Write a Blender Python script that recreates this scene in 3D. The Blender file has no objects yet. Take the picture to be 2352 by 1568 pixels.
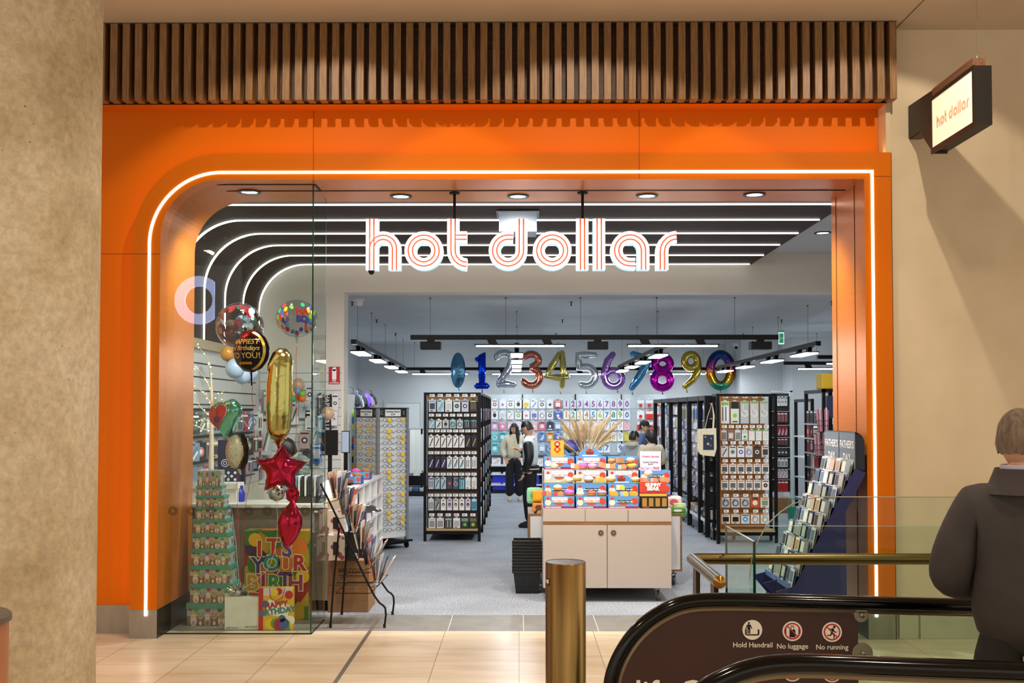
import bpy, bmesh, math, random
from mathutils import Vector, Matrix
R = math.radians
PI = math.pi
SC = bpy.context.scene
COL = SC.collection
# ---------------------------------------------------------------- camera
F = 2350.0
YAW, TILT, SHIFT, CH = R(0.39), R(1.68), 90.0, 1.85
CAM = Vector((0, 0, CH))
FW = Vector((-math.sin(YAW) * math.cos(TILT), math.cos(YAW) * math.cos(TILT), math.sin(TILT)))
RT = Vector((math.cos(YAW), math.sin(YAW), 0))
UP = RT.cross(FW)
cd = bpy.data.cameras.new('camera')
cam = bpy.data.objects.new('camera', cd)
COL.objects.link(cam)
cam.matrix_world = Matrix((RT, UP, -FW)).transposed().to_4x4() @ Matrix.Identity(4)
cam.location = CAM
cd.sensor_width = 36
cd.lens = F * 36 / 2352
cd.shift_y = SHIFT / 2352
cd.clip_start = 0.05
SC.camera = cam

def ray(px, py):
    return FW + RT * ((px - 1176) / F) + UP * ((784 - py + SHIFT) / F)
def at(px, py, Y):
    d = ray(px, py)
    return CAM + d * (Y / d.y)
def fl(px, py, z=0.0):
    d = ray(px, py)
    return CAM + d * ((z - CH) / d.z)
def xa(px, py, Y): return at(px, py, Y).x
def za(py, Y, px=1192): return at(px, py, Y).z
# ---------------------------------------------------------------- view, world, lights
SC.view_settings.view_transform = 'Standard'
SC.view_settings.look = 'None'
SC.view_settings.exposure = 0.0
SC.view_settings.gamma = 1.0
SC.view_settings.use_curve_mapping = False
try:
    SC.cycles.max_bounces = 6
    SC.cycles.transparent_max_bounces = 24
    SC.cycles.caustics_reflective = False
    SC.cycles.caustics_refractive = False
    SC.cycles.sample_clamp_indirect = 6
    SC.cycles.use_denoising = True
except Exception:
    pass
def lin(c):
    if isinstance(c, str):
        c = c.lstrip('#')
        c = [int(c[i:i + 2], 16) / 255 for i in (0, 2, 4)]
        c = [x / 12.92 if x <= 0.04045 else ((x + 0.055) / 1.055) ** 2.4 for x in c]
    return (c[0], c[1], c[2], 1.0)
W = bpy.data.worlds.new('mall_ambience')
SC.world = W
W.use_nodes = True
W.node_tree.nodes['Background'].inputs[0].default_value = (1.0, 0.90, 0.76, 1)
W.node_tree.nodes['Background'].inputs[1].default_value = 1.08
def spot(name, loc, target, power, color, size, blend=0.25, radius=0.03):
    l = bpy.data.lights.new(name, 'SPOT')
    l.energy = power; l.color = color; l.spot_size = R(size); l.spot_blend = blend; l.shadow_soft_size = radius
    o = bpy.data.objects.new(name, l); COL.objects.link(o)
    o.location = loc
    o.rotation_euler = (Vector(target) - Vector(loc)).to_track_quat('-Z', 'Y').to_euler()
    return o
def area(name, loc, target, power, color, sx, sy):
    l = bpy.data.lights.new(name, 'AREA')
    l.energy = power; l.color = color; l.shape = 'RECTANGLE'; l.size = sx; l.size_y = sy
    o = bpy.data.objects.new(name, l); COL.objects.link(o)
    o.location = loc
    o.rotation_euler = (Vector(target) - Vector(loc)).to_track_quat('-Z', 'Y').to_euler()
    return o
WARM = (1.0, 0.86, 0.69)
COOL = (0.86, 0.94, 1.0)
# spotlights of the mall ceiling, washing the shopfront
for sx_, p_ in ((-1.6, 75), (0.53, 75), (2.75, 75)):
    spot('mall_spotlight', (sx_, 6.5, 4.95), (sx_, 7.5, 4.95 - 1.33), p_ * 1.45, WARM, 92, 0.18, 0.02)
# unseen downlights over the walkway; the one by the column added to brighten it
for sx_, sy_ in ((-3.6, 3.6), (-0.6, 6.4), (-0.6, 2.6), (2.6, 5.6), (2.9, 2.4)):
    spot('unseen_downlight', (sx_, sy_, 4.93), (sx_, sy_ + 0.25, 0), 150, WARM, 130, 0.6, 0.07)

# ---------------------------------------------------------------- materials
MATS = {}
def pm(name, col, rough=0.5, metal=0.0, emit=None, es=0.0, spec=0.5, coat=0.0, alpha=1.0):
    if name in MATS: return MATS[name]
    m = bpy.data.materials.new(name); m.use_nodes = True
    b = m.node_tree.nodes['Principled BSDF']
    b.inputs['Base Color'].default_value = lin(col)
    b.inputs['Roughness'].default_value = rough
    b.inputs['Metallic'].default_value = metal
    b.inputs['Specular IOR Level'].default_value = spec
    b.inputs['Coat Weight'].default_value = coat
    b.inputs['Alpha'].default_value = alpha
    if emit is not None:
        b.inputs['Emission Color'].default_value = lin(emit)
        b.inputs['Emission Strength'].default_value = es
    MATS[name] = m
    return m
def col(h, rough=0.55, metal=0.0):
    return pm('paint_%s_%d_%d' % (h.lstrip('#'), int(rough * 100), int(metal * 100)), h, rough, metal)
def N(m, t, **kw):
    n = m.node_tree.nodes.new(t)
    for k, v in kw.items():
        if k in n.inputs: n.inputs[k].default_value = v
        else: setattr(n, k, v)
    return n
def L(m, a, b): m.node_tree.links.new(a, b)
def ramp(m, fac, stops):
    r = N(m, 'ShaderNodeValToRGB')
    e = r.color_ramp.elements
    e[0].position, e[0].color = stops[0][0], lin(stops[0][1])
    e[1].position, e[1].color = stops[-1][0], lin(stops[-1][1])
    for p, c in stops[1:-1]:
        x = e.new(p); x.color = lin(c)
    L(m, fac, r.inputs[0]); return r.outputs[0]
def noisy(name, c1, c2, scale=5, rough=0.6, stretch=(1, 1, 1), bump=0.0, metal=0.0, detail=6, lo=0.3, hi=0.7, coords='Object', mid=None, coat=0.0):
    if name in MATS: return MATS[name]
    m = pm(name, c1, rough, metal, coat=coat)
    b = m.node_tree.nodes['Principled BSDF']
    tc = N(m, 'ShaderNodeTexCoord'); mp = N(m, 'ShaderNodeMapping')
    mp.inputs['Scale'].default_value = stretch
    L(m, tc.outputs[coords], mp.inputs[0])
    n = N(m, 'ShaderNodeTexNoise', Scale=scale, Detail=detail)
    L(m, mp.outputs[0], n.inputs['Vector'])
    st = [(lo, c1), (hi, c2)] if mid is None else [(lo, c1), ((lo + hi) / 2, mid), (hi, c2)]
    L(m, ramp(m, n.outputs['Fac'], st), b.inputs['Base Color'])
    if bump:
        bp = N(m, 'ShaderNodeBump', Strength=bump, Distance=0.02)
        L(m, n.outputs['Fac'], bp.inputs['Height']); L(m, bp.outputs[0], b.inputs['Normal'])
    return m
def foil(name, c, rough=0.12, bump=0.25, scale=14, metal=1.0):
    if name in MATS: return MATS[name]
    m = pm(name, c, rough, metal)
    b = m.node_tree.nodes['Principled BSDF']
    tc = N(m, 'ShaderNodeTexCoord')
    n = N(m, 'ShaderNodeTexNoise', Scale=scale, Detail=3, Distortion=0.6)
    L(m, tc.outputs['Object'], n.inputs['Vector'])
    bp = N(m, 'ShaderNodeBump', Strength=bump, Distance=0.03)
    L(m, n.outputs['Fac'], bp.inputs['Height']); L(m, bp.outputs[0], b.inputs['Normal'])
    return m
def glass(name, tint='#eaf5f0', refl=1.0, ior=1.5):
    if name in MATS: return MATS[name]
    m = bpy.data.materials.new(name); m.use_nodes = True
    nt = m.node_tree; nt.nodes.clear()
    out = N(m, 'ShaderNodeOutputMaterial'); mix = N(m, 'ShaderNodeMixShader')
    tr = N(m, 'ShaderNodeBsdfTransparent'); tr.inputs[0].default_value = lin(tint)
    gl = N(m, 'ShaderNodeBsdfGlossy'); gl.inputs['Roughness'].default_value = 0.01
    fr = N(m, 'ShaderNodeFresnel'); fr.inputs['IOR'].default_value = ior
    mu = N(m, 'ShaderNodeMath', operation='MULTIPLY'); mu.inputs[1].default_value = refl
    ge = N(m, 'ShaderNodeNewGeometry'); su = N(m, 'ShaderNodeMath', operation='SUBTRACT'); su.inputs[0].default_value = 1.0; m3 = N(m, 'ShaderNodeMath', operation='MULTIPLY')
    L(m, ge.outputs['Backfacing'], su.inputs[1]); L(m, fr.outputs[0], mu.inputs[0]); L(m, mu.outputs[0], m3.inputs[0]); L(m, su.outputs[0], m3.inputs[1]); L(m, m3.outputs[0], mix.inputs[0])
    L(m, tr.outputs[0], mix.inputs[1]); L(m, gl.outputs[0], mix.inputs[2]); L(m, mix.outputs[0], out.inputs[0])
    MATS[name] = m
    return m
def wood(name, c1, c2, scale=3.0, axis='z', rough=0.45, fine=28):
    s = {'z': (1, 1, 0.06), 'x': (0.06, 1, 1), 'y': (1, 0.06, 1)}[axis]
    s = tuple(v * fine for v in s)
    return noisy(name, c1, c2, scale, rough, s, 0.05, detail=8, lo=0.3, hi=0.72)

M = {}
M['orange'] = pm('orange_enamel', (0.62, 0.14, 0.002), 0.5, 0.0, spec=0.1)
M['orange_satin'] = noisy('orange_satin_metal', (0.74, 0.215, 0.02), (0.68, 0.185, 0.016), 3, 0.3, (1, 1, 30), 0.0, metal=0.35)
M['seam'] = pm('seam_shadow_gap', '#5a2404', 0.8)
M['black'] = pm('black_powder_coat', '#070708', 0.5, spec=0.25)
M['blackmatte'] = pm('black_matte', '#0a0a0b', 0.8)
M['led'] = pm('led_diffuser', '#ffffff', 0.4, emit='#fff4e2', es=5.0)
M['led_cool'] = pm('led_diffuser_neutral', '#ffffff', 0.4, emit='#fffdf8', es=3.6)
M['cove'] = pm('cove_led', '#ffffff', 0.4, emit='#ffc868', es=7.0)
M['panel_light'] = pm('light_panel', '#ffffff', 0.4, emit='#f2faff', es=42.0)
M['slat'] = wood('oak_slats', '#6b4a28', '#987144', 3.0, 'z', 0.5)
M['slatback'] = wood('oak_backing', '#3c2616', '#553720', 2.0, 'x', 0.6)
M['timber_dark'] = wood('walnut_lining', '#2a1a11', '#40291b', 2.0, 'x', 0.62, 14)
M['timber_dark'].node_tree.nodes['Principled BSDF'].inputs['Specular IOR Level'].default_value = 0.2
M['ceil'] = noisy('mall_ceiling_paint', '#c9b79f', '#c2b099', 1.2, 0.8)
M['beige'] = noisy('beige_render', '#d6c4a6', '#ccb99a', 2.2, 0.85, bump=0.02)
M['white'] = noisy('white_wall_paint', '#bfc3c7', '#c8cbcd', 1.0, 0.75)
M['cream'] = noisy('cream_wall_paint', '#e8e0d4', '#e2dacd', 1.0, 0.75)
M['greypl'] = noisy('grey_plinth_metal', '#8d8478', '#a1988b', 9, 0.35, (1, 1, 0.2), 0.0, metal=0.5)
M['darkpl'] = noisy('dark_plinth', '#15130f', '#241f1a', 6, 0.3)
M['chrome'] = pm('chrome', '#c8c8c8', 0.18, 1.0)
M['steel'] = pm('satin_steel', '#9a9a98', 0.35, 0.9)
M['bronze'] = noisy('bronze_painted_reflections', '#5e4424', '#b08c54', 9, 0.3, (1, 1, 0.015), 0.0, metal=1.0, lo=0.36, hi=0.64)  # pale and dark streaks painted into the colour, standing for reflected surroundings
M['glassgreen'] = pm('glass_edge_green', '#0c3a2c', 0.15, 0.0, coat=0.5)
M['glassgrey'] = pm('glass_edge_pale', '#8fa598', 0.2)
M['glass'] = glass('clear_glass', '#f4faf7', 0.9)
M['glass2'] = glass('balustrade_glass', '#f3f9f6', 0.5)
M['gloss'] = pm('gloss_black', '#040404', 0.12, 0.0, spec=0.35)

def concrete():
    m = pm('raw_concrete', '#b5a07a', 0.85)
    b = m.node_tree.nodes['Principled BSDF']
    tc = N(m, 'ShaderNodeTexCoord')
    n1 = N(m, 'ShaderNodeTexNoise', Scale=1.3, Detail=5, Roughness=0.65)
    n2 = N(m, 'ShaderNodeTexNoise', Scale=26, Detail=6, Roughness=0.7)
    n3 = N(m, 'ShaderNodeTexVoronoi', Scale=16)
    for n in (n1, n2, n3): L(m, tc.outputs['Object'], n.inputs['Vector'])
    c1 = ramp(m, n1.outputs['Fac'], [(0.32, '#bda982'), (0.48, '#dac8a4'), (0.68, '#f0e3c8')])
    c2 = ramp(m, n2.outputs['Fac'], [(0.35, '#bcbcbc'), (0.62, '#ffffff')])
    c3 = ramp(m, n3.outputs['Distance'], [(0.03, '#3a3226'), (0.075, '#ffffff')])
    mx = N(m, 'ShaderNodeMix', data_type='RGBA', blend_type='MULTIPLY'); mx.inputs[0].default_value = 0.55
    L(m, c1, mx.inputs[6]); L(m, c2, mx.inputs[7])
    pn = N(m, 'ShaderNodeTexNoise', Scale=3.1); L(m, tc.outputs['Object'], pn.inputs['Vector'])
    pk = ramp(m, pn.outputs['Fac'], [(0.55, '#000000'), (0.6, '#ffffff')])
    mx2 = N(m, 'ShaderNodeMix', data_type='RGBA', blend_type='MULTIPLY')
    L(m, pk, mx2.inputs[0]); L(m, mx.outputs[2], mx2.inputs[6]); L(m, c3, mx2.inputs[7])
    L(m, mx2.outputs[2], b.inputs['Base Color'])
    bp = N(m, 'ShaderNodeBump', Strength=0.25, Distance=0.01)
    L(m, n2.outputs['Fac'], bp.inputs['Height']); L(m, bp.outputs[0], b.inputs['Normal'])
    return m
M['concrete'] = concrete()
def floor_tiles():
    m = pm('stone_floor_tiles', '#d9c3a5', 0.32)
    b = m.node_tree.nodes['Principled BSDF']
    tc = N(m, 'ShaderNodeTexCoord'); mp = N(m, 'ShaderNodeMapping')
    mp.inputs['Location'].default_value = (TILE_OX, TILE_OY, 0)
    mp.inputs['Rotation'].default_value = (0, 0, R(90))
    L(m, tc.outputs['Object'], mp.inputs[0])
    br = N(m, 'ShaderNodeTexBrick', Scale=1.0, **{'Mortar Size': 0.0035, 'Mortar Smooth': 0.3, 'Brick Width': 0.50, 'Row Height': TILE_W})
    br.offset = 0.5
    br.inputs['Color1'].default_value = lin('#d9c6ac'); br.inputs['Color2'].default_value = lin('#d0bca1')
    br.inputs['Mortar'].default_value = lin('#95826b')
    L(m, mp.outputs[0], br.inputs['Vector'])
    n = N(m, 'ShaderNodeTexNoise', Scale=2.2, Detail=6); mp2 = N(m, 'ShaderNodeMapping'); mp2.inputs['Scale'].default_value = (0.7, 3, 1)
    L(m, tc.outputs['Object'], mp2.inputs[0]); L(m, mp2.outputs[0], n.inputs['Vector'])
    c = ramp(m, n.outputs['Fac'], [(0.3, '#e2d2bf'), (0.6, '#ffffff')])
    mx = N(m, 'ShaderNodeMix', data_type='RGBA', blend_type='MULTIPLY'); mx.inputs[0].default_value = 0.7
    L(m, br.outputs['Color'], mx.inputs[6]); L(m, c, mx.inputs[7]); L(m, mx.outputs[2], b.inputs['Base Color'])
    return m
TILE_W, TILE_OX, TILE_OY = 0.62, 0.0, 0.0
M['tiles'] = floor_tiles()
def carpet():
    m = pm('flecked_carpet', '#a9adb4', 0.95)
    b = m.node_tree.nodes['Principled BSDF']
    tc = N(m, 'ShaderNodeTexCoord')
    n = N(m, 'ShaderNodeTexNoise', Scale=85, Detail=3); n2 = N(m, 'ShaderNodeTexNoise', Scale=2.0, Detail=4)
    L(m, tc.outputs['Object'], n.inputs['Vector']); L(m, tc.outputs['Object'], n2.inputs['Vector'])
    c = ramp(m, n.outputs['Fac'], [(0.38, '#6d727c'), (0.5, '#9499a2'), (0.62, '#bcc1c8')])
    c2 = ramp(m, n2.outputs['Fac'], [(0.35, '#dcdcdc'), (0.65, '#ffffff')])
    mx = N(m, 'ShaderNodeMix', data_type='RGBA', blend_type='MULTIPLY'); mx.inputs[0].default_value = 0.6
    L(m, c, mx.inputs[6]); L(m, c2, mx.inputs[7]); L(m, mx.outputs[2], b.inputs['Base Color'])
    return m
M['carpet'] = carpet()

# ---------------------------------------------------------------- mesh builder
class MB:
    def __init__(s): s.v = []; s.f = []; s.m = []
    def add(s, vs, fs, mi=0, mat=None):
        o = len(s.v)
        s.v += [Vector(v) if mat is None else mat @ Vector(v) for v in vs]
        for f in fs:
            s.f.append(tuple(o + i for i in f)); s.m.append(mi)
        return s
    def box(s, x0, x1, y0, y1, z0, z1, mi=0, mat=None, bev=0.0):
        if bev <= 0:
            vs = [(x0, y0, z0), (x1, y0, z0), (x1, y1, z0), (x0, y1, z0), (x0, y0, z1), (x1, y0, z1), (x1, y1, z1), (x0, y1, z1)]
            return s.add(vs, [(0, 3, 2, 1), (4, 5, 6, 7), (0, 1, 5, 4), (1, 2, 6, 5), (2, 3, 7, 6), (3, 0, 4, 7)], mi, mat)
        bm = bmesh.new(); bmesh.ops.create_cube(bm, size=1.0)
        for v in bm.verts:
            v.co = Vector(((x0 + x1) / 2 + v.co.x * (x1 - x0), (y0 + y1) / 2 + v.co.y * (y1 - y0), (z0 + z1) / 2 + v.co.z * (z1 - z0)))
        bmesh.ops.bevel(bm, geom=list(bm.edges), offset=bev, segments=2, affect='EDGES', profile=0.6)
        bm.verts.index_update()
        s.add([v.co.copy() for v in bm.verts], [[v.index for v in f.verts] for f in bm.faces], mi, mat); bm.free()
        return s
    def quad(s, a, b, c, d, mi=0): return s.add([a, b, c, d], [(0, 1, 2, 3)], mi)
    def prism(s, poly, off, mi=0, mat=None, cap=True, mside=None):
        """poly: list of 3d points, off: extrusion vector"""
        n = len(poly); P = [Vector(p) for p in poly]; off = Vector(off)
        fs = [(i, (i + 1) % n, n + (i + 1) % n, n + i) for i in range(n)]
        s.add(P + [p + off for p in P], fs, mi if mside is None else mside, mat)
        if cap:
            s.add(P, [tuple(range(n - 1, -1, -1))], mi, mat); s.add([p + off for p in P], [tuple(range(n))], mi, mat)
        return s
    def tube(s, pts, r, n=10, mi=0, mat=None, closed=False, flat=1.0, cap=True, up=None):
        pts = [Vector(p) for p in pts]; m = len(pts)
        rs = r if isinstance(r, (list, tuple)) else [r] * m
        vs = []; fs = []; ref = None
        for i, p in enumerate(pts):
            a = pts[(i - 1) % m] if (closed or i > 0) else p
            b = pts[(i + 1) % m] if (closed or i < m - 1) else p
            t = (b - a)
            if t.length < 1e-9: t = Vector((0, 0, 1))
            t.normalize()
            if up is not None: ref = Vector(up)
            elif ref is None: ref = Vector((0, 0, 1)) if abs(t.z) < 0.9 else Vector((1, 0, 0))
            u = t.cross(ref)
            if u.length < 1e-6: u = t.orthogonal()
            u.normalize(); w = u.cross(t).normalized()
            if up is None: ref = w
            for k in range(n):
                an = 2 * PI * k / n
                vs.append(p + (u * math.cos(an) + w * math.sin(an) * flat) * rs[i])
        for i in range(m if closed else m - 1):
            j = (i + 1) % m
            for k in range(n):
                fs.append((i * n + k, i * n + (k + 1) % n, j * n + (k + 1) % n, j * n + k))
        if cap and not closed:
            fs.append(tuple(range(n - 1, -1, -1))); fs.append(tuple((m - 1) * n + k for k in range(n)))
        return s.add(vs, fs, mi, mat)
    def cyl(s, c, r, z0, z1, n=24, mi=0, mat=None): return s.lathe([(r, z0), (r, z1)], n, mi, mat, c, True)
    def lathe(s, prof, n=24, mi=0, mat=None, c=(0, 0), cap=True):
        vs = []; fs = []
        for r, z in prof:
            for k in range(n):
                a = 2 * PI * k / n; vs.append((c[0] + r * math.cos(a), c[1] + r * math.sin(a), z))
        for i in range(len(prof) - 1):
            for k in range(n):
                fs.append((i * n + k, i * n + (k + 1) % n, (i + 1) * n + (k + 1) % n, (i + 1) * n + k))
        if cap:
            fs.append(tuple(range(n - 1, -1, -1))); fs.append(tuple((len(prof) - 1) * n + k for k in range(n)))
        return s.add(vs, fs, mi, mat)
    def ball(s, c, rx, ry=None, rz=None, n=16, m=10, mi=0, mat=None):
        ry = rx if ry is None else ry; rz = rx if rz is None else rz
        vs = [(c[0], c[1], c[2] - rz)]; fs = []
        for i in range(1, m):
            ph = -PI / 2 + PI * i / m
            for k in range(n):
                a = 2 * PI * k / n
                vs.append((c[0] + rx * math.cos(ph) * math.cos(a), c[1] + ry * math.cos(ph) * math.sin(a), c[2] + rz * math.sin(ph)))
        vs.append((c[0], c[1], c[2] + rz)); e = len(vs) - 1
        for k in range(n):
            fs.append((0, 1 + (k + 1) % n, 1 + k)); fs.append((e, e - n + k, e - n + (k + 1) % n))
        for i in range(m - 2):
            for k in range(n):
                a = 1 + i * n
                fs.append((a + k, a + (k + 1) % n, a + n + (k + 1) % n, a + n + k))
        return s.add(vs, fs, mi, mat)
    def disc(s, c, r, n=16, mi=0, u=(1, 0, 0), w=(0, 0, 1), rw=None):
        c = Vector(c); u = Vector(u); w = Vector(w); rw = r if rw is None else rw
        return s.add([c + u * r * math.cos(2 * PI * k / n) + w * rw * math.sin(2 * PI * k / n) for k in range(n)], [tuple(range(n))], mi)
    def ring(s, c, r0, r1, n=28, mi=0, a0=0, a1=2 * PI):
        """flat ring in the xz plane"""
        vs = []; fs = []
        for k in range(n + 1):
            a = a0 + (a1 - a0) * k / n
            for r in (r0, r1): vs.append((c[0] + r * math.cos(a), c[1], c[2] + r * math.sin(a)))
        for k in range(n): fs.append((2 * k, 2 * k + 1, 2 * k + 3, 2 * k + 2))
        return s.add(vs, fs, mi)
    def build(s, name, mats, parent=None, smooth=False, angle=40, local=False, origin=None):
        me = bpy.data.meshes.new(name)
        if not isinstance(mats, (list, tuple)): mats = [mats]
        off = Vector((0, 0, 0))
        if not local:
            if parent is not None: off = wloc(parent)
            elif origin is not None: off = Vector(origin)
            else:
                xs = [v.x for v in s.v]; ys = [v.y for v in s.v]; zs = [v.z for v in s.v]
                off = Vector(((min(xs) + max(xs)) / 2, (min(ys) + max(ys)) / 2, min(zs)))
        me.from_pydata([tuple(v - off) for v in s.v], [], s.f)
        for m_ in mats: me.materials.append(m_)
        me.polygons.foreach_set('material_index', s.m)
        me.validate(); me.update()
        if smooth:
            me.polygons.foreach_set('use_smooth', [True] * len(me.polygons))
            try: me.set_sharp_from_angle(angle=R(angle))
            except Exception: pass
        o = bpy.data.objects.new(name, me); COL.objects.link(o)
        if parent is not None: o.parent = parent
        elif not local: o.location = off
        return o
def wloc(o):
    v = Vector((0, 0, 0))
    while o is not None:
        v += o.location; o = o.parent
    return v
def tag(o, label=None, cat=None, group=None, kind=None):
    if label: o['label'] = label
    if cat: o['category'] = cat
    if group: o['group'] = group
    if kind: o['kind'] = kind
    return o
def struct(name, mb, mats, **kw):
    return tag(mb.build(name, mats, **kw), kind='structure')
def thing(name, label, cat, loc=(0, 0, 0), rz=0, group=None):
    o = bpy.data.objects.new(name, None); COL.objects.link(o)
    o.empty_display_size = 0.05
    o.location = loc; o.rotation_euler = (0, 0, rz)
    return tag(o, label, cat, group)
def dup(o, parent=None, loc=None, rot=None, label=None, scale=None):
    c = o.copy(); COL.objects.link(c)
    if parent is not None: c.parent = parent
    for ch in list(o.children): dup(ch, c)
    if loc is not None: c.location = loc
    if rot is not None: c.rotation_euler = rot
    if scale is not None: c.scale = scale
    if label: c['label'] = label
    return c
def text_geo(s, size, extrude=0.0, align='CENTER', bold=0.0, shear=0.0, spacing=1.0):
    cu = bpy.data.curves.new('t', 'FONT'); cu.body = s; cu.size = size; cu.extrude = extrude
    cu.align_x = align; cu.align_y = 'CENTER'; cu.offset = bold; cu.shear = shear; cu.resolution_u = 3
    cu.space_character = spacing
    o = bpy.data.objects.new('t', cu); COL.objects.link(o)
    dg = bpy.context.evaluated_depsgraph_get()
    me = bpy.data.meshes.new_from_object(o.evaluated_get(dg))
    vs = [v.co.copy() for v in me.vertices]; fs = [tuple(p.vertices) for p in me.polygons]
    bpy.data.objects.remove(o); bpy.data.curves.remove(cu); bpy.data.meshes.remove(me)
    return vs, fs
TCACHE = {}
def put_text(mb, s, size, mat, mi=0, **kw):
    """text standing in the xz plane facing -y, placed by matrix mat"""
    k = (s, size, tuple(sorted(kw.items())))
    if k not in TCACHE: TCACHE[k] = text_geo(s, size, **kw)
    vs, fs = TCACHE[k]
    mb.add(vs, fs, mi, mat @ Matrix.Rotation(PI / 2, 4, 'X'))
    return mb
def T(x, y, z, rz=0, rx=0, ry=0): return Matrix.Translation((x, y, z)) @ Matrix.Rotation(rz, 4, 'Z') @ Matrix.Rotation(rx, 4, 'X') @ Matrix.Rotation(ry, 4, 'Y')
ORD = ['first', 'second', 'third', 'fourth', 'fifth', 'sixth', 'seventh', 'eighth', 'ninth', 'tenth', 'eleventh', 'twelfth', 'thirteenth', 'fourteenth', 'fifteenth', 'sixteenth', 'seventeenth', 'eighteenth', 'nineteenth', 'twentieth', 'twenty-first', 'twenty-second']
# ================================================================ THE SETTING
YS0, YF, YW, YR_, YG, YB = 8.20, 8.35, 8.40, 8.56, 8.52, 9.24
CEIL = za(50, YS0)
floor_y = fl(1192, 1449).y      # mall tiles end, grey threshold begins
carp_y = fl(1192, 1412).y
SOF = za(412, YF)               # soffit of the portal
struct('floor', MB().box(-9, 9, -5, floor_y, -0.2, 0), M['tiles'], origin=(0, 0, 0))
mb = MB().box(-9, 9, floor_y, carp_y, -0.2, 0)
struct('trim_1', mb, noisy('grey_threshold_stone', '#74716c', '#84807a', 6, 0.5), origin=(0, 0, 0))
struct('floor_carpet', MB().box(-9, 9, carp_y, 26, -0.2, 0), M['carpet'], origin=(0, 0, 0))
# joint lines carried over the threshold
mb = MB()
for px in (1040, 1202, 1362):
    p = fl(px, 1412)
    mb.box(p.x - 0.003, p.x + 0.003, floor_y, carp_y, 0.0005, 0.0015)
struct('trim_2', mb, col('#c9c2b6'))
mb = MB()
p = fl(875, 1412); q = fl(777, 1568)
mb.box(p.x - 0.015, p.x + 0.015, 2, carp_y, 0.0006, 0.0035)
struct('trim_3', mb, pm('movement_joint_metal', '#8f8678', 0.35, 0.6))
struct('ceiling', MB().box(-9, 9, -5, 9, CEIL, CEIL + 0.3), M['ceil'], origin=(0, 0, CEIL))
mb = MB()
c1 = at(2050, 45, 8.3); c2 = at(2090, 0, 7.8)
mb.tube([Vector((at(2054, 45, 8.4).x, 8.4, CEIL - 0.001)), Vector((at(2054, 45, 8.4).x + 0.0, 4, CEIL - 0.001))], 0.004, 6)
struct('trim_4', mb, col('#6b5c48'))
# outer dimensions of the orange portal
XO = xa(304, 700, YF); XI = xa(367, 700, YF); XL = xa(342, 700, YF)
XO2 = xa(2050, 700, YF); XI2 = xa(1988, 700, YF); XL2 = xa(2006, 700, YF)
ZO = za(351, YF); ZL = za(395, YF)
PL = at(353, 1400, YF).z
def path(xl, xr, zt, rad, z0, n=20):
    p = [(xl, z0)]
    for i in range(n + 1):
        a = PI - (PI / 2) * i / n
        p.append((xl + rad + rad * math.cos(a), zt - rad + rad * math.sin(a)))
    p += [(xr, zt), (xr, z0)]
    return p
RO = 0.72
outer = path(XO, XO2, ZO, RO, PL); inner = path(XI, XI2, SOF, RO - (XI - XO) - 0.02, PL)
portal = thing('wall_portal', None, None, (0, YF, 0)); portal['kind'] = 'structure'
mb = MB(); n = len(outer)
for i in range(n - 1):
    a, b, c, d = outer[i], outer[i + 1], inner[i + 1], inner[i]
    mb.quad((a[0], YF, a[1]), (d[0], YF, d[1]), (c[0], YF, c[1]), (b[0], YF, b[1]))
    mb.quad((a[0], YF, a[1]), (b[0], YF, b[1]), (b[0], YR_ + 0.02, b[1]), (a[0], YR_ + 0.02, a[1]))
tag(mb.build('face_frame', M['orange'], portal), 'orange face of the shopfront portal')
mb = MB()
for i in range(n - 1):
    c, d = inner[i + 1], inner[i]
    mb.quad((d[0], YF, d[1]), (d[0], YB, d[1]), (c[0], YB, c[1]), (c[0], YF, c[1]))
mb.build('reveal_lining', M['orange_satin'], portal, smooth=True, angle=30)
# grooves in the reveal
mb = MB()
mb.box(XI + 0.3, XI2 - 0.02, 8.76, 8.785, SOF - 0.004, SOF + 0.001)
gx = at(1968, 418, YF + 0.1)
mb.box(XI2 - 0.004, XI2 + 0.001, 8.60, 8.604, PL, SOF); mb.box(XI2 - 0.004, XI2 + 0.001, 9.1, 9.104, PL, SOF)
gxp = xa(722, 425, 8.5)
mb.box(gxp - 0.004, gxp + 0.01, YG, 8.785, SOF - 0.005, SOF + 0.001)
mb.box(XI + 0.4, gxp, YG - 0.008, YG + 0.008, SOF - 0.005, SOF + 0.001)
mb.build('groove', M['blackmatte'], portal)
mb = MB()
# white light line in the face
for (A, B) in ((path(XL - 0.011, XL2 + 0.011, ZL + 0.011, 0.60, PL - 0.05), path(XL + 0.011, XL2 - 0.011, ZL - 0.011, 0.578, PL - 0.05)),):
    for i in range(n - 1):
        a, b, c, d = A[i], A[i + 1], B[i + 1], B[i]
        for y in (YF - 0.006,):
            mb.quad((a[0], y, a[1]), (d[0], y, d[1]), (c[0], y, c[1]), (b[0], y, b[1]))
        mb.quad((a[0], YF - 0.006, a[1]), (b[0], YF - 0.006, b[1]), (b[0], YF, b[1]), (a[0], YF, a[1]))
        mb.quad((d[0], YF - 0.006, d[1]), (d[0], YF, d[1]), (c[0], YF, c[1]), (c[0], YF - 0.006, c[1]))
tag(mb.build('light_strip', M['led'], portal), 'glowing white light line around the opening')
# warm cove strip behind the face frame, shining on the recessed panel
mb = MB(); O2 = path(XO - 0.012, XO2, ZO + 0.012, RO, PL)
for i in range(n - 2):
    a, b = O2[i], O2[i + 1]
    mb.quad((a[0], YF + 0.05, a[1]), (b[0], YF + 0.05, b[1]), (b[0], YF + 0.085, b[1]), (a[0], YF + 0.085, a[1]))
mb.build('cove_strip', M['cove'], portal)
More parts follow.
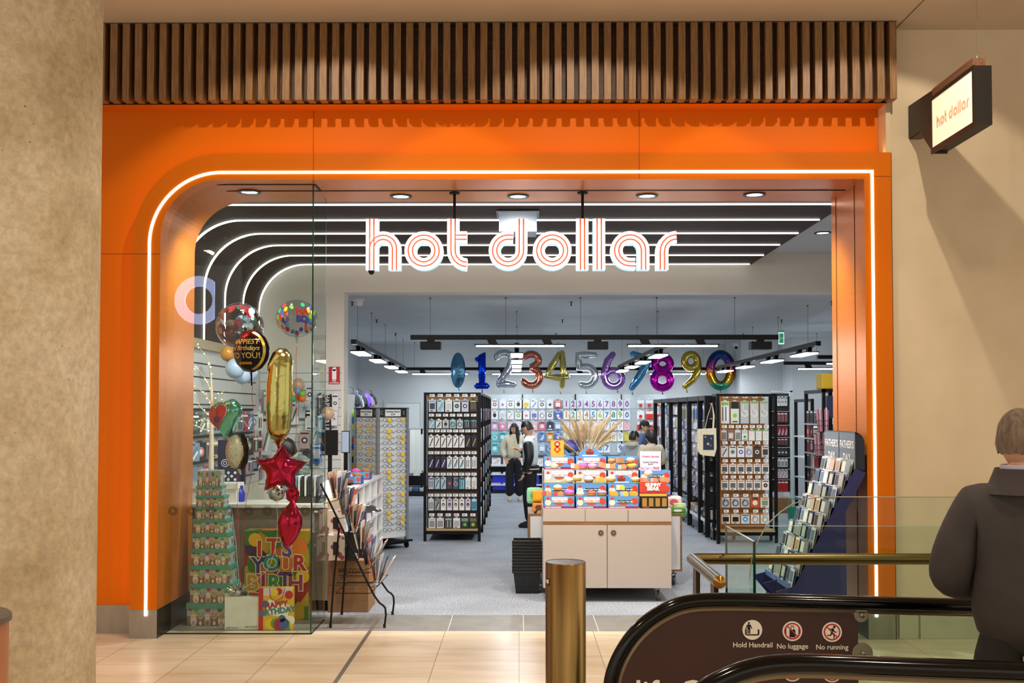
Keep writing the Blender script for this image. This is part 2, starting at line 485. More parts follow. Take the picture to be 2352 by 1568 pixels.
# seams
mb = MB()
for px in (720, 1468):
    x = xa(px, 380, YF); mb.box(x - 0.0015, x + 0.0015, YF - 0.002, YF + 0.002, SOF, ZO)
z = za(583, YF, 340); mb.box(XO, XI, YF - 0.002, YF + 0.002, z - 0.0015, z + 0.0015)
z = za(405, YF, 2030); mb.box(XL2 + 0.02, XO2, YF - 0.002, YF + 0.002, z - 0.0015, z + 0.0015)
mb.build('seam', M['seam'], portal)
# recessed orange panel behind the face
REC = thing('wall_recess', None, None, (0, YR_, 0)); REC['kind'] = 'structure'
ZS = za(238, YW - 0.03)
mb = MB().box(-5.0, XO + 0.06, YR_, YR_ + 0.05, PL, ZO - RO).box(-5.0, XO2 - 0.03, YR_, YR_ + 0.05, ZO - 0.04, ZS + 0.02)
pc = [(-5.0, YR_, ZO - 0.04), (-5.0, YR_, ZO - RO), (XO + 0.06, YR_, ZO - RO)]
for i_ in range(9):
    a_ = PI - (PI / 2) * i_ / 8
    pc.append((XO + RO + (RO - 0.06) * math.cos(a_), YR_, ZO - RO + (RO - 0.06) * math.sin(a_)))
pc.append((XO + RO, YR_, ZO - 0.04))
for i_ in range(2, len(pc) - 1):
    mb.prism([pc[0], pc[i_], pc[i_ + 1]], (0, 0.05, 0))
mb.prism([pc[0], pc[1], pc[2]], (0, 0.05, 0))
mb.box(-5.0, XO2 - 0.03, YW - 0.03, YR_ + 0.05, ZS, ZS + 0.05)
mb.build('orange_panel', M['orange'], REC)
mb = MB()
for px in (720, 1468):
    x = xa(px, 300, YR_); mb.box(x - 0.0015, x + 0.0015, YR_ - 0.002, YR_ + 0.002, ZO, ZS)
z = za(583, YR_, 270); mb.box(-5, XO, YR_ - 0.002, YR_, z - 0.0015, z + 0.0015)
mb.build('seam', M['seam'], REC)
struct('trim_5', MB().box(-5, XO2 - 0.02, YW - 0.04, YW - 0.02, ZS, ZS + 0.012), M['blackmatte'])
# plinths under the orange cladding
mb = MB().box(-5.0, XO, YR_ - 0.01, YR_ + 0.05, 0, PL).box(XO, XI, YF + 0.005, YR_ + 0.05, 0, PL).box(XI2, XO2, YF + 0.005, YR_ + 0.05, 0, PL)
struct('baseboard_front', mb, M['greypl'])
mb = MB().box(XI - 0.01, XI + 0.004, YF + 0.006, YB, 0, PL).box(XI2 - 0.004, XI2 + 0.01, YF + 0.006, YB, 0, PL)
struct('baseboard_reveal', mb, M['darkpl'])
# solid cores of the portal so it has depth
mb = MB().box(-5.0, XI - 0.012, YR_ + 0.05, YB, 0, ZS).box(XI2 + 0.012, XO2 + 1.0, YR_ + 0.05, YB, 0, ZS)
mb.box(-5, XO2 + 1, YR_ + 0.05, YB - 0.01, SOF + 0.02, ZS)
struct('wall_core', mb, M['timber_dark'])
# oak slat bulkhead above
SL = thing('wall_slat_bulkhead', None, None, (0, YS0, ZS)); SL['kind'] = 'structure'
mb = MB(); pit = (xa(2051.7, 140, YS0) - xa(260.8, 140, YS0)) / 63; x0 = xa(260.8, 140, YS0)
z0 = za(228, YS0)
for i in range(-14, 64):
    x = x0 + i * pit
    mb.box(x - 0.028, x + 0.028, YS0, YS0 + 0.10, z0, CEIL)
mb.build('slat', M['slat'], SL)
mb = MB().box(-5, x0 + 63 * pit + 0.028, YS0 + 0.10, YW + 0.1, ZS + 0.012, CEIL)
mb.build('backing', M['slatback'], SL)
struct('trim_6', MB().box(-5, x0 + 63 * pit + 0.03, YS0 - 0.004, YS0 + 0.12, CEIL - 0.006, CEIL), col('#4a3a2a'))
# beige wall to the right, with its stone base
BX = XO2 + 0.012
struct('wall_right', MB().box(BX, 9, YW, YW + 0.3, 0, CEIL).box(XO2 - 0.028, BX, YW - 0.02, YR_ + 0.05, ZO + 0.0, ZS + 0.1), M['beige'], origin=(BX, YW, 0))
struct('trim_7', MB().box(XO2, BX, YF + 0.02, YR_, 0, ZO), M['blackmatte'])
mb = MB(); x = BX
xs = [xa(2063, 1440, YW), xa(2106, 1440, YW), xa(2112, 1440, YW), xa(2300, 1440, YW), 9]
mb.box(xs[0], xs[1], YW - 0.03, YW, 0, PL - 0.01, bev=0.003).box(xs[2], xs[3], YW - 0.02, YW, 0, PL - 0.01, bev=0.003).box(xs[3] + 0.01, 9, YW - 0.02, YW, 0, PL - 0.01, bev=0.003)
struct('baseboard_right', mb, noisy('pale_stone_base', '#c9bea6', '#bbb09a', 4, 0.5))
# concrete column at left
cx, cy = -2.68, 5.0
cr = cx
d = ray(229, 784); # tangent radius for the right silhouette
k = abs((Vector((cx, cy, 0)) - Vector((0, 0, 0))).cross(Vector((d.x, d.y, 0)).normalized()).z)
tag(MB().lathe([(k, 0), (k, CEIL)], 96, 0, None, (cx, cy)).build('wall_column', M['concrete'], smooth=True), kind='structure')

# ---- portal lining (dark timber tunnel with six light lines)
LY = [4476 / o for o in (475, 438, 409, 382, 358, 337)]
LY = [9.42 + 0.775 * i for i in range(6)]
TX = xa(467, 720, LY[2]); TZ = za(534, LY[2]); TXR = xa(1838, 556, LY[2])
YT = LY[5] + 0.10
TRAD = 0.60
def tun(xl, xr, zt, rad, z0, n=18):
    return path(xl, xr, zt, rad, z0, n)[:-1]
lowz = za(782, LY[2], 467)
P1 = tun(TX, TXR, TZ, TRAD, lowz)
mb = MB()
for i in range(len(P1) - 1):
    a, b = P1[i], P1[i + 1]
    mb.quad((a[0], YB, a[1]), (a[0], YT, a[1]), (b[0], YT, b[1]), (b[0], YB, b[1]))
mb.box(TXR, TXR + 0.02, YB, YT, TZ, TZ + 0.16)
tun_o = thing('ceiling_lining', None, None, (0, YB, TZ)); tun_o['kind'] = 'structure'
mb.build('timber_lining', M['timber_dark'], tun_o, smooth=True, angle=30)
for y in LY:
    mb = MB(); A = tun(TX + 0.004, TXR - 0.02, TZ - 0.004, TRAD, lowz); B = tun(TX + 0.016, TXR - 0.02, TZ - 0.016, TRAD, lowz)
    for i in range(len(A) - 1):
        a, b, c, d = A[i], A[i + 1], B[i + 1], B[i]
        mb.quad((d[0], y - 0.012, d[1]), (c[0], y - 0.012, c[1]), (c[0], y + 0.012, c[1]), (d[0], y + 0.012, d[1]))
        mb.quad((a[0], y - 0.012, a[1]), (d[0], y - 0.012, d[1]), (c[0], y - 0.012, c[1]), (b[0], y - 0.012, b[1]))
    mb.build('light_line', M['led_cool'], tun_o)
# white ceiling right of the lining, right wall of the lobby
XRW = 5.1
struct('ceiling_lobby', MB().box(TXR + 0.02, XRW, YB, YT, TZ + 0.14, TZ + 0.3).box(-5, TXR + 0.02, YB, YT, TZ + 0.16, TZ + 0.3), M['white'])
struct('wall_lobby_right', MB().box(XRW, XRW + 0.1, YB, YT + 0.2, 0, TZ + 0.3), M['white'])
# left wall below the lining with its fascia
struct('wall_lobby_left', MB().box(TX - 0.15, TX, YB - 0.1, YT + 0.1, 0, lowz), M['cream'])
struct('trim_8', MB().box(TX - 0.02, TX + 0.06, YB, 12.3, lowz - 0.10, lowz), noisy('pale_oak_fascia', '#c6b08c', '#b8a27e', 4, 0.5, (1, 0.1, 1)))
# bulkhead wall with the wide opening
OPX = xa(790, 800, YT); OPZ = za(671, YT)
OPXR = 5.1
mb = MB().box(-5, OPX, YT, YT + 0.32, 0, TZ + 0.3).box(OPX, OPXR + 0.3, YT, YT + 0.32, OPZ, TZ + 0.3)
struct('wall_bulkhead', mb, M['cream'])
# sales floor room
YBK = 24.0; IC = OPZ
XLW = xa(822, 850, YBK)
struct('ceiling_shop', MB().box(XLW - 0.1, 7.3, YT + 0.32, YBK + 0.2, IC, IC + 0.2), M['white'])
struct('wall_back', MB().box(XLW - 0.1, 7.3, YBK, YBK + 0.2, 0, IC), M['white'])
struct('wall_shop_left', MB().box(XLW - 0.1, XLW, YT + 0.32, YBK, 0, IC), M['white'])
struct('wall_shop_right', MB().box(7.2, 7.3, YT + 0.32, YBK, 0, IC), M['white'])
xr = xa(1702, 850, 22.4)
struct('wall_shop_pier', MB().box(xr, 7.2, 22.4, YBK, 0, IC).box(xa(1820, 850, 21.6), 7.2, 21.6, 22.4, 0, IC), M['white'])
# storeroom door in the back wall
dx0, dx1, dz = xa(888, 950, YBK), xa(966, 950, YBK), za(925, YBK, 925)
mb = MB().box(dx0, dx1, YBK - 0.03, YBK, 0, dz)
struct('door_1', mb, col('#d8dedd', 0.6))
struct('trim_9', MB().box(dx0 - 0.05, dx0, YBK - 0.05, YBK, 0, dz + 0.05).box(dx1, dx1 + 0.05, YBK - 0.05, YBK, 0, dz + 0.05).box(dx0, dx1, YBK - 0.05, YBK, dz, dz + 0.05), col('#c3c9c8', 0.6))
# recessed downlights of the soffit
for i, (px, py) in enumerate(((573, 440), (921, 450), (1190, 450), (1486, 449), (1733, 446))):
    d = ray(px, py); p = CAM + d * ((SOF - CH) / d.z)
    t = thing('recessed_downlight', 'round recessed downlight in the orange soffit, %s from the left' % ORD[i], 'ceiling light', (p.x, p.y, SOF), group='downlights in the portal soffit')
    mb = MB().lathe([(0.098, -0.008), (0.098, 0.0), (0.075, 0.0), (0.070, -0.010), (0.098, -0.010)], 32, cap=False)
    mb.build('trim_ring', pm('dark_trim_ring', '#23282c', 0.3, 0.4), t, smooth=True, local=True)
    mb = MB().lathe([(0.072, -0.002), (0.04, 0.0), (0.0, 0.0)], 24, cap=False)
    mb.build('lamp', pm('downlight_lamp', '#ffffff', 0.3, emit='#e8f6ff', es=7), t, local=True)
    s = spot('downlight_beam', (p.x, p.y, SOF - 0.02), (p.x, p.y + 1.6, 0), 210, (1, 0.97, 0.92), 140, 0.6, 0.05)
d = ray(1890, 534); p = CAM + d * ((TZ + 0.14 - CH) / d.z)
t = thing('recessed_downlight', 'round recessed downlight in the white ceiling right of the timber', 'ceiling light', (p.x, p.y, TZ + 0.14), group='downlights in the portal soffit')
MB().lathe([(0.098, -0.008), (0.098, 0.0), (0.075, 0.0), (0.070, -0.010), (0.098, -0.010)], 32, cap=False).build('trim_ring', pm('dark_trim_ring', '#23282c', 0.3, 0.4), t, smooth=True, local=True)
MB().lathe([(0.072, -0.002), (0.04, 0.0), (0.0, 0.0)], 24, cap=False).build('lamp', MATS['downlight_lamp'], t, local=True)
spot('downlight_beam', (p.x, p.y, TZ + 0.1), (p.x, p.y, 0), 160, (1, 0.97, 0.92), 140, 0.6, 0.05)

# ================================================================ TRACK LIGHTING
def track(p, q, label, panels=(), boxes=(), wires=(), bars=(), group='suspended lighting tracks'):
    """p,q: ends of the suspended black track; panels: fractions with a lit panel below"""
    p = Vector(p); q = Vector(q); dv = (q - p); Ln = dv.length; u = dv.normalized(); s = Vector((u.y, -u.x, 0)).normalized()
    t = thing('lighting_track', label, 'track light', p, group=group)
    mb = MB(); w = 0.035
    mb.prism([p - s * w + Vector((0, 0, -0.03)), p + s * w + Vector((0, 0, -0.03)), p + s * w + Vector((0, 0, 0.035)), p - s * w + Vector((0, 0, 0.035))], q - p)
    mb.build('rail', M['black'], t)
    for f in wires:
        a = p.lerp(q, f)
        MB().tube([a + Vector((0, 0, 0.03)), Vector((a.x, a.y, IC))], 0.003, 5).cyl((a.x, a.y), 0.012, IC - 0.02, IC, 8).build('wire', col('#55595c', 0.4), t)
    for (f, ln, wd) in panels:
        a = p.lerp(q, f); zz = a.z - 0.10
        mb = MB()
        for e in (-0.3, 0.3):
            c = a + u * ln * e
            mb.prism([c - s * 0.03 - u * 0.05 + Vector((0, 0, -0.09)), c + s * 0.03 - u * 0.05 + Vector((0, 0, -0.09)), c + s * 0.03 - u * 0.08 + Vector((0, 0, -0.03)), c - s * 0.03 - u * 0.08 + Vector((0, 0, -0.03))], u * 0.12)
        A = a - u * ln / 2
        mb.prism([A - s * wd + Vector((0, 0, -0.108)), A + s * wd + Vector((0, 0, -0.108)), A + s * wd + Vector((0, 0, -0.09)), A - s * wd + Vector((0, 0, -0.09))], u * ln)
        hd = mb.build('lamp_head', M['black'], t)
        A = a - u * ln * 0.48; wd2 = wd * 0.9
        MB().prism([A - s * wd2 + Vector((0, 0, -0.125)), A + s * wd2 + Vector((0, 0, -0.125)), A + s * wd2 + Vector((0, 0, -0.1085)), A - s * wd2 + Vector((0, 0, -0.1085))], u * ln * 0.96).build('diffuser', M['panel_light'], hd)
    for f in boxes:
        c = p.lerp(q, f)
        mb = MB().box(c.x - 0.14, c.x + 0.14, c.y - 0.09, c.y + 0.09, c.z - 0.165, c.z - 0.06, bev=0.008).box(c.x - 0.05, c.x + 0.05, c.y - 0.03, c.y + 0.03, c.z - 0.065, c.z - 0.03)
        mb.build('spotlight_box', M['black'], t)
    return t
A = at(943, 775, 14.0); B = at(1787, 775, 14.0); B.z = A.z; TZ2 = A.z
fr = lambda px: (px - 943) / 844.0
track(A, B, 'long black lighting track nearest the opening, with two long lamps', [(fr(1195), 1.25, 0.03), (fr(1546), 1.26, 0.03)], [fr(990), fr(1373), fr(1746)], [fr(988), fr(1162), fr(1334), fr(1509), fr(1688)])
A = at(915, 847, 23.2); B = at(1652, 847, 23.2); B.z = A.z
track(A, B, 'long black lighting track in front of the number balloons', [(0.13, 1.3, 0.03), (0.38, 1.3, 0.03), (0.62, 1.3, 0.03), (0.87, 1.3, 0.03)], [], [0.05, 0.5, 0.95])
def lt(a, b, ya, yb, label, fs, ws):
    A = at(a[0], a[1], ya); B = at(b[0], b[1], yb); A.z = B.z = (A.z + B.z) / 2 + 0.03
    track(A, B, label, [(f, 0.95, 0.10) for f in fs], [], ws)
lt((812, 790), (930, 848), 14.0, 22.6, 'black lighting track running back along the left side', (0.1, 0.36, 0.64, 0.9), (0.05, 0.25, 0.5, 0.75, 0.95))
lt((1187, 792), (1187, 848), 15.2, 22.6, 'black lighting track running straight back in the centre', (0.1, 0.38, 0.64, 0.9), (0.1, 0.5, 0.9))
lt((1526, 796), (1422, 848), 15.2, 22.6, 'black lighting track running back over the pampas grass', (0.1, 0.38, 0.64, 0.9), (0.1, 0.5, 0.9))
lt((1880, 792), (1650, 848), 14.5, 22.6, 'black lighting track running back along the right side', (0.1, 0.36, 0.64, 0.9), (0.07, 0.3, 0.55, 0.9))
A = at(1800, 834, 20.5); B = at(1990, 834, 20.5); B.z = A.z
track(A, B, 'short black lighting track by the right wall, lower one', [(0.5, 1.1, 0.03)], [], [0.4])
A = at(1878, 820, 18.0); B = at(2060, 820, 18.0); B.z = A.z
track(A, B, 'short black lighting track by the right wall, upper one', [(0.5, 1.1, 0.03)], [], [0.5])
# ================================================================ HOT DOLLAR LETTERING
def arc(cx, cy, r, a0, a1, n=14):
    return [(cx + r * math.cos(R(a0 + (a1 - a0) * i / n)), cy + r * math.sin(R(a0 + (a1 - a0) * i / n))) for i in range(n + 1)]
# strokes in a frame with x right and y up, unit = one pixel of the lettering study
GL = []
def fy(y): return 680 - y
GL.append(('h', [[(106, fy(315)), (106, fy(680))], [(106, fy(528))] + arc(187, fy(528), 81, 180, 0) + [(268, fy(680))]]))
GL.append(('o', [arc(476, fy(542), 95, 0, 360, 40)]))
GL.append(('t', [[(685, fy(315))] + [(685, fy(542))] + arc(783, fy(542), 98, 180, 270), [(685, fy(447)), (783, fy(447))]]))
GL.append(('d', [[(1113, fy(448))] + arc(1076, fy(542), 95, 90, 360, 30) + [(1171, fy(315))]]))
GL.append(('o', [arc(1390, fy(542), 95, 0, 360, 40)]))
GL.append(('l', [[(1605, fy(315)), (1605, fy(680))]]))
GL.append(('l', [[(1724, fy(315)), (1724, fy(680))]]))
GL.append(('a', [[(1980, fy(637))] + [(1943 + 95 * math.cos(R(a)), fy(542) + 95 * math.sin(R(a))) for a in [270 - 9 * i for i in range(31)]] + [(2038, fy(680))]]))
GL.append(('r', [[(2172, fy(680)), (2172, fy(547))] + arc(2273, fy(547), 100, 180, 90)]))
def ribbon(mb, pts, w, off, y0, y1, mi_f, mi_s, M4):
    """stroke of width w about the path shifted by off, from depth y0 (front) to y1"""
    P = [Vector((a, b)) for a, b in pts]; n = len(P)
    closed = (P[0] - P[-1]).length < 1e-3
    if closed: P = P[:-1]; n -= 1
    Ls, Rs = [], []
    for i in range(n):
        if closed: a, b = P[i - 1], P[(i + 1) % n]
        else: a, b = P[max(i - 1, 0)], P[min(i + 1, n - 1)]
        t = (b - a).normalized(); nn = Vector((-t.y, t.x))
        c = P[i] + nn * off
        Ls.append(c + nn * w / 2); Rs.append(c - nn * w / 2)
    rg = range(n if closed else n - 1)
    def v(p, y): return (p.x, y, p.y)
    for i in rg:
        j = (i + 1) % n
        mb.add([v(Ls[i], y0), v(Rs[i], y0), v(Rs[j], y0), v(Ls[j], y0)], [(0, 1, 2, 3)], mi_f, M4)
        mb.add([v(Ls[i], y1), v(Rs[i], y1), v(Rs[j], y1), v(Ls[j], y1)], [(3, 2, 1, 0)], mi_s, M4)
        for S in (Ls, Rs):
            mb.add([v(S[i], y0), v(S[j], y0), v(S[j], y1), v(S[i], y1)], [(0, 1, 2, 3)], mi_s, M4)
    if not closed:
        for i in (0, n - 1):
            mb.add([v(Ls[i], y0), v(Rs[i], y0), v(Rs[i], y1), v(Ls[i], y1)], [(0, 1, 2, 3)], mi_s, M4)
M['sign_face'] = pm('sign_white_acrylic', '#ffffff', 0.3, emit='#ffffff', es=1.15)
M['sign_side'] = pm('sign_return_blue_white', '#bfe4f2', 0.4, emit='#b4e2f5', es=0.75)
M['sign_red'] = pm('sign_coral_line', '#f06a50', 0.4, emit='#ff5a34', es=0.5)
YSG = 8.80
gs = (xa(1554, 560, YSG) - xa(840, 560, YSG)) / (2273 - 63)
gx0 = xa(840, 560, YSG) - 63 * gs; gz0 = za(619.5, YSG)
SG = thing('shop_sign', 'illuminated white striped lettering reading hot dollar hung in the shop entrance', 'sign', (gx0 + 63 * gs, YSG, gz0))
M4 = Matrix.Translation((gx0, YSG, gz0)) @ Matrix.Scale(gs, 4)
d_ = 0.10 / gs
for ch, st in GL:
    mb = MB()
    for s_ in st: ribbon(mb, s_, 85, 0, 0, d_, 0, 1, M4)
    if ch == 'h': pass
    g = mb.build('letter', [M['sign_face'], M['sign_side']], SG)
    mb = MB()
    for k_, s_ in enumerate(st):
        for o_ in (-15, 15):
            ss = s_
            if ch == 't' and k_ == 1: ss = [(685 + (15 if True else 0), s_[0][1]), s_[1]]
            if ch == 'h' and k_ == 1: ss = [(106 + (0 if o_ > 0 else 0), s_[0][1] )] + s_[1:]
            ribbon(mb, ss, 11, o_, -1.2 - k_ * 0.4, 0, 0, 0, M4)
    tag(mb.build('stripe', [M['sign_red']], g), 'coral red inline stripes')
for px in (1044, 1338):
    a = at(px, 440, YSG + 0.05)
    MB().cyl((a.x, a.y), 0.013, za(505, YSG), SOF, 12).lathe([(0.045, SOF - 0.012), (0.045, SOF)], 20, 0, None, (a.x, a.y)).build('hanging_rod', M['black'], SG, smooth=True)
# pale air diffuser hood behind the sign
YH = 9.7
mb = MB(); a = at(1140, 475, YH); b = at(1239, 475, YH)
mb.box(a.x, b.x, YH, YH + 0.35, za(488, YH), TZ - 0.012, bev=0.004)
mb.box(a.x + 0.025, b.x - 0.025, YH + 0.005, YH + 0.33, za(531, YH), za(488, YH))
tag(mb.build('roller_shutter_motor_box', col('#828b98', 0.35)), 'pale grey metal box hanging behind the sign from the timber ceiling', 'box')
t = at(853, 624, YSG + 0.05)
mb = MB().ball((t.x, t.y, t.z), 0.026, n=14, m=8).cyl((t.x, t.y), 0.03, t.z, gz0, 16)
tag(mb.build('dome_camera', M['gloss'], smooth=True), 'small black dome camera beneath the first letter of the sign', 'security camera')

# ================================================================ BLADE SIGN
BXX = 3.214
BS = thing('blade_sign', 'black and timber projecting sign with glowing cream face on the right wall', 'sign', (BXX, 8.38, 3.85))
mb = MB().box(BXX, BXX + 0.115, 7.16, 7.92, 3.86, 4.28)
mb.box(BXX - 0.012, BXX - 0.0005, 7.16, 7.19, 3.885, 4.255).box(BXX - 0.012, BXX - 0.0005, 7.9, 7.92, 3.885, 4.255).box(BXX - 0.012, BXX - 0.0005, 7.16, 7.92, 3.84, 3.885).box(BXX - 0.012, BXX - 0.0005, 7.16, 7.92, 4.255, 4.284)
mb.build('case', col('#19130f', 0.45), BS)
mb = MB().prism([(BXX, YW, 4.36), (BXX, 7.9, 4.34), (BXX, 7.9, 3.84), (BXX, 8.17, 4.09), (BXX, YW, 4.09)], (0.11, 0, 0))
mb.build('bracket', col('#1e1612', 0.5), BS)
MB().box(BXX + 0.02, BXX + 0.10, 8.2, YW, 4.085, 4.30).box(BXX - 0.004, BXX + 0.085, 7.19, 7.9, 4.285, 4.345).build('timber_cap', M['timber_red'] if 'timber_red' in M else wood('walnut_cap', '#5a3a28', '#7a5238', 2, 'y', 0.5), BS)
face = MB().quad((BXX - 0.006, 7.9, 3.885), (BXX - 0.006, 7.19, 3.885), (BXX - 0.006, 7.19, 4.255), (BXX - 0.006, 7.9, 4.255)).build('lit_face', pm('cream_lightbox', '#fff6d8', 0.5, emit='#fff0cc', es=0.55), BS)
mb = MB(); g2 = 0.56 / 2210
M5 = Matrix.Translation((BXX - 0.008, 7.83, 4.015)) @ Matrix.Rotation(-PI / 2, 4, 'Z') @ Matrix.Scale(g2, 4)
for ch, st in GL:
    for s_ in st:
        for o_ in (-30, 0, 30): ribbon(mb, s_, 14, o_, 0, 1, 0, 0, M5)
tag(mb.build('lettering', pm('coral_print', '#e07848', 0.5, emit='#d85a20', es=0.15), face), 'thin orange lettering reading hot dollar')
MB().tube([(BXX + 0.05, 7.24, 4.345), (BXX + 0.05, 7.24, CEIL)], 0.0012, 5).cyl((BXX + 0.05, 7.24), 0.006, 4.345, 4.375, 10).build('suspension_wire', M['steel'], BS)

# ================================================================ GLASS SHOP WINDOW
WX0, WX1 = XI, xa(717, 900, YG)
WR = thing('window_1', None, None, (WX0, YG, 0)); WR['kind'] = 'structure'
YR2 = fl(736, 1424).y; 
mb = MB().box(WX0 + 0.002, WX1 - 0.006, YG, YG + 0.010, 0.004, SOF - 0.45)
mb.build('pane', M['glass'], WR)
n_ = 14; r_ = 0.42
pg = [(WX0 + 0.002, YG, SOF - 0.45)]
for i in range(n_ + 1):
    a = PI - (PI / 2) * i / n_
    pg.append((WX0 + 0.002 + 0.44 + 0.44 * math.cos(a), YG, SOF - 0.45 + 0.445 * math.sin(a)))
pg += [(WX1 - 0.006, YG, SOF - 0.004), (WX1 - 0.006, YG, SOF - 0.45)]
MB().prism(pg, (0, 0.010, 0)).build('pane', M['glass'], WR)
MB().box(WX1 - 0.002, WX1 + 0.006, YG + 0.012, YR2, 0.004, SOF - 0.004).build('pane', M['glass'], WR)
MB().box(WX1 - 0.006, WX1 + 0.006, YG - 0.002, YG + 0.012, 0.002, SOF).build('glass_corner', M['glassgreen'], WR)
MB().box(WX1 - 0.001, WX1 + 0.004, YR2, YR2 + 0.003, 0.002, SOF).build('glass_edge', M['glassgrey'], WR)
MB().box(WX0, WX1 + 0.006, YG - 0.004, YG + 0.014, 0.0, 0.008).box(WX1 - 0.004, WX1 + 0.008, YG, YR2, 0.0, 0.008).build('base_channel', M['blackmatte'], WR)
mb = MB(); yd = YG - 0.002
for i in range(8):
    p = at(397 + 43.4 * i, 1173, yd)
    for r0, r1 in ((0.016, 0.0195), (0.0245, 0.0275), (0.034, 0.038)): mb.ring(p, r0, r1, 24)
tag(mb.build('manifestation_dots', M['blackmatte'], WR), 'black triple ring markers on the glass')

# lit sign and tube lamp across the mall, mirrored in the window
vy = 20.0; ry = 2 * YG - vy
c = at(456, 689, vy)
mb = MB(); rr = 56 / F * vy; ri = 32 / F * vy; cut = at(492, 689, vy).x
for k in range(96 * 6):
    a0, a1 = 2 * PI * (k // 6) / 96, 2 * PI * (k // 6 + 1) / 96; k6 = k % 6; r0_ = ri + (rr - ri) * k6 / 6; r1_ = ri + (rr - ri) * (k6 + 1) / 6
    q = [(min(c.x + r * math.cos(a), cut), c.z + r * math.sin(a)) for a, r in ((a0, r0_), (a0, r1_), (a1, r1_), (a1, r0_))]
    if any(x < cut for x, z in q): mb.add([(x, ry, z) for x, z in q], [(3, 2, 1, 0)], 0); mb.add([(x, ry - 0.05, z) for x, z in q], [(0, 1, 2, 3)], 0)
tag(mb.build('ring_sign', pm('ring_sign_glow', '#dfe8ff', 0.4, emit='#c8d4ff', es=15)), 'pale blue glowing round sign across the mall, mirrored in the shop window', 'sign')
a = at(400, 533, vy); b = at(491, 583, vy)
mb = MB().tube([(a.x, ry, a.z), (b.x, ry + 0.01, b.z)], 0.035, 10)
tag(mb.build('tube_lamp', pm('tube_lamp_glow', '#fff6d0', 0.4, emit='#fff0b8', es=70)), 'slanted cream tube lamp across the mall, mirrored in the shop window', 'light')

# ================================================================ FOREGROUND: BOLLARD, BIN, HANDRAIL, ESCALATOR
bb = at(1299, 1289, 5.1)
BO = thing('bollard', 'brushed bronze cylindrical bollard standing before the shop entrance', 'bollard', (bb.x, bb.y, 0))
mb = MB().lathe([(0.1, 0), (0.1, bb.z - 0.004), (0.097, bb.z - 0.0005)], 64, 0, None, (0, 0), False)
mb.build('post', M['bronze'], BO, smooth=True, angle=60, local=True)
MB().lathe([(0.097, bb.z - 0.002), (0.0, bb.z)], 64, cap=False).build('top_plate', noisy('brushed_steel_top', '#b7b7b5', '#8b8c8e', 6, 0.3, metal=0.9), BO, smooth=True, local=True)
mb = MB()
for i in range(6):
    a0, a1 = R(192 + i * 4), R(196 + i * 4)
    mb.add([(0.1008 * math.cos(a), 0.1008 * math.sin(a), z) for a, z in ((a0, bb.z - 0.112), (a1, bb.z - 0.112), (a1, bb.z - 0.075), (a0, bb.z - 0.075))], [(0, 1, 2, 3)], 0)
    mb.add([(0.1012 * math.cos(a), 0.1012 * math.sin(a), z) for a, z in ((a0, bb.z - 0.10), (a1, bb.z - 0.10), (a1, bb.z - 0.082), (a0, bb.z - 0.082))], [(0, 1, 2, 3)], 1 if i in (1, 3, 4) else 0)
tag(mb.build('sticker', [col('#3a0f10'), col('#f2efe8')], BO, local=True), 'small dark red and white sticker')
q = at(14, 1412, 3.9)
t = thing('timber_bin', 'timber clad round bin with grey lid at the foot of the concrete column', 'bin', (q.x - 0.2, 3.9, 0))
MB().lathe([(0.19, 0), (0.19, q.z - 0.03)], 40, cap=True).build('cladding', wood('warm_timber_cladding', '#a9683c', '#c98a58', 2, 'z', 0.5), t, smooth=True, local=True)
MB().lathe([(0.0, q.z - 0.03), (0.2, q.z - 0.03), (0.2, q.z - 0.008), (0.19, q.z), (0, q.z)], 40, cap=False).build('lid', pm('grey_lid', '#6d6459', 0.4, 0.3), t, smooth=True, local=True)

# bronze guard rail with glass infill
HR = thing('guard_rail', 'bronze tube handrail with clear glass panels turning a corner beside the escalator', 'handrail', (1.03, 6.2, 0))
ra = at(1590, 1283, 6.2); rz = ra.z; rx = ra.x
rb = at(1645, 1338, 5.36)
mb = MB().tube([(rx, 6.2, rz), (6.5, 6.2, rz)], 0.034, 24).tube([(rx, 6.2, rz), (rx + 0.0, 5.36, rz)], 0.034, 24)
mb.ball((rx, 6.2, rz), 0.034, n=20, m=12)
mb.build('tube', pm('bronze_tube', '#77653f', 0.3, 1.0), HR, smooth=True)
mb = MB()
for k in range(24):
    a0, a1 = 2 * PI * k / 24, 2 * PI * (k + 1) / 24
    mb.add([(rx, 5.325, rz), (rx + 0.034 * math.cos(a0), 5.36, rz + 0.034 * math.sin(a0)), (rx + 0.034 * math.cos(a1), 5.36, rz + 0.034 * math.sin(a1))], [(0, 1, 2)], 0)
mb.build('end_cap', pm('brass_cap', '#a98040', 0.25, 1.0), HR)
for (yy, dxx) in ((6.05, 0.0), (5.5, 0.0)):
    MB().prism([(rx - 0.012, yy + 0.05, rz - 0.03), (rx - 0.012, yy - 0.05, rz - 0.03), (rx - 0.012, yy - 0.02, 0), (rx - 0.012, yy + 0.14, 0)], (0.024, 0, 0)).build('post', pm('bronze_plate', '#5b4734', 0.4, 0.7), HR)
GX = 1.285
gz = at(1668, 1208, 6.34).z
gt = HR
MB().box(GX, 6.5, 6.335, 6.347, 0.03, gz).build('pane', M['glass2'], gt)
MB().box(GX - 0.012, GX, 5.6, 6.34, 0.03, gz).build('pane', M['glass2'], gt)
MB().box(GX - 0.013, GX + 0.001, 5.594, 5.6, 0.03, gz).box(GX - 0.013, GX - 0.001, 6.34, 6.348, 0.03, gz).build('glass_edge', M['glassgreen'], gt)
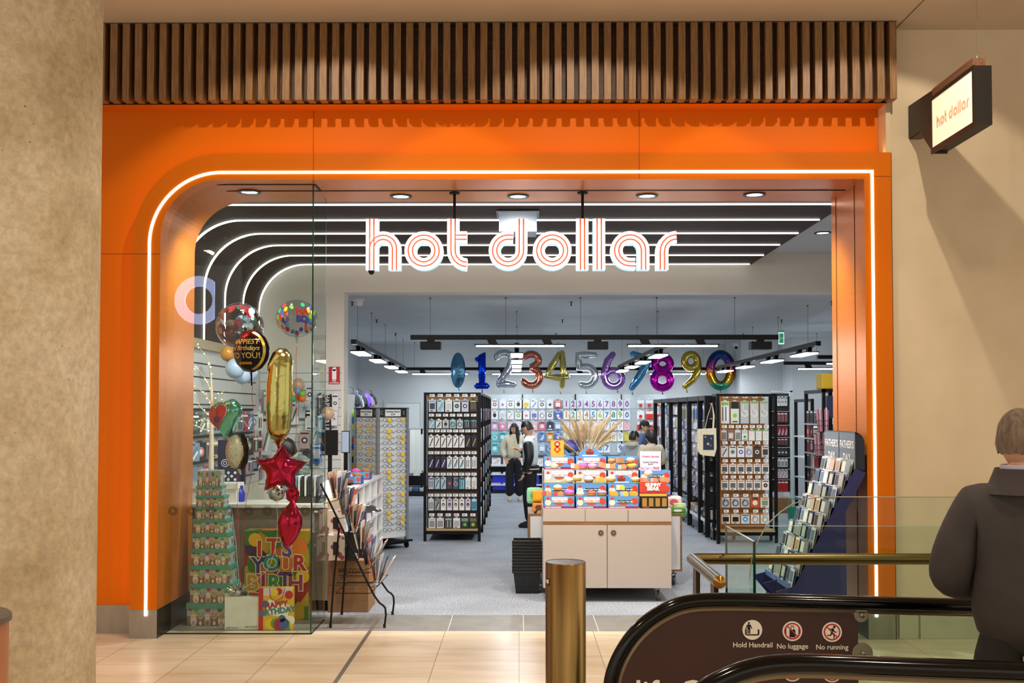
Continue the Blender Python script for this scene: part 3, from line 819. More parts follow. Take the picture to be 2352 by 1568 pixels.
MB().box(GX - 0.013, GX + 0.001, 5.6, 6.34, gz, gz + 0.002).box(GX, 6.5, 6.335, 6.347, gz, gz + 0.002).build('glass_edge', pm('glass_edge_light', '#b9c6bc', 0.2), gt)
MB().box(GX - 0.02, 6.5, 6.32, 6.36, 0, 0.03).box(GX - 0.02, GX + 0.008, 5.59, 6.34, 0, 0.03).build('base_channel', M['steel'], gt)
# curved glass end panel
yc = 5.86
pts = [(1722, 1372), (1722, 1330), (1727, 1285), (1740, 1245), (1762, 1205), (1790, 1178), (1820, 1158), (1855, 1145), (1890, 1141)]
pw = [at(x, y, yc) for x, y in pts]
poly = [(p.x, yc, p.z) for p in pw]; poly[0] = (poly[0][0], yc, 0.02)
poly += [(3.4, yc, pw[-1].z), (4.4, yc, pw[-1].z - 0.14), (5.0, yc, pw[-1].z - 0.5), (5.0, yc, 0.02)]
ct = thing('curved_glass_screen', 'tall clear glass screen with a rounded corner beside the escalator', 'screen', (poly[0][0], yc, 0))
MB().prism(poly, (0, 0.01, 0)).build('pane', M['glass2'], ct)
MB().tube([(p[0], yc + 0.005, p[2]) for p in poly[1:-1]], 0.0035, 6).build('glass_edge', pm('glass_edge_tan', '#a9a48c', 0.3), ct)
MB().box(poly[0][0], 5.0, yc - 0.02, yc + 0.03, 0, 0.022).build('base_channel', M['steel'], ct)

ES = thing('escalator', 'escalator with glossy black handrails and brown safety sign panel', 'escalator', (0.6, 4.3, 0))
YE1, YE2 = 4.95, 3.67
def hr(pts, Y, back):
    P = [at(x, y, Y) for x, y in pts]
    # close the newel loop below the frame
    return P
far = [(1404, 1600), (1402, 1568), (1412, 1530), (1428, 1496), (1450, 1463), (1480, 1432), (1515, 1407), (1555, 1388), (1600, 1379), (1660, 1377), (1740, 1378), (1900, 1382), (2130, 1388), (2500, 1396), (2900, 1404)]
near = [(1560, 1660), (1585, 1618), (1620, 1581), (1665, 1556), (1715, 1537), (1770, 1526), (1830, 1523), (1900, 1524), (2000, 1528), (2130, 1533), (2400, 1543), (2900, 1563)]
def smooth_path(P, k=3):
    out = []
    for i in range(len(P) - 1):
        p0 = P[max(i - 1, 0)]; p1 = P[i]; p2 = P[i + 1]; p3 = P[min(i + 2, len(P) - 1)]
        for j in range(k):
            t_ = j / k
            out.append(0.5 * ((2 * p1) + (p2 - p0) * t_ + (2 * p0 - 5 * p1 + 4 * p2 - p3) * t_ * t_ + (3 * p1 - p0 - 3 * p2 + p3) * t_ ** 3))
    out.append(P[-1]); return out
for (pts, Y, low) in ((far, YE1, (-0.36, 0.35)), (near, YE2, (-0.36, 0.35))):
    P = [at(x, y, Y) for x, y in pts]
    P0 = P[0]
    # newel return
    extra = [Vector((P0.x + 0.42, Y, P0.z - 0.52)), Vector((P0.x + 0.18, Y, P0.z - 0.44)), Vector((P0.x + 0.05, Y, P0.z - 0.27)), Vector((P0.x + 0.0, Y, P0.z - 0.1))]
    PP = smooth_path(extra + P, 4)
    mb = MB(); mb.tube(PP, 0.034, 16, flat=1.25, up=(0, 1, 0))
    mb.build('handrail', M['gloss'], ES, smooth=True, angle=70)
    # trim under the handrail
    Q = [p.copy() for p in PP]; In = []
    for i, p in enumerate(PP):
        a = PP[max(i - 1, 0)]; b = PP[min(i + 1, len(PP) - 1)]; t_ = (b - a).normalized(); nn = Vector((t_.z, 0, -t_.x))
        In.append(p + nn * 0.042)
    mb = MB(); mb.tube(In, 0.011, 8, flat=1.2, up=(0, 1, 0))
    tag(mb.build('rail_profile', pm('champagne_rail', '#9d8a70', 0.3, 0.9), ES, smooth=True), 'champagne metal strip under the handrail')
    if Y == YE1: InFar = In
    else: InNear = In
# brown panel on the far balustrade, glass beyond
pxr = at(1970, 1480, YE1).x
fp = [(p.x, YE1 - 0.006, p.z - 0.0) for p in InFar if p.x < pxr]
fp += [(pxr, YE1 - 0.006, InFar[-1].z + 0.01), (pxr, YE1 - 0.006, 0.10), (fp[0][0], YE1 - 0.006, 0.10)]
brown = noisy('brown_sign_panel', '#3a1a12', '#40201a', 3, 0.4)
BP = MB().prism(fp, (0, 0.012, 0)).build('safety_panel', brown, ES)
gp = [(pxr, YE1, 0.08), (6, YE1, 0.08), (6, YE1, InFar[-1].z), (pxr, YE1, InFar[-1].z + 0.02)]
MB().prism(gp, (0, 0.01, 0)).build('glass_panel', M['glass2'], ES)
np_ = [(p.x, YE2, p.z) for p in InNear if p.x < 5]
np_ += [(5, YE2, 0.1), (np_[0][0], YE2, 0.1)]
MB().prism(np_, (0, 0.01, 0)).build('glass_panel', M['glass2'], ES)
for (px, py, r_) in ((1978, 1412, 0.034), (1981, 1500, 0.05)):
    p = at(px, py, YE1 - 0.012)
    mb = MB().prism([(p.x + r_ * math.cos(a * PI / 12), p.y, p.z + r_ * math.sin(a * PI / 12)) for a in range(24)], (0, 0.012, 0))
    mb.ball((p.x + 0.004, p.y - 0.004, p.z), 0.014, 0.01, 0.014, 12, 8)
    mb.build('glass_clamp', pm('nickel_clamp', '#8c8574', 0.25, 0.9), ES, smooth=True)
MB().box(fp[0][0] + 0.2, 6, YE2 - 0.08, YE2 + 0.1, 0, 0.10).box(fp[0][0] + 0.2, 6, YE1 - 0.1, YE1 + 0.1, 0, 0.10).build('skirt', M['steel'], ES)
mb = MB().box(1.5, 6, YE2 + 0.1, YE1 - 0.1, 0.0, 0.012)
for i in range(40): mb.box(1.5, 6, YE2 + 0.12 + i * 0.026, YE2 + 0.13 + i * 0.026, 0.012, 0.018)
mb.build('step_plate', pm('step_aluminium', '#6c6a66', 0.4, 0.8), ES)
# pictograms and writing on the brown panel
ivory, red_, blk = col('#f3ead9'), col('#c01c28'), col('#0c0a0a')
yp = YE1 - 0.0085
def roundel(px, py, kind):
    c = at(px, py, yp); s = 22.5 / F * YE1
    mb = MB(); mb.disc(c, s, 32, 0)
    def P2(a, b, dy=-0.0006): return (c.x + a * s, yp + dy, c.z + b * s)
    def bar(a, b, w, mi, dy=-0.0006):
        a = Vector(a); b = Vector(b); t_ = (b - a).normalized(); n2 = Vector((-t_.y, t_.x)) * w / 2
        mb.add([P2(*(a + n2), dy), P2(*(a - n2), dy), P2(*(b - n2), dy), P2(*(b + n2), dy)], [(0, 1, 2, 3)], mi)
    def dot(a, r, mi=2): mb.disc(P2(a[0], a[1]), r * s, 12, mi)
    if kind == 'hold':
        dot((-0.35, 0.68), 0.11); bar((-0.35, 0.55), (-0.35, 0.05), 0.30, 2); bar((-0.43, 0.1), (-0.43, -0.38), 0.12, 2); bar((-0.27, 0.1), (-0.27, -0.38), 0.12, 2)
        bar((-0.5, 0.5), (-0.68, 0.05), 0.09, 2); bar((-0.2, 0.5), (-0.05, 0.12), 0.09, 2); bar((-0.66, 0.05), (-0.66, -0.5), 0.17, 2); bar((0.62, 0.05), (0.62, -0.5), 0.17, 2); bar((-0.6, -0.5), (0.6, -0.5), 0.13, 2)
    if kind == 'bag':
        bar((0, 0.15), (0, -0.62), 0.6, 2); bar((-0.13, 0.5), (-0.13, 0.15), 0.06, 2); bar((0.13, 0.5), (0.13, 0.15), 0.06, 2); bar((-0.16, 0.5), (0.16, 0.5), 0.08, 2); bar((-0.66, 0.3), (-0.66, -0.3), 0.10, 2); bar((0.66, 0.3), (0.66, -0.3), 0.10, 2)
    if kind == 'run':
        dot((0.22, 0.5), 0.13); bar((0.12, 0.35), (-0.05, -0.1), 0.22, 2); bar((-0.05, -0.1), (-0.15, -0.35), 0.14, 2); bar((-0.15, -0.35), (-0.5, -0.33), 0.11, 2); bar((0.0, -0.1), (0.2, -0.3), 0.14, 2); bar((0.2, -0.28), (0.2, -0.65), 0.11, 2); bar((0.12, 0.3), (-0.25, 0.3), 0.1, 2); bar((0.12, 0.25), (0.28, -0.02), 0.1, 2); bar((0.28, -0.0), (0.5, -0.0), 0.09, 2)
    if kind in ('bag', 'run', 'no'):
        mb2 = [P2(0, 0, -0.001)]
        mb.ring(P2(0, 0, -0.001), 0.70 * s, 0.84 * s, 28, 1); bar((-0.54, 0.54), (0.54, -0.54), 0.12, 1, -0.0012)
        if kind == 'no': bar((-0.3, 0.1), (0.3, -0.4), 0.2, 2)
    if kind == 'up':
        bar((0, 0.7), (0, 0.3), 0.06, 2); bar((-0.15, 0.55), (0, 0.72), 0.08, 2); bar((0.15, 0.55), (0, 0.72), 0.08, 2)
    o = mb.build('pictogram', [ivory, red_, blk], BP)
for px, py, k, nm in ((1728, 1446, 'hold', 'person holding the handrail'), (1820, 1449, 'bag', 'crossed out suitcase'), (1911, 1451, 'run', 'crossed out runner'), (1728, 1541, 'up', ''), (1820, 1542, 'no', ''), (1911, 1544, 'no', '')):
    roundel(px, py, k)
mb = MB()
for s_, px, py, w in (('Hold Handrail', 1729, 1481, 80), ('No luggage', 1820, 1484, 68), ('No running', 1911, 1486, 65)):
    p = at(px, py, yp); sz = 0.0335
    put_text(mb, s_, sz, T(p.x, yp - 0.0004, p.z), bold=0.0004)
    tag(mb.build('lettering', ivory, BP), 'white lettering reading ' + s_); mb = MB()
p = at(1535, 1592, yp)
put_text(mb, 'lift C', 0.16, T(p.x, yp - 0.0004, p.z), bold=0.002)
tag(mb.build('big_lettering', ivory, BP), 'tops of large white letters')
# ================================================================ PRODUCT PACKS
class Proto:
    def __init__(s, make): s.make = make; s.o = None; s.used = False
    def put(s, loc, rz=0, label=None, cat=None, group=None, scale=None, rot=None):
        if s.o is None:
            s.o = s.make(); o = s.o
        else: o = dup(s.o)
        o.location = loc; o.rotation_euler = rot if rot is not None else (0, 0, rz)
        o.scale = scale if scale is not None else (1, 1, 1)
        tag(o, label, cat, group)
        return o
PK = {}
def pack(w, h, base, pic, bar='#f4f4f4', motif='rect', d=0.012, name='hanging_pack', txt=None, tcol='#222222', tab=True):
    """hanging retail pack; origin at bottom centre, front towards -y"""
    key = (w, h, base, pic, bar, motif, d, name, txt, tcol)
    if key in PK: return PK[key]
    def mk():
        mb = MB(); e = 0.0008
        mb.box(-w / 2, w / 2, -d / 2, d / 2, 0, h, 0, bev=min(d * 0.3, 0.003))
        if tab: mb.box(-w * 0.18, w * 0.18, -0.001, 0.001, h, h + 0.018, 0)
        f = -d / 2 - e
        def q(x0, x1, z0, z1, mi, y=f): mb.add([(x0, y, z0), (x1, y, z0), (x1, y, z1), (x0, y, z1)], [(0, 1, 2, 3)], mi)
        if motif == 'rect':
            q(-w * .36, w * .36, h * .22, h * .72, 1); q(-w * .4, w * .4, h * .82, h * .92, 2); q(-w * .3, w * .1, h * .07, h * .14, 3)
        elif motif == 'disc':
            mb.disc((0, f, h * .48), w * .30, 18, 1); mb.disc((0, f - e, h * .48), w * .15, 14, 2); q(-w * .4, w * .4, h * .84, h * .92, 3)
        elif motif == 'slash':
            mb.add([(-w * .34, f, h * .16), (-w * .22, f, h * .10), (w * .36, f, h * .72), (w * .24, f, h * .80)], [(0, 1, 2, 3)], 1)
            mb.add([(-w * .1, f, h * .12), (w * .04, f, h * .10), (w * .38, f, h * .5), (w * .3, f, h * .58)], [(0, 1, 2, 3)], 2); q(-w * .4, w * .1, h * .86, h * .93, 3)
        elif motif == 'face':
            mb.disc((0, f, h * .5), w * .27, 18, 3, rw=w * .33); mb.disc((0, f - e, h * .46), w * .17, 16, 1, rw=w * .22); q(-w * .36, w * .36, h * .06, h * .18, 2); q(-w * .25, w * .25, h * .84, h * .9, 3)
        elif motif == 'coil':
            for r in (.34, .25): mb.ring((0, f, h * .45), w * r, w * (r + .06), 18, 1)
            mb.add([(-w * .28, f, h * .45), (-w * .2, f, h * .45), (-w * .1, f, h * .86), (-w * .18, f, h * .86)], [(0, 1, 2, 3)], 1)
            q(-w * .45, w * .45, h * .9, h * .98, 2)
        elif motif == 'bars':
            for i in range(4): q(-w * .34 + i * w * .19, -w * .24 + i * w * .19, h * .12, h * .74, 1 if i % 2 else 3)
            q(-w * .42, w * .42, h * .82, h * .94, 2)
        elif motif == 'top':
            q(-w * .48, w * .48, h * .66, h * .98, 1); mb.disc((0, f, h * .36), w * .24, 14, 2); q(-w * .3, w * .3, h * .06, h * .11, 3)
        elif motif == 'star':
            pts = [(0 + (w * .34 if i % 2 == 0 else w * .15) * math.sin(i * PI / 5), f, h * .46 + (w * .34 if i % 2 == 0 else w * .15) * math.cos(i * PI / 5)) for i in range(10)]
            mb.add(pts + [(0, f, h * .46)], [(i, (i + 1) % 10, 10) for i in range(10)], 1); q(-w * .4, w * .4, h * .84, h * .93, 2)
        elif motif == 'digit':
            mb2 = put_text(mb, txt, w * 1.25, T(0, f, h * .50), mi=1, bold=w * 0.035)
            q(-w * .12, w * .12, h * .9, h * .95, 3)
        o = mb.build(name, [col(base, 0.4), col(pic, 0.35), col(bar, 0.4), col(tcol, 0.4)], local=True)
        return o
    PK[key] = Proto(mk); return PK[key]
TICK = Proto(lambda: MB().box(-0.034, 0.034, -0.004, 0, -0.022, 0.022).build('price_ticket', col('#f3f5f5', 0.35), local=True))
HOOK = Proto(lambda: MB().tube([(0, 0, 0), (0, 0.11, 0.004)], 0.003, 5).build('hook', M['steel'], local=True))
def childput(proto, parent, loc, rz=0, scale=None):
    o = proto.put(loc, rz, scale=scale)
    for k in ('label', 'category', 'group'):
        if k in o: del o[k]
    o.parent = parent
    return o
TKM = {}
def ticket(parent, loc, rz=0, scale=None):
    if 'm' not in TKM:
        mb = MB().box(-0.036, 0.036, -0.004, 0, -0.02, 0.02, 0)
        mb.box(-0.024, 0.012, -0.0046, -0.004, 0.002, 0.010, 1).box(-0.024, 0.004, -0.0046, -0.004, -0.010, -0.004, 1)
        o = mb.build('price_ticket', [col('#f1f3f3', 0.35), col('#6e7478')], local=True); TKM['m'] = o; 
    else:
        o = TKM['m'].copy(); COL.objects.link(o)
    o.parent = parent; o.location = Vector(loc) - wloc(parent); o.rotation_euler = (0, 0, rz)
    if scale: o.scale = scale
    return o
rnd = random.Random(7)

def frame_rack(name, label, cat, x0, x1, y0, y1, z1, posts_x, posts_y, board=None, group=None, deck=True, deckc='#c9a878'):
    """black tube rack with uprights at the given places, wooden deck, back board"""
    t = thing(name, label, cat, ((x0 + x1) / 2, y0, 0), group=group)
    seen = set()
    for x in posts_x:
        for y in posts_y:
            MB().box(x - 0.02, x + 0.02, y, y + 0.04, 0, z1 - 0.036).build('upright', M['black'], t)
    mb = MB()
    mb.box(x0, x1, y0, y0 + 0.03, z1 - 0.035, z1).box(x0, x0 + 0.03, y0 + .03, y1 - .03, z1 - 0.035, z1).box(x1 - 0.03, x1, y0 + .03, y1 - .03, z1 - 0.035, z1).box(x0, x1, y1 - 0.03, y1, z1 - 0.035, z1)
    mb.build('top_rail', M['black'], t)
    if deck:
        MB().box(x0 + 0.02, x1 - 0.02, y0 + 0.005, y1 - 0.01, 0.15, 0.175).build('deck', wood('pale_oak_deck', deckc, '#b8955f', 2, 'x', 0.5), t)
        MB().box(x0 + 0.02, x1 - 0.02, y0 + 0.02, y1 - 0.02, 0.10, 0.15).build('base_frame', M['black'], t)
    return t

# ---- left gondola end, facing the entrance
GY = 14.54
gx0_, gx1_ = xa(973, 1070, GY), xa(1104, 1070, GY); GZ = za(901, GY, 1040)
GL_ = frame_rack('gondola_rack', 'tall black rack left of the aisle, hung with phone cable packs', 'display rack', gx0_, gx1_, GY, 19.9, GZ, (gx0_ + 0.02, gx1_ - 0.02), (GY, 15.6, 16.7, 17.8, 18.9, 19.86))
MB().box(gx0_ + 0.04, gx1_ - 0.04, GY + 0.13, GY + 0.15, 0.17, GZ - 0.03).build('back_board', wood('board_walnut', '#3b2a1c', '#4d3826', 2, 'x', 0.6), GL_)
MB().box(gx0_ + 0.04, gx1_ - 0.04, GY + 0.10, GY + 0.13, GZ - 0.13, GZ - 0.04).build('header_board', wood('header_oak', '#b08452', '#c99a64', 2, 'x', 0.5), GL_)
for (x_, s_) in ((gx1_ - 0.12, 1), (gx0_ + 0.12, -1)):
    MB().box(x_ - 0.01, x_ + 0.01, GY + 0.15, 19.85, 0.17, GZ - 0.1).build('side_board', M['blackmatte'], GL_)
rows = [ # ticket y, pack top y, pack bottom y, list of (base,pic,bar,motif)
 (908, 915, 945, [('#cfe0ee', '#3a4450', '#8fb4d4', 'rect'), ('#bfe0ee', '#8d98a8', '#5ab4cc', 'slash'), ('#f2f4f4', '#d2d6d6', '#d8dcdc', 'rect'), ('#d9e2e4', '#16181a', '#4ec0c8', 'disc'), ('#c6c6dc', '#22242c', '#f0f0f4', 'disc'), ('#3a2c22', '#5b4a3e', '#b8d430', 'rect')]),
 (953, 961, 983, [('#a8c6d8', '#e6ecf0', '#3cb6c8', 'slash'), ('#e8ecec', '#1d1f22', '#2cc0d0', 'slash'), ('#d6d8d8', '#3e4246', '#9aa0a4', 'face'), ('#9ac4d0', '#2a3036', '#dfe6e8', 'coil'), ('#c8d0d4', '#2a2e32', '#5bc0cc', 'coil'), ('#33383c', '#9aaab0', '#4fb8c8', 'bars'), ('#3a4248', '#8a949a', '#5cc4d0', 'bars')]),
 (989, 997, 1027, [('#f1f1ef', '#33363a', '#e4e4e2', 'slash')] * 6 + [('#15182c', '#c89a50', '#20264a', 'slash')] * 2),
 (1039, 1046, 1075, [('#1d1a3c', '#d8d8e4', '#2c4a8c', 'slash'), ('#23203c', '#c8c8d4', '#503a80', 'slash'), ('#2a2448', '#cfd0e0', '#4a4a9c', 'slash'), ('#e8eced', '#5a5a7c', '#4ab8cc', 'slash'), ('#eceeef', '#1a1c1e', '#4ab8cc', 'slash'), ('#eceeef', '#26282a', '#4ab8cc', 'slash'), ('#f0f1f0', '#c9c9c6', '#e6e6e3', 'bars'), ('#eff0ef', '#c2c2c0', '#e2e2e0', 'bars')]),
 (1088, 1093, 1122, [('#d8dde4', '#2c2c66', '#3a3a7c', 'bars'), ('#9fc0cc', '#5a5e62', '#dfe6ea', 'slash'), ('#b4ccd4', '#4a4e52', '#4cc0cc', 'slash'), ('#3c4452', '#c23c4c', '#7a8ea0', 'disc'), ('#4c5664', '#c4ccd4', '#8a98a8', 'coil'), ('#5fb8d4', '#e8c8a0', '#2c2e34', 'bars'), ('#f2f2f0', '#dadad8', '#e6e6e4', 'rect'), ('#f2f2f0', '#d6d6d4', '#e6e6e4', 'rect')]),
 (1136, 1142, 1171, [('#e6e6e4', '#2a2c2e', '#c8c8c6', 'bars'), ('#8f979c', '#2a2e32', '#e0e4e6', 'slash'), ('#eeece8', '#c8a890', '#f4f4f2', 'face'), ('#ccc8d8', '#b08a88', '#f4f4f2', 'face'), ('#e8e2da', '#c8b098', '#f4f4f2', 'face'), ('#f0ece6', '#b88468', '#f4f4f2', 'face'), ('#d4cede', '#9a7880', '#f4f4f2', 'face'), ('#6cc0dc', '#2a2c30', '#f0f4f4', 'bars')]),
 (1181, 1186, 1212, [('#e8e8e6', '#1e2022', '#b8b8b6', 'bars'), ('#eceae8', '#222426', '#d4d4d2', 'bars'), ('#5a6066', '#c8ced2', '#9ad4a0', 'bars'), ('#e6e4e0', '#b8b6b2', '#f4f4f4', 'rect'), ('#2c3a34', '#7a9888', '#6cc04a', 'top'), ('#3a3e2c', '#6a6e50', '#9ccc3c', 'top')]),
]
def cname(hexs):
    h = hexs.lstrip('#'); r, g, b = [int(h[i:i + 2], 16) for i in (0, 2, 4)]
    mx, mn = max(r, g, b), min(r, g, b)
    if mx < 70: return 'black'
    if mx - mn < 26: return 'white' if mx > 215 else ('grey' if mx > 100 else 'dark grey')
    if b == mx: return ('pale blue' if mn > 140 else ('dark blue' if mx < 130 else 'blue')) if r < 190 or g > r else 'lilac'
    if g == mx: return 'pale green' if mn > 140 else 'green'
    if g > r * 0.78: return 'yellow' if b < 140 else 'cream'
    if g > r * 0.5: return 'orange' if b < g else 'pink'
    return 'pink' if b > 100 else 'red'
def fill(rack, x0, x1, Y, rows_, where, group, noun, wfac=0.86, tick=True, yoff=0.0):
    for ri, (ty, tp, bt, items) in enumerate(rows_):
        n = len(items)
        z0, z1 = za(bt, Y), za(tp, Y); h = round(z1 - z0 - 0.015, 3); w = round((x1 - x0) / n * wfac, 3)
        h = min(h, w * 3.2)
        for i, (b_, p_, s_, m_) in enumerate(items):
            x = x0 + (x1 - x0) * (i + 0.5) / n
            pr = pack(w, h, b_, p_, s_, m_, name=noun.replace(' ', '_'))
            side = '%s from the left' % ORD[i]
            pr.put((x, Y - 0.02 + yoff, z1 - 0.018 - h), 0, '%s %s, %s in the %s row of %s' % (cname(b_), noun, ORD[i], ORD[ri], where), 'pack', group)
            if tick: ticket(rack, (x, Y - 0.06 + yoff, za(ty, Y)))
            if tick:
                hk = MB().tube([(x, Y - 0.055 + yoff, za(ty, Y) - 0.012), (x, Y + 0.12, za(ty, Y) - 0.012)], 0.003, 5)
                HK.append((rack, hk))
HK = []
fill(GL_, gx0_ + 0.06, gx1_ - 0.05, GY + 0.06, rows, 'the left rack end', 'packs on the left rack end', 'cable pack')
# long right side of the left gondola
sidec = ['#e8e8ea', '#2a55b0', '#c8402c', '#f0f0f0', '#202226', '#8ab0d8', '#e6d8c0', '#c8c8cc']
for b in range(5):
    yb = 14.95 + b * 1.08
    for r in range(6):
        c = sidec[(b * 3 + r * 5) % 8]
        pack(0.30, 0.20, c, sidec[(b + r + 3) % 8], '#f0f0f0', 'rect', d=0.05, name='side_pack').put((gx1_ - 0.03, yb, 0.24 + r * 0.29), PI / 2, '%s pack, aisle side of the left rack, row %s up, %s bay' % (cname(c), ['one', 'two', 'three', 'four', 'five', 'six'][r], ORD[b]), 'pack', 'packs on the aisle side of the left rack')

# ---- right gondola end
RY = 14.40
rx0, rx1 = xa(1647, 1070, RY), xa(1786, 1070, RY); RZ = za(904, RY, 1700)
LX = 2.77
RG = frame_rack('gondola_rack', 'tall black rack right of the aisle, hung with extension lead packs', 'display rack', rx0, rx1, RY, RY + 0.34, RZ, (rx0 + 0.02, rx1 - 0.02), (RY, RY + 0.30))
MB().box(rx0 + 0.05, rx1 - 0.13, RY + 0.20, RY + 0.22, 0.17, RZ - 0.03).build('back_board', wood('board_orange_ply', '#a3672c', '#bf8444', 2, 'z', 0.5), RG)
MB().box(LX - 0.02, LX + 0.02, 14.28, 14.32, 0, RZ).build('upright', M['black'], RG)
whites = ('#eef0ee', '#cfd4d2', '#6cc04a', 'coil')
rrows = [
 (911, 918, 972, [('#e9ebea', '#f6f6f6', '#7cc850', 'bars'), ('#dfe6dc', '#2a2c2a', '#86d030', 'top'), ('#c2c6c6', '#f4f4f4', '#8cc060', 'coil'), ('#cfd2d2', '#f4f4f4', '#8cb870', 'coil'), ('#c8cccc', '#f2f2f2', '#9cc080', 'coil')]),
 (979, 984, 1011, [('#c8b8b4', '#5a3c38', '#e8e8e8', 'bars'), ('#8a807c', '#e0d8d4', '#c8502c', 'rect'), ('#cfcfcd', '#2c2c2c', '#e8e8e6', 'bars'), ('#eef0ee', '#d4d8d4', '#4cb04a', 'top'), ('#eef0ee', '#f8f8f8', '#54b848', 'coil'), ('#eef0ee', '#e0e4e0', '#54b848', 'coil'), ('#eef0ee', '#e4e6e4', '#6cc04a', 'coil')]),
 (1016, 1021, 1049, [('#dfe0e6', '#5a5e70', '#f2f2f2', 'slash'), ('#e4e6ec', '#8a9a5c', '#4c5a88', 'disc'), ('#eceef4', '#3c5ac0', '#f8f8f8', 'disc'), ('#d8dce4', '#8a90a4', '#f2f2f2', 'coil'), ('#4a4038', '#e8ddd0', '#222222', 'disc'), ('#e2ded8', '#4c4844', '#c0503c', 'rect')]),
 (1057, 1062, 1087, [('#f4f2ee', '#5a5c5e', '#f08c3c', 'rect')] * 6),
 (1094, 1099, 1124, [('#f4f2ee', '#6a6c6e', '#f08c3c', 'rect')] * 5 + [('#f4f2ee', '#17181a', '#f08c3c', 'disc')]),
 (1136, 1139, 1164, [('#c4c6c8', '#2c2e30', '#efefef', 'coil'), ('#c8cacc', '#2c2e30', '#efefef', 'coil'), ('#c4c6c8', '#3a3c3e', '#efefef', 'coil'), ('#3a2a1c', '#4a3620', '#5a4428', 'rect'), ('#d05a24', '#f4f0ec', '#f4f0ec', 'disc'), ('#f2ece4', '#8aa07c', '#f08c3c', 'rect')]),
 (1172, 1177, 1201, [('#e8dcc8', '#121314', '#d8b078', 'rect'), ('#e8dcc8', '#121314', '#d8b078', 'rect'), ('#cfdfe8', '#4a90c0', '#e8f0f4', 'disc'), ('#f0ece4', '#a8a8a0', '#f08c3c', 'coil'), ('#eef0ea', '#9cae90', '#f08c3c', 'coil')]),
]
rrows[5][3].pop(3)
fill(RG, rx0 + 0.06, rx1 - 0.10, RY + 0.08, rrows, 'the right rack end', 'packs on the right rack end', 'hardware pack')
for rack, hk in HK: hk.build('hook', M['steel'], rack)

# ---- long rack run facing the aisle, right side
LX = 2.77; pys = [14.78, 15.35, 16.32, 17.3, 18.3, 19.3, 20.4]
zt_ = za(907, 14.3, 1645)
for b in range(6):
    y0, y1 = pys[b], pys[b + 1] - 0.04
    t = thing('aisle_rack', 'black rack bay facing the aisle, %s bay back from the entrance' % ORD[b], 'display rack', (LX + 0.2, y0, 0), group='black rack bays along the right of the aisle')
    for yy in (y0, y1 - 0.002 if b == 5 else None):
        if yy is None: continue
        MB().box(LX - 0.09, LX - 0.02, yy, yy + 0.05, 0.03, zt_).build('upright', M['black'], t)
        MB().cyl((LX, yy + 0.017), 0.012, 0, 0.03, 8).build('foot', M['black'], t)
        MB().box(LX + 0.30, LX + 0.34, yy, yy + 0.035, 0.0, zt_).build('upright', M['black'], t)
    MB().box(LX + 0.17, LX + 0.19, y0 + 0.04, y1, 0.15, zt_ - 0.02).build('back_board', noisy('rack_board_grey', '#4a4640', '#5a554e', 4), t)
    MB().box(LX - 0.09, LX + 0.34, y0 + 0.035, y1, zt_ - 0.07, zt_).build('top_rail', M['black'], t)
    MB().box(LX - 0.06, LX + 0.33, y0 + 0.035, y1, 0.24, 0.275).build('shelf', M['black'], t)
    MB().box(LX - 0.065, LX - 0.06, y0 + 0.035, y1, 0.23, 0.28).build('ticket_strip', col('#e6ecf0'), t)
    zs = [0.52, 0.74, 0.96, 1.16, 1.36, 1.56, 1.78]
    for z in zs: MB().box(LX + 0.0, LX + 0.17, y0 + 0.04, y1, z + 0.165, z + 0.18).build('hook_bar', col('#c9cfd4', 0.4), t)
LC = ['#5c4c48', '#d4d6da', '#1c1e22', '#a08c70', '#f0f0f0', '#54669c', '#c8a878', '#e4e4e6', '#8c98b0', '#b890a8', '#d0d2d4', '#7c94b8']
for b in range(6):
    n = (6, 6, 5, 5, 4, 4)[b]
    for r in range(7):
        for i in range(n):
            y = pys[b] + 0.12 + (pys[b + 1] - pys[b] - 0.2) * (i + 0.5) / n
            z = [0.52, 0.74, 0.96, 1.16, 1.36, 1.56, 1.78][r]
            k = (b * 11 + r * 7 + i * 5)
            c = LC[k % 12]; h = 0.16
            if r == 6 and b < 3:
                c = [['#c03a4c', '#c84860', '#d8a0a8', '#7a3cb0', '#e8e4dc', '#3a66c8'], ['#202226', '#50545a', '#2c62c4', '#88a0b0', '#30343a', '#b8bcc0'], ['#e8e030', '#8c8470', '#a09c8c', '#706c60', '#988c78']][b][i % 6 if b < 2 else i % 5]
                lab = '%s ribbon roll strip, %s in the top row, %s aisle bay' % (cname(c), ORD[i], ORD[b])
                pack(0.075, 0.30, c, c, '#dddddd', 'bars', d=0.03, name='ribbon_strip').put((LX - 0.02, y, 1.64), -PI / 2, lab, 'ribbon', 'ribbon strips on the aisle racks')
                continue
            w = 0.135
            lab = '%s pack, place %s, row %s up, %s aisle bay' % (cname(c), ['one', 'two', 'three', 'four', 'five', 'six'][i], ['one', 'two', 'three', 'four', 'five', 'six', 'seven'][r], ORD[b])
            pack(w, h, c, LC[(k + 5) % 12], '#f0f0f2', ('rect', 'disc', 'slash', 'bars')[k % 4], d=0.03, name='accessory_pack').put((LX - 0.02, y, z), -PI / 2, lab, 'pack', 'packs hung along the aisle racks')
# goods lying on the low shelves
for b in range(6):
    for i in range(4):
        y = pys[b] + 0.16 + (pys[b + 1] - pys[b] - 0.2) * (i + 0.5) / 4
        c = LC[(b * 5 + i * 3 + 4) % 12]
        pack(0.2, 0.13, c, LC[(b + i * 4 + 2) % 12], '#f0f0f2', 'rect', d=0.18, name='boxed_set', tab=False).put((LX + 0.04, y, 0.275), -PI / 2, '%s boxed set, %s along the low shelf of the %s aisle bay' % (cname(c), ORD[i], ORD[b]), 'box', 'boxed sets on the low shelves of the aisle racks')

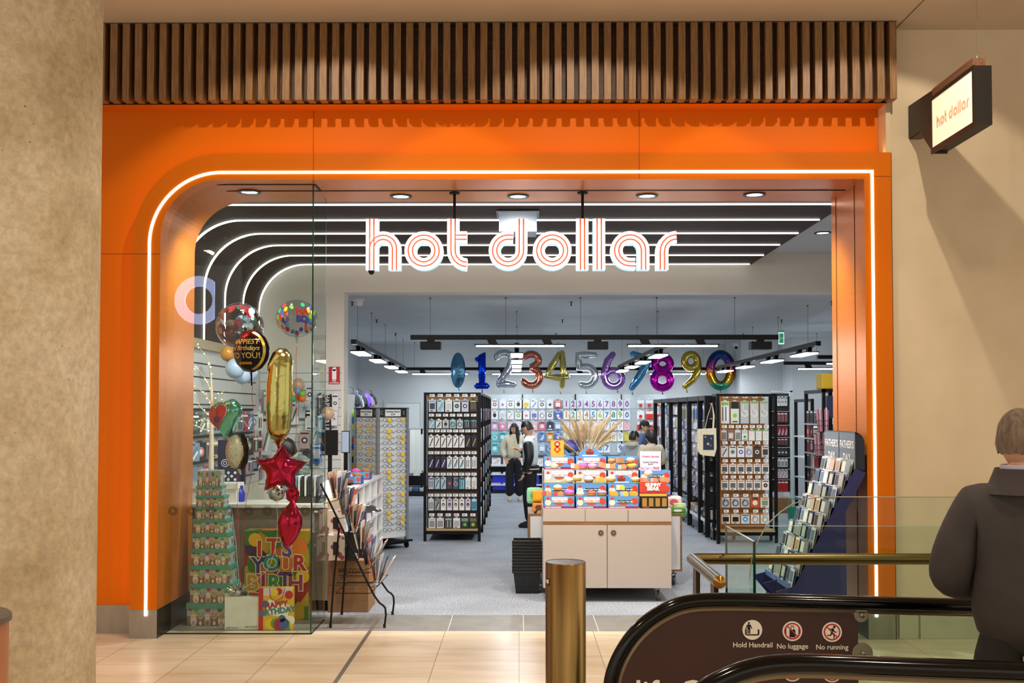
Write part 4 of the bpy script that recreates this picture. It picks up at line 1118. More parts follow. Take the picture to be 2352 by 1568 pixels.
# ---- tote bag on the rack corner
ty_ = 14.20
a, b, c_, d2 = at(1603, 985, ty_), at(1645, 983, ty_), at(1641, 1048, ty_), at(1606, 1042, ty_)
TB = thing('tote_bag', 'cream canvas tote bag with a dark printed square, hung on the rack corner', 'bag', ((a.x + b.x) / 2, ty_, c_.z))
mb = MB(); front = [a, at(1624, 984, ty_), b, at(1646, 1030, ty_), c_, at(1622, 1046, ty_), at(1610, 1044, ty_), at(1602, 1034, ty_)]
mb.prism([(p.x, ty_, p.z) for p in front], (0, 0.05, 0))
mb.build('bag_body', noisy('cream_canvas', '#e6dcc2', '#d8cdb0', 30, 0.9, bump=0.05), TB)
h1, h2, tp = at(1618, 984, ty_), at(1638, 984, ty_), at(1636, 925, ty_)
mb = MB().tube([(h1.x, ty_ + 0.01, h1.z - 0.04), (h1.x + 0.05, ty_ + 0.01, (h1.z + tp.z) / 2), (tp.x, ty_ + 0.02, tp.z), (h2.x + 0.015, ty_ + 0.02, (h2.z + tp.z) / 2), (h2.x, ty_ + 0.01, h2.z - 0.04)], 0.012, 8, flat=0.3)
mb.build('handle', MATS['cream_canvas'], TB)
p0, p1 = at(1615, 998, ty_ - 0.002), at(1640, 1033, ty_ - 0.002)
mb = MB().box(p0.x, p1.x, ty_ - 0.002, ty_ - 0.001, p1.z, p0.z)
tag(mb.build('print', col('#1f2b45'), TB), 'dark blue printed square')
mb = MB()
for (fx, fz, r) in ((0.2, 0.85, 0.011), (0.45, 0.4, 0.018), (0.75, 0.75, 0.009), (0.7, 0.3, 0.008)):
    mb.disc((p0.x + (p1.x - p0.x) * fx, ty_ - 0.0028, p1.z + (p0.z - p1.z) * fz), r, 12)
mb.build('print_dots', col('#b9b36a'), TB)

# ================================================================ BACK WALL PEGBOARD
PY = 23.35
px0, px1 = xa(1127, 980, PY), xa(1532, 980, PY); pz0, pz1 = za(1050, PY), za(905, PY)
PB = thing('pegboard_run', 'long pale perforated panel on the back wall carrying party packs', 'display rack', ((px0 + px1) / 2, PY, 0))
def pegmat():
    m = pm('perforated_steel', '#c9d3d8', 0.5)
    b = m.node_tree.nodes['Principled BSDF']
    tc = N(m, 'ShaderNodeTexCoord'); mp = N(m, 'ShaderNodeMapping'); mp.inputs['Scale'].default_value = (28, 28, 28)
    v = N(m, 'ShaderNodeTexVoronoi', Scale=1.0, Randomness=0.0)
    L(m, tc.outputs['Object'], mp.inputs[0]); L(m, mp.outputs[0], v.inputs['Vector'])
    L(m, ramp(m, v.outputs['Distance'], [(0.2, '#4a5256'), (0.32, '#c6d0d5')]), b.inputs['Base Color'])
    return m
MB().box(px0 - 0.3, px1, PY + 0.08, PY + 0.1, 0.3, pz1).build('perforated_panel', pegmat(), PB)
MB().box(px0 - 0.3, px1, PY + 0.1, PY + 0.6, 0, pz1).build('carcass', col('#aab4b8'), PB)
for px in (1200, 1322, 1428): x = xa(px, 990, PY); MB().box(x - 0.012, x + 0.012, PY + 0.05, PY + 0.08, 0.3, pz1).build('upright', M['black'], PB)
sh = [(1055, 0.1), (1068, 0.5), (1088, 0.5), (1112, 0.5)]
for py, dd in sh[1:]:
    z = za(py, PY - 0.4); MB().box(px0 - 0.3, px1, PY - 0.38, PY + 0.08, z - 0.03, z).build('shelf', M['white'] if False else col('#d5dadc', 0.4), PB)
MB().box(px0 - 0.3, px1, PY - 0.36, PY + 0.08, 0.0, 0.06).build('kick', M['blackmatte'], PB)
MB().box(px0 - 0.3, px1, PY + 0.05, PY + 0.08, 0.3, za(1045, PY)).build('dark_lining', col('#3a3c3e', 0.6), PB)
for i in range(5):
    x = px0 + 0.05 + i * 0.55
    tag(MB().box(x, x + 0.5, PY - 0.33, PY, 0.062, 0.40, bev=0.02).build('storage_tub', col('#2438c4', 0.4)), 'cobalt blue plastic tub under the back wall shelf, %s from the left' % ORD[i], 'tub', 'blue tubs under the back wall shelf')
rowz = [(917, 938), (942, 963), (967, 988), (992, 1013), (1018, 1039)]
pcols = [['#c9504c', '#b07ac0', '#8c6c58', '#4c4440', '#e8c840', '#4a90d8', '#6c5c54', '#3c4450'],
         ['#2c3244', '#cfd4da', '#e0b080', '#7cb85c', '#e87898', '#7c78c0', '#a890c8', '#4c4c50', '#3c68c8', '#9ab4d8'],
         ['#d8a0c8', '#e888a8', '#c8a0c0', '#e8d8e0', '#e4e6e8', '#f0b8c0', '#e8708c', '#2c3a5c', '#6ca0d8', '#4a8ad0'],
         ['#4cc8d0', '#4cc0cc', '#54c8d4', '#dfe4e8', '#dde2e6', '#e6c0d0', '#5a8ed0', '#e8a84c', '#3c70c8', '#2c62bc'],
         ['#4cc8d0', '#4cc0cc', '#48c0cc', '#54c8d4', '#dfe4e8', '#c8d4dc', '#88b4dc', '#4a80c8', '#e08c4c', '#5090d0']]
mot = ['disc', 'star', 'disc', 'face', 'rect', 'slash', 'disc', 'star', 'rect', 'coil']
dcols = ['#8c4c90', None, '#e8b8b8', '#d8c890', '#2c78d8']
rain = ['#e8902c', '#2ca8a0', '#d8c050', '#d8785c', '#2c90b0', '#b4b82c', '#2c80c8', '#2c9c70', '#8cb02c', '#3c6cc0']
rown = ['top', 'second', 'third', 'fourth', 'lowest']
for r, (tp, bt) in enumerate(rowz):
    z1, z0 = za(tp, PY), za(bt, PY); h = round(z1 - z0 - 0.015, 3)
    for i in range(9):
        x = xa(1136 + 18.2 * i, 990, PY)
        if r in (2, 3, 4) and i > 8: continue
        c = pcols[r][i % len(pcols[r])]
        white_base = r < 2 and i < 8 or (r == 3 and 2 < i < 5)
        b_, p_ = ('#f0f0f0', c) if white_base else (c, '#f4ecec' if r > 1 else '#f8f0e8')
        pack(0.148, h, b_, p_, '#e8e8ec', mot[(i + r * 3) % 10], name='party_pack').put((x, PY + 0.03, z0), 0, '%s party pack, %s from the left in the %s row of the back wall' % (cname(c), ORD[i], rown[r]), 'pack', 'party packs on the back wall')
    for i, ch in enumerate('1234567890'):
        x = xa(1301 + 15.5 * i, 990, PY)
        c = dcols[r] or rain[i]
        base = '#d9dbe2' if r == 0 else ('#f2c0c8' if (r == 2 and ch == '0') else ('#d8c838' if (r == 3 and ch == '0') else '#f2f4f4'))
        if r == 4 and ch == '8': continue
        pack(0.136, h, base, c, '#eeeeee', 'digit', txt=ch, d=0.01, name='balloon_pack').put((x, PY + 0.03, z0), 0, 'balloon pack printed with a %s %s, %s row of the back wall' % (cname(c), ch, rown[r]), 'pack', 'numbered balloon packs on the back wall')
    for i in range(3 if r < 3 else 0):
        x = xa(1472 + 20 * i, 990, PY); c = ['#c8ccd0', '#aab0b4', '#d8d0b0'][i] if r == 0 else ['#e85848', '#f4f4f4', '#d83c30'][(i + r) % 3]
        pack(0.17, h, c, '#f4f4f4', '#d02c28', 'top').put((x, PY + 0.03, z0), 0, '%s red topped bag, %s from the left, %s row right of the numbers' % (cname(c), ORD[i], rown[r]), 'pack', 'red topped bags on the back wall')
    for i in range(18): ticket(PB, (xa(1136 + 22 * i, 990, PY), PY - 0.03, z1 + 0.012), scale=(0.8, 1, 0.6))
# books lying on the shelves below
for r, (py, cs) in enumerate(((1068, ['#eceef0', '#f2d8dc', '#dfe6ea', '#f0f0f0', '#e8ecef']), (1088, ['#d8dcde', '#eef0f0', '#c8d4da']), (1112, ['#e0a0b0', '#e8b4c0', '#d8dcdf']))):
    for i, c in enumerate(cs):
        x = xa(1140 + 26 * i, py, PY - 0.3); z = za(py, PY - 0.4)
        hh = (0.16, 0.03, 0.03)[r]
        if r == 0: pack(0.2, hh, c, '#e8a0b8', '#c8d4dc', 'slash', d=0.02, name='party_book', tab=False).put((x, PY - 0.3, z), 0, '%s booklet standing %s along the upper back wall shelf' % (cname(c), ORD[i]), 'booklet', 'booklets on the upper back wall shelf')
        else: tag(MB().box(x - 0.1, x + 0.1, PY - 0.34, PY - 0.05, z, z + hh).build('flat_pack', col(c)), '%s flat pack lying %s along the %s back wall shelf' % (cname(c), ORD[i], ('', 'middle', 'low')[r]), 'pack', 'flat packs on the back wall shelves')

# ================================================================ NUMBER BALLOONS ABOVE THE BACK WALL
BY = 23.0
def P3(px, py, Y): p = at(px, py, Y); return (p.x, p.y, p.z)
def digit(name_label, c, strokes, rad, cat='balloon', mats=None, tail=None):
    t = thing('number_balloon', name_label, cat, P3(tail[0], tail[1], BY), group='foil number balloons above the back wall')
    mb = MB()
    for st in strokes:
        pts = [Vector(P3(x, y, BY)) for x, y in st]
        closed = (pts[0] - pts[-1]).length < 1e-4
        if closed: pts = pts[:-1]; rs = rad / F * BY
        else:
            rs = [rad / F * BY] * len(pts); rs[0] *= 0.75; rs[-1] *= 0.75
            a = pts[0] + (pts[0] - pts[1]).normalized() * rad * 0.5 / F * BY; b = pts[-1] + (pts[-1] - pts[-2]).normalized() * rad * 0.5 / F * BY
            pts = [a] + pts + [b]; rs = [rad * 0.28 / F * BY] + rs + [rad * 0.28 / F * BY]
        mb.tube(pts, rs, 14, closed=closed, flat=1.0, up=(0, 1, 0))
    m_ = mats or foil('foil_' + c.lstrip('#'), c, 0.16, 0.35, 9)
    mb.build('foil_body', m_, t, smooth=True, angle=80)
    a, b = P3(tail[0], tail[1], BY), P3(tail[0] + 1, tail[1] + 9, BY)
    MB().tube([a, b], [0.02, 0.04], 8, flat=0.4).build('neck', m_, t, smooth=True)
    return t
def A2(cx, cy, rx, ry, a0, a1, n=12): return [(cx + rx * math.cos(R(a0 + (a1 - a0) * i / n)), cy - ry * math.sin(R(a0 + (a1 - a0) * i / n))) for i in range(n + 1)]
digit('royal blue foil balloon shaped like the number 1', '#1038c0', [[(1096, 826), (1107, 812), (1107, 850), (1107, 884)], [(1094, 886), (1120, 886)]], 9.5, tail=(1107, 893))
digit('silver foil balloon shaped like the number 2', '#c8ccd2', [A2(1158, 826, 18, 15, 170, 0, 10) + [(1170, 845), (1155, 866), (1145, 880)], [(1144, 884), (1160, 881), (1182, 884)]], 9, tail=(1157, 894))
digit('rose gold foil balloon shaped like the number 3', '#c07460', [A2(1220, 827, 17, 14, 160, -80, 12) + A2(1220, 866, 20, 19, 80, -160, 12)], 8.5, tail=(1223, 892))
digit('pale gold foil balloon with a shape of the number 4', '#c9b868', [[(1285, 811), (1268, 840), (1256, 864), (1280, 867), (1305, 866)], [(1291, 808), (1294, 850), (1291, 888)]], 8, tail=(1287, 896))
digit('silver foil balloon shaped like the number 5', '#cbd0d6', [[(1368, 815), (1345, 815), (1328, 815), (1329, 830), (1331, 845)] + A2(1346, 864, 21, 22, 110, -130, 14)], 8.5, tail=(1346, 896))
digit('lilac foil balloon shaped like the number 6', '#a47cc0', [[(1409, 812), (1396, 828), (1390, 848), (1388, 866)] + A2(1409, 869, 19, 18, 180, 540, 18)], 9, tail=(1418, 893))
digit('light blue foil balloon shaped like the number 7', '#5c9cc8', [[(1452, 812), (1472, 820), (1492, 822), (1480, 845), (1464, 872), (1450, 892)]], 9.5, tail=(1452, 898))
digit('magenta foil balloon shaped like the number 8', '#b01aa0', [A2(1522, 835, 17, 15, 0, 360, 18), A2(1521, 872, 19, 18, 0, 360, 18)], 9.5, tail=(1521, 897))
digit('gold foil balloon shaped like the number 9', '#bfa848', [A2(1587, 829, 15, 16, -20, 340, 16), [(1605, 830), (1604, 852), (1592, 872), (1572, 888)]], 8.5, tail=(1577, 893))
def rainbow():
    m = foil('foil_rainbow', '#a07030', 0.2, 0.35, 9); b = m.node_tree.nodes['Principled BSDF']
    tc = N(m, 'ShaderNodeTexCoord'); sp = N(m, 'ShaderNodeSeparateXYZ'); L(m, tc.outputs['Generated'], sp.inputs[0])
    L(m, ramp(m, sp.outputs['Z'], [(0.0, '#1c8c84'), (0.12, '#2c9070'), (0.25, '#c09820'), (0.42, '#c87830'), (0.6, '#90407c'), (0.8, '#303880'), (1.0, '#1c6078')]), b.inputs['Base Color'])
    return m
digit('rainbow foil balloon shaped like the number 0', '#000000', [A2(1655, 850, 24, 36, 0, 360, 26)], 11, mats=rainbow(), tail=(1655, 893))
# plain pale blue foil balloon at the left end of the row
t = thing('foil_balloon', 'plain pale blue foil balloon left of the number balloons', 'balloon', P3(1052, 893, BY))
mb = MB(); cc = P3(1052, 850, BY); mb.ball(cc, 0.17, 0.1, 0.40, 24, 16); mb.build('foil_body', foil('foil_paleblue', '#5c88a8', 0.2, 0.3, 9), t, smooth=True)
MB().tube([P3(1052, 890, BY), P3(1053, 898, BY)], [0.015, 0.03], 8).build('neck', MATS['foil_paleblue'], t)
# ================================================================ PROMOTION CART
CY = 9.95
cx0, cx1 = xa(1247.5, 1270, CY), xa(1542, 1270, CY)
ct_ = za(1168, CY, 1395); cd1 = za(1198, CY, 1395); cd2 = za(1205, CY, 1395); cb = za(1350, CY, 1395)
lam = pm('cream_laminate', '#b6aaa0', 0.32, coat=0.1)
ply = wood('plywood_edge', '#7a5230', '#94683e', 2, 'x', 0.5)
CT = thing('promotion_cart', 'cream laminate shop counter on castors stacked with toy display boxes', 'counter', ((cx0 + cx1) / 2, CY, 0))
MB().box(cx0, cx1, CY + 0.02, CY + 0.9, cb, ct_).build('body', lam, CT)
MB().box(cx0 - 0.002, cx1 + 0.002, CY - 0.002, CY + 0.02, cd2, cd1).build('plywood_strip', ply, CT)
for i in range(3):
    a, b = (1247.5, 1344.5, 1443.5)[i], (1343.5, 1442, 1542)[i]
    MB().box(xa(a, 1180, CY), xa(b, 1180, CY), CY - 0.004, CY + 0.016, cd1 + 0.002, ct_, bev=0.001).build('drawer_front', lam, CT)
for i, (a, b, k) in enumerate(((1247.5, 1394, 1380), (1395.5, 1542, 1409))):
    dr = MB().box(xa(a, 1280, CY), xa(b, 1280, CY), CY - 0.004, CY + 0.016, cb, cd2 - 0.002, bev=0.001).build('door', lam, CT)
    p = at(k, 1223, CY)
    MB().prism([(p.x + 0.026 * math.cos(q * PI / 12), CY - 0.008, p.z + 0.026 * math.sin(q * PI / 12)) for q in range(24)], (0, 0.006, 0)).build('lock_ring', pm('aged_brass', '#8a7a5a', 0.3, 0.9), dr)
    MB().prism([(p.x + 0.012 * math.cos(q * PI / 8), CY - 0.011, p.z + 0.012 * math.sin(q * PI / 8)) for q in range(16)], (0, 0.004, 0)).build('lock_core', pm('lock_core_metal', '#b8b0a0', 0.3, 0.9), dr)
def castor(parent, x, y, r=0.05):
    w = MB(); c = (x, y, r)
    w.add(*(lambda: ([], []))()) if False else None
    mt = Matrix.Translation((x, y, r)) @ Matrix.Rotation(PI / 2, 4, 'Y')
    w.lathe([(0.0, -0.014), (r * 0.7, -0.014), (r, -0.009), (r, 0.009), (r * 0.7, 0.014), (0, 0.014)], 24, 0, mt, cap=False)
    wo = MB(); 
    f = MB().box(x - 0.02, x - 0.015, y - 0.02, y + 0.03, r * 0.8, r * 2 + 0.02).box(x + 0.015, x + 0.02, y - 0.02, y + 0.03, r * 0.8, r * 2 + 0.02).box(x - 0.03, x + 0.03, y - 0.03, y + 0.04, r * 2 + 0.015, r * 2 + 0.022).cyl((x, y), 0.012, r * 2 + 0.02, r * 2 + 0.04, 10)
    cs = f.build('castor', M['steel'], parent)
    w.build('wheel', pm('grey_rubber', '#4c5056', 0.5), cs, smooth=True)
for x in (cx0 + 0.1, cx1 - 0.12): castor(CT, x, CY + 0.10, 0.05)
CW = 10.5
wx0, wx1 = xa(1214, 1260, CW), xa(1580, 1260, CW); wz = za(1188, CW, 1395); wb = za(1325, CW, 1560)
low = thing('plinth_table', 'lower white and plywood table on castors behind the promotion counter', 'table', ((wx0 + wx1) / 2, 10.9, 0))
MB().box(wx0, wx1, CY + 0.92, CY + 1.7, wz - 0.02, wz).box(wx0, wx0 + 0.02, CY + 0.92, CY + 1.7, wb + 0.02, wz - 0.02).box(wx1 - 0.02, wx1, CY + 0.92, CY + 1.7, wb + 0.02, wz - 0.02).box(wx0, wx1, CY + 0.92, CY + 1.7, wb, wb + 0.02).build('frame', ply, low)
MB().box(wx0 + 0.02, wx1 - 0.02, CY + 0.925, CY + 1.69, wb + 0.02, wz - 0.02).build('white_panel', pm('white_laminate', '#d4d6d8', 0.35), low)
for x in (wx0 + 0.08, wx1 - 0.08): castor(low, x, CY + 1.0, 0.05)

# display boxes with squishy buns
bluec = col('#5f96c8', 0.4); deepb = col('#2c5cb0', 0.4); magc = col('#8c2454', 0.4)
def txt_mat(): return col('#ffffff', 0.5)
def tray_mesh(w, h, dp, header, tall):
    """printed cardboard tray: walls, a header card at the back, printed face"""
    mb = MB(); t_ = 0.003
    mb.box(-w / 2, w / 2, 0, t_, 0, h, 0).box(-w / 2, w / 2, dp - t_, dp, 0, h, 0).box(-w / 2, -w / 2 + t_, 0, dp, 0, h, 1).box(w / 2 - t_, w / 2, 0, dp, 0, h, 1).box(-w / 2, w / 2, 0, dp, 0, t_, 1)
    mb.box(-w / 2, w / 2, -0.0008, 0, 0, h * 0.17, 2)
    # round bun face with red top knot, and red disc
    mb.disc((-w * 0.36, -0.0012, h * 0.48), h * 0.25, 20, 4); mb.disc((-w * 0.36, -0.0018, h * 0.80), h * 0.13, 14, 3, rw=h * 0.12)
    mb.disc((-w * 0.39, -0.002, h * 0.50), h * 0.03, 8, 6); mb.disc((-w * 0.33, -0.002, h * 0.50), h * 0.035, 8, 6, rw=h * 0.01)
    mb.disc((w * 0.37, -0.0012, h * 0.6), h * 0.26, 20, 3); mb.disc((w * 0.37, -0.0018, h * 0.6), h * 0.11, 14, 7)
    # brown steamer under the sticker
    mb.disc((0.0, -0.0010, h * 0.42), w * 0.15, 20, 7, rw=h * 0.16)
    return mb
TRM = [bluec, deepb, magc, col('#d8402c', 0.4), col('#f0e0cc', 0.5), col('#ffffff', 0.5), col('#1c1410', 0.5), col('#b05a30', 0.5), col('#f4ece8', 0.5), col('#c8443c', 0.5)]
TRM2 = list(TRM); TRM2[0] = col('#b9bfc6', 0.4); TRM2[2] = col('#c8b440', 0.5)
def tray(label, x, y, z, w, h, dp, mats, kind, sticker):
    t = thing('display_tray', label, 'display box', (x, y, z), group='cardboard display boxes on the promotion counter')
    tray_mesh(w, h, dp, None, None).build('box_body', mats, t, local=True)
    if sticker:
        s = MB().box(-w * 0.24, w * 0.27, -0.003, -0.0022, h * 0.50, h * 0.92, 0)
        put_text(s, 'Buy 2 Get 1 Free', 0.0215, T(w * 0.015, -0.0036, h * 0.62), mi=1, bold=0.0006)
        put_text(s, 'Squishy Dumpling $4.99', 0.012, T(w * 0.015, -0.0036, h * 0.82), mi=2)
        s.build('price_sticker', [col('#f3e9ea', 0.5), col('#c8342c'), col('#5a4a4a')], t, local=True)
    else:
        s = MB(); put_text(s, 'Mixed Color With Ball', 0.018, T(w * 0.03, -0.0034, h * 0.55), mi=1, bold=0.0004); s.box(-w * 0.2, w * 0.25, -0.0026, -0.002, h * 0.46, h * 0.66, 0)
        s.build('printed_caption', [col('#1c1c24'), col('#ffffff')], t, local=True)
    s = MB(); put_text(s, 'ONE SET SUGAR EDITION', 0.0135, T(-w * 0.2, -0.002, h * 0.085), mi=0, bold=0.0005)
    s.build('caption', col('#ffffff'), t, local=True)
    if kind == 'header':
        # cloud-topped header card
        hp = [(-w * 0.5, h * 0.9)]
        for i in range(17):
            a = PI - PI * i / 16; hp.append((w * 0.36 * math.cos(a), h * 1.05 + h * 0.62 * math.sin(a) * (0.9 + 0.1 * math.cos(6 * a))))
        hp.append((w * 0.5, h * 0.9))
        mb = MB().prism([(a, dp + 0.002, b) for a, b in hp], (0, 0.003, 0), 0)
        mb.disc((0, dp - 0.0005, h * 1.3), w * 0.13, 18, 1, rw=h * 0.27); mb.disc((-0.02, dp - 0.001, h * 1.45), w * 0.05, 12, 2); mb.disc((0.02, dp - 0.001, h * 1.42), w * 0.04, 12, 2)
        mb.box(-w * 0.25, w * 0.25, dp - 0.002, dp - 0.0012, h * 0.72, h * 1.08, 3)
        put_text(mb, 'Buy 2 Get 1 Free', 0.024, T(0, dp - 0.003, h * 0.86), mi=4, bold=0.0006)
        mb.build('header_card', [bluec, col('#7a3424'), col('#d8402c'), col('#f3e9ea', 0.5), col('#c8342c')], t, local=True)
    return t
BUNC = {'tan': '#c9935a', 'gold': '#d8a93c', 'pink': '#e85cc8', 'red': '#c8504c', 'cream': '#e8d8a8', 'brown': '#b07848', 'lilac': '#d89ad8', 'yellow': '#ecc84c'}
def bun_proto(body, topc, wrap, shape):
    def mk():
        o = None; mb = MB(); w = 0.05
        if shape == 'roll':
            pr = [(-.040, 0), (-.044, .012), (-.042, .034), (-.030, .046), (.030, .046), (.042, .034), (.044, .012), (.040, 0)]
            mb.prism([(a, 0, b) for a, b in pr], (0, 0.06, 0), 0)
            mb.box(-0.0445, -0.010, -0.001, 0.061, 0.004, 0.047, 2)
        else:
            mb.lathe([(0.034, 0), (0.042, 0.010), (0.043, 0.026)], 20, 0, Matrix.Translation((0, 0.03, 0)), cap=True)
            mb.lathe([(0.043, 0.026), (0.045, 0.036), (0.036, 0.048), (0.018, 0.056), (0.0, 0.058)], 20, 1, Matrix.Translation((0, 0.03, 0)), cap=False)
        return mb.build('squishy_bun', [col(BUNC[body], 0.6), col(BUNC.get(topc, topc), 0.5), col(wrap, 0.5)], local=True, smooth=True, angle=35)
    return Proto(mk)
BP_ = {}
def bun(x, y, z, body, topc, wrap, shape, label, sc=1.0, rz=0, ry=0):
    k = (body, topc, wrap, shape)
    if k not in BP_: BP_[k] = bun_proto(*k)
    BP_[k].put((x, y, z), 0, label, 'squishy toy', 'squishy buns in the display boxes', scale=(sc, sc, sc), rot=(0, ry, rz))
colx = [1247.5 + 73.6 * i for i in range(5)]
tiersY = [CY + 0.03, CY + 0.23, CY + 0.43, CY + 0.63]
tz = [ct_, za(1140, tiersY[1], 1395), za(1108, tiersY[2], 1395), za(1077, tiersY[3], 1395)]
# stepped riser that carries the tiers
mb = MB()
for i in range(1, 4): mb.box(cx0 + 0.01, cx1 - 0.01, tiersY[i], CY + 0.88, tz[i - 1] + (0 if i == 1 else 0), tz[i] - 0.001)
tag(mb.build('stepped_riser', lam), 'cream stepped riser under the rows of toy boxes on the counter', 'display riser')
tiern = ['front', 'second', 'third', 'back']
coln = ['leftmost', 'second from left', 'second from right', 'rightmost']
for r in range(4):
    Y = tiersY[r] + 0.002
    hh = (0.118, 0.125, 0.122, 0.128)[r]
    for c in range(4):
        if (r, c) in ((0, 3), (3, 3), (1, 3)): 
            if (r, c) == (0, 3): continue
        if (r, c) == (3, 3): continue
        x = (xa(colx[c], 1120, Y) + xa(colx[c + 1], 1120, Y)) / 2; w = xa(colx[1], 1120, Y) - xa(colx[0], 1120, Y) - 0.012
        kind = 'header' if (r, c) in ((3, 0), (3, 1), (1, 2), (0, 9)) else ''
        grey = r == 2 and c < 3
        st = (r, c) in ((0, 0), (0, 1), (2, 0), (2, 1), (2, 2), (3, 0), (3, 1))
        tray('%s printed display box, %s in the %s row on the counter' % ('silver grey' if grey else 'blue', coln[c], tiern[r]), x, Y, tz[r], w, hh, 0.185, TRM2 if grey else TRM, kind, st)
def bunrow(r, specs):
    Y = tiersY[r] + 0.03
    for i, (px, py, body, topc, wrap, shape, sc, ry) in enumerate(specs):
        yy = tiersY[r + 1] - 0.10 if False else tiersY[r] + 0.04
        p = at(px, py, yy)
        zmin = tz[r] + 0.06
        bun(p.x, yy, max(p.z, zmin), body, topc, wrap, shape, '%s squishy bun, %s from the left in the %s row of boxes' % ({'tan': 'tan', 'gold': 'golden', 'pink': 'pink', 'red': 'red', 'cream': 'cream', 'brown': 'brown', 'lilac': 'lilac', 'yellow': 'yellow'}[body] + (' ' + topc + ' topped' if topc in BUNC and topc != body else ''), ORD[i], tiern[r]), sc, 0, ry)
bunrow(0, [(1256, 1139, 'tan', 'red', '#c85060', 'roll', 1.0, 0.1), (1283, 1139, 'tan', 'red', '#c85060', 'roll', 1.0, -0.05), (1308, 1139, 'tan', 'pink', '#e8b0b0', 'bun', 1.1, 0), (1281, 1126, 'gold', 'cream', '#e8d8a0', 'bun', 0.95, 0), (1333, 1141, 'cream', 'cream', '#ffffff', 'bun', 0.9, 0), (1359, 1140, 'gold', 'red', '#ffffff', 'bun', 1.0, 0), (1383, 1140, 'tan', '#8c8c9c', '#ffffff', 'bun', 1.1, 0), (1410, 1139, 'gold', 'gold', '#d8a93c', 'roll', 0.95, 0.05), (1434, 1139, 'yellow', 'yellow', '#a8c0d0', 'roll', 0.95, 0), (1456, 1139, 'gold', 'gold', '#d8a93c', 'roll', 0.9, 0), (1426, 1124, 'yellow', 'cream', '#f8e8c0', 'roll', 0.9, 0)])
bunrow(1, [])
bunrow(2, [])
Yb = 0
def bunline(Y, zfl, tier, specs):
    for i, (px, py, body, topc, wrap, shape, sc, ry) in enumerate(specs):
        p = at(px, py, Y)
        bun(p.x, Y, max(p.z, zfl), body, topc, wrap, shape, '%s squishy bun, %s from the left in the %s row of boxes' % (body + (' ' + topc + ' topped' if topc in BUNC and topc != body else ''), ORD[i], tier), sc, 0, ry)
bunline(tiersY[1] + 0.05, tz[1] + 0.05, 'second', [(1305, 1108, 'cream', '#f0f0f4', '#e8e8f0', 'bun', 1.0, 0.3), (1326, 1105, 'gold', 'cream', '#e0c890', 'bun', 1.1, 0.0), (1353, 1108, 'brown', '#d8dce8', '#d8dce8', 'bun', 1.05, 0), (1378, 1106, 'gold', 'yellow', '#d8b868', 'roll', 1.0, 0.1), (1404, 1107, 'gold', 'cream', '#e8e0c0', 'bun', 1.1, 0), (1460, 1107, 'gold', 'cream', '#e8e0c0', 'bun', 0.95, 0), (1480, 1108, 'tan', 'tan', '#d07858', 'roll', 0.95, 0), (1503, 1108, 'tan', 'tan', '#b8b8cc', 'roll', 0.9, 0), (1527, 1107, 'tan', 'brown', '#c8a070', 'roll', 1.05, 0.1), (1490, 1093, 'cream', '#f4f4f8', '#f4f4f8', 'bun', 0.95, 0)])
bunline(tiersY[2] + 0.05, tz[2] + 0.05, 'third', [(1272, 1076, 'cream', 'cream', '#e8dcc0', 'bun', 0.95, 0.2), (1321, 1076, 'tan', 'tan', '#b8c8d8', 'roll', 1.05, 0.1), (1338, 1078, 'tan', 'pink', '#ff9ce8', 'bun', 1.15, 0), (1361, 1078, 'tan', 'lilac', '#d898d0', 'bun', 1.1, 0), (1384, 1074, 'tan', 'tan', '#d09080', 'roll', 1.1, 0.25), (1403, 1076, 'tan', 'tan', '#b8ccdc', 'roll', 1.05, 0.0), (1430, 1077, 'tan', 'tan', '#b0bcc8', 'roll', 1.0, -0.15), (1452, 1077, 'tan', 'yellow', '#c8d898', 'bun', 1.1, 0), (1424, 1062, 'brown', 'brown', '#b88858', 'roll', 1.0, 0), (1405, 1064, 'brown', 'tan', '#c89868', 'bun', 0.9, 0), (1449, 1063, 'tan', '#e8c8a8', '#f0d0b0', 'bun', 1.0, 0)])
# gummy bear box
Y = tiersY[0]; x = (xa(colx[3], 1120, Y) + xa(colx[4], 1120, Y)) / 2; w = xa(1535, 1120, Y) - xa(1472, 1120, Y); x = xa(1503, 1120, Y)
GB = thing('gummy_bear_box', 'black and red display box reading Gummy Bear with four jars in front', 'display box', (x, Y, ct_))
mb = MB().box(-w / 2, w / 2, 0, 0.11, 0, 0.11, 0).box(-w / 2, w / 2, 0.0, 0.11, 0.11, 0.113, 0)
mb.box(-w * 0.42, -w * 0.2, -0.001, 0, 0.008, 0.02, 1).box(-w / 2, w / 2, 0.10, 0.104, 0.11, 0.25, 2)
mb.box(-w / 2, w / 2, 0.098, 0.10, 0.11, 0.135, 3).box(-w / 2, w / 2, 0.0975, 0.098, 0.135, 0.150, 4)
put_text(mb, 'GUMMY', 0.042, T(-0.0, 0.096, 0.222), mi=5, bold=0.003); put_text(mb, 'BEAR', 0.05, T(0.0, 0.096, 0.183), mi=5, bold=0.003)
mb.build('box_body', [col('#17130f'), col('#d03028'), col('#c8402c'), col('#e0b83c'), col('#b02838'), col('#fbf7f0')], GB, local=True)
for i in range(4):
    xx = -w * 0.36 + i * w * 0.24
    j = MB().box(xx - 0.022, xx + 0.022, -0.004, 0, 0.02, 0.10, 0).build('window', col('#a8803c', 0.3), GB, local=True)
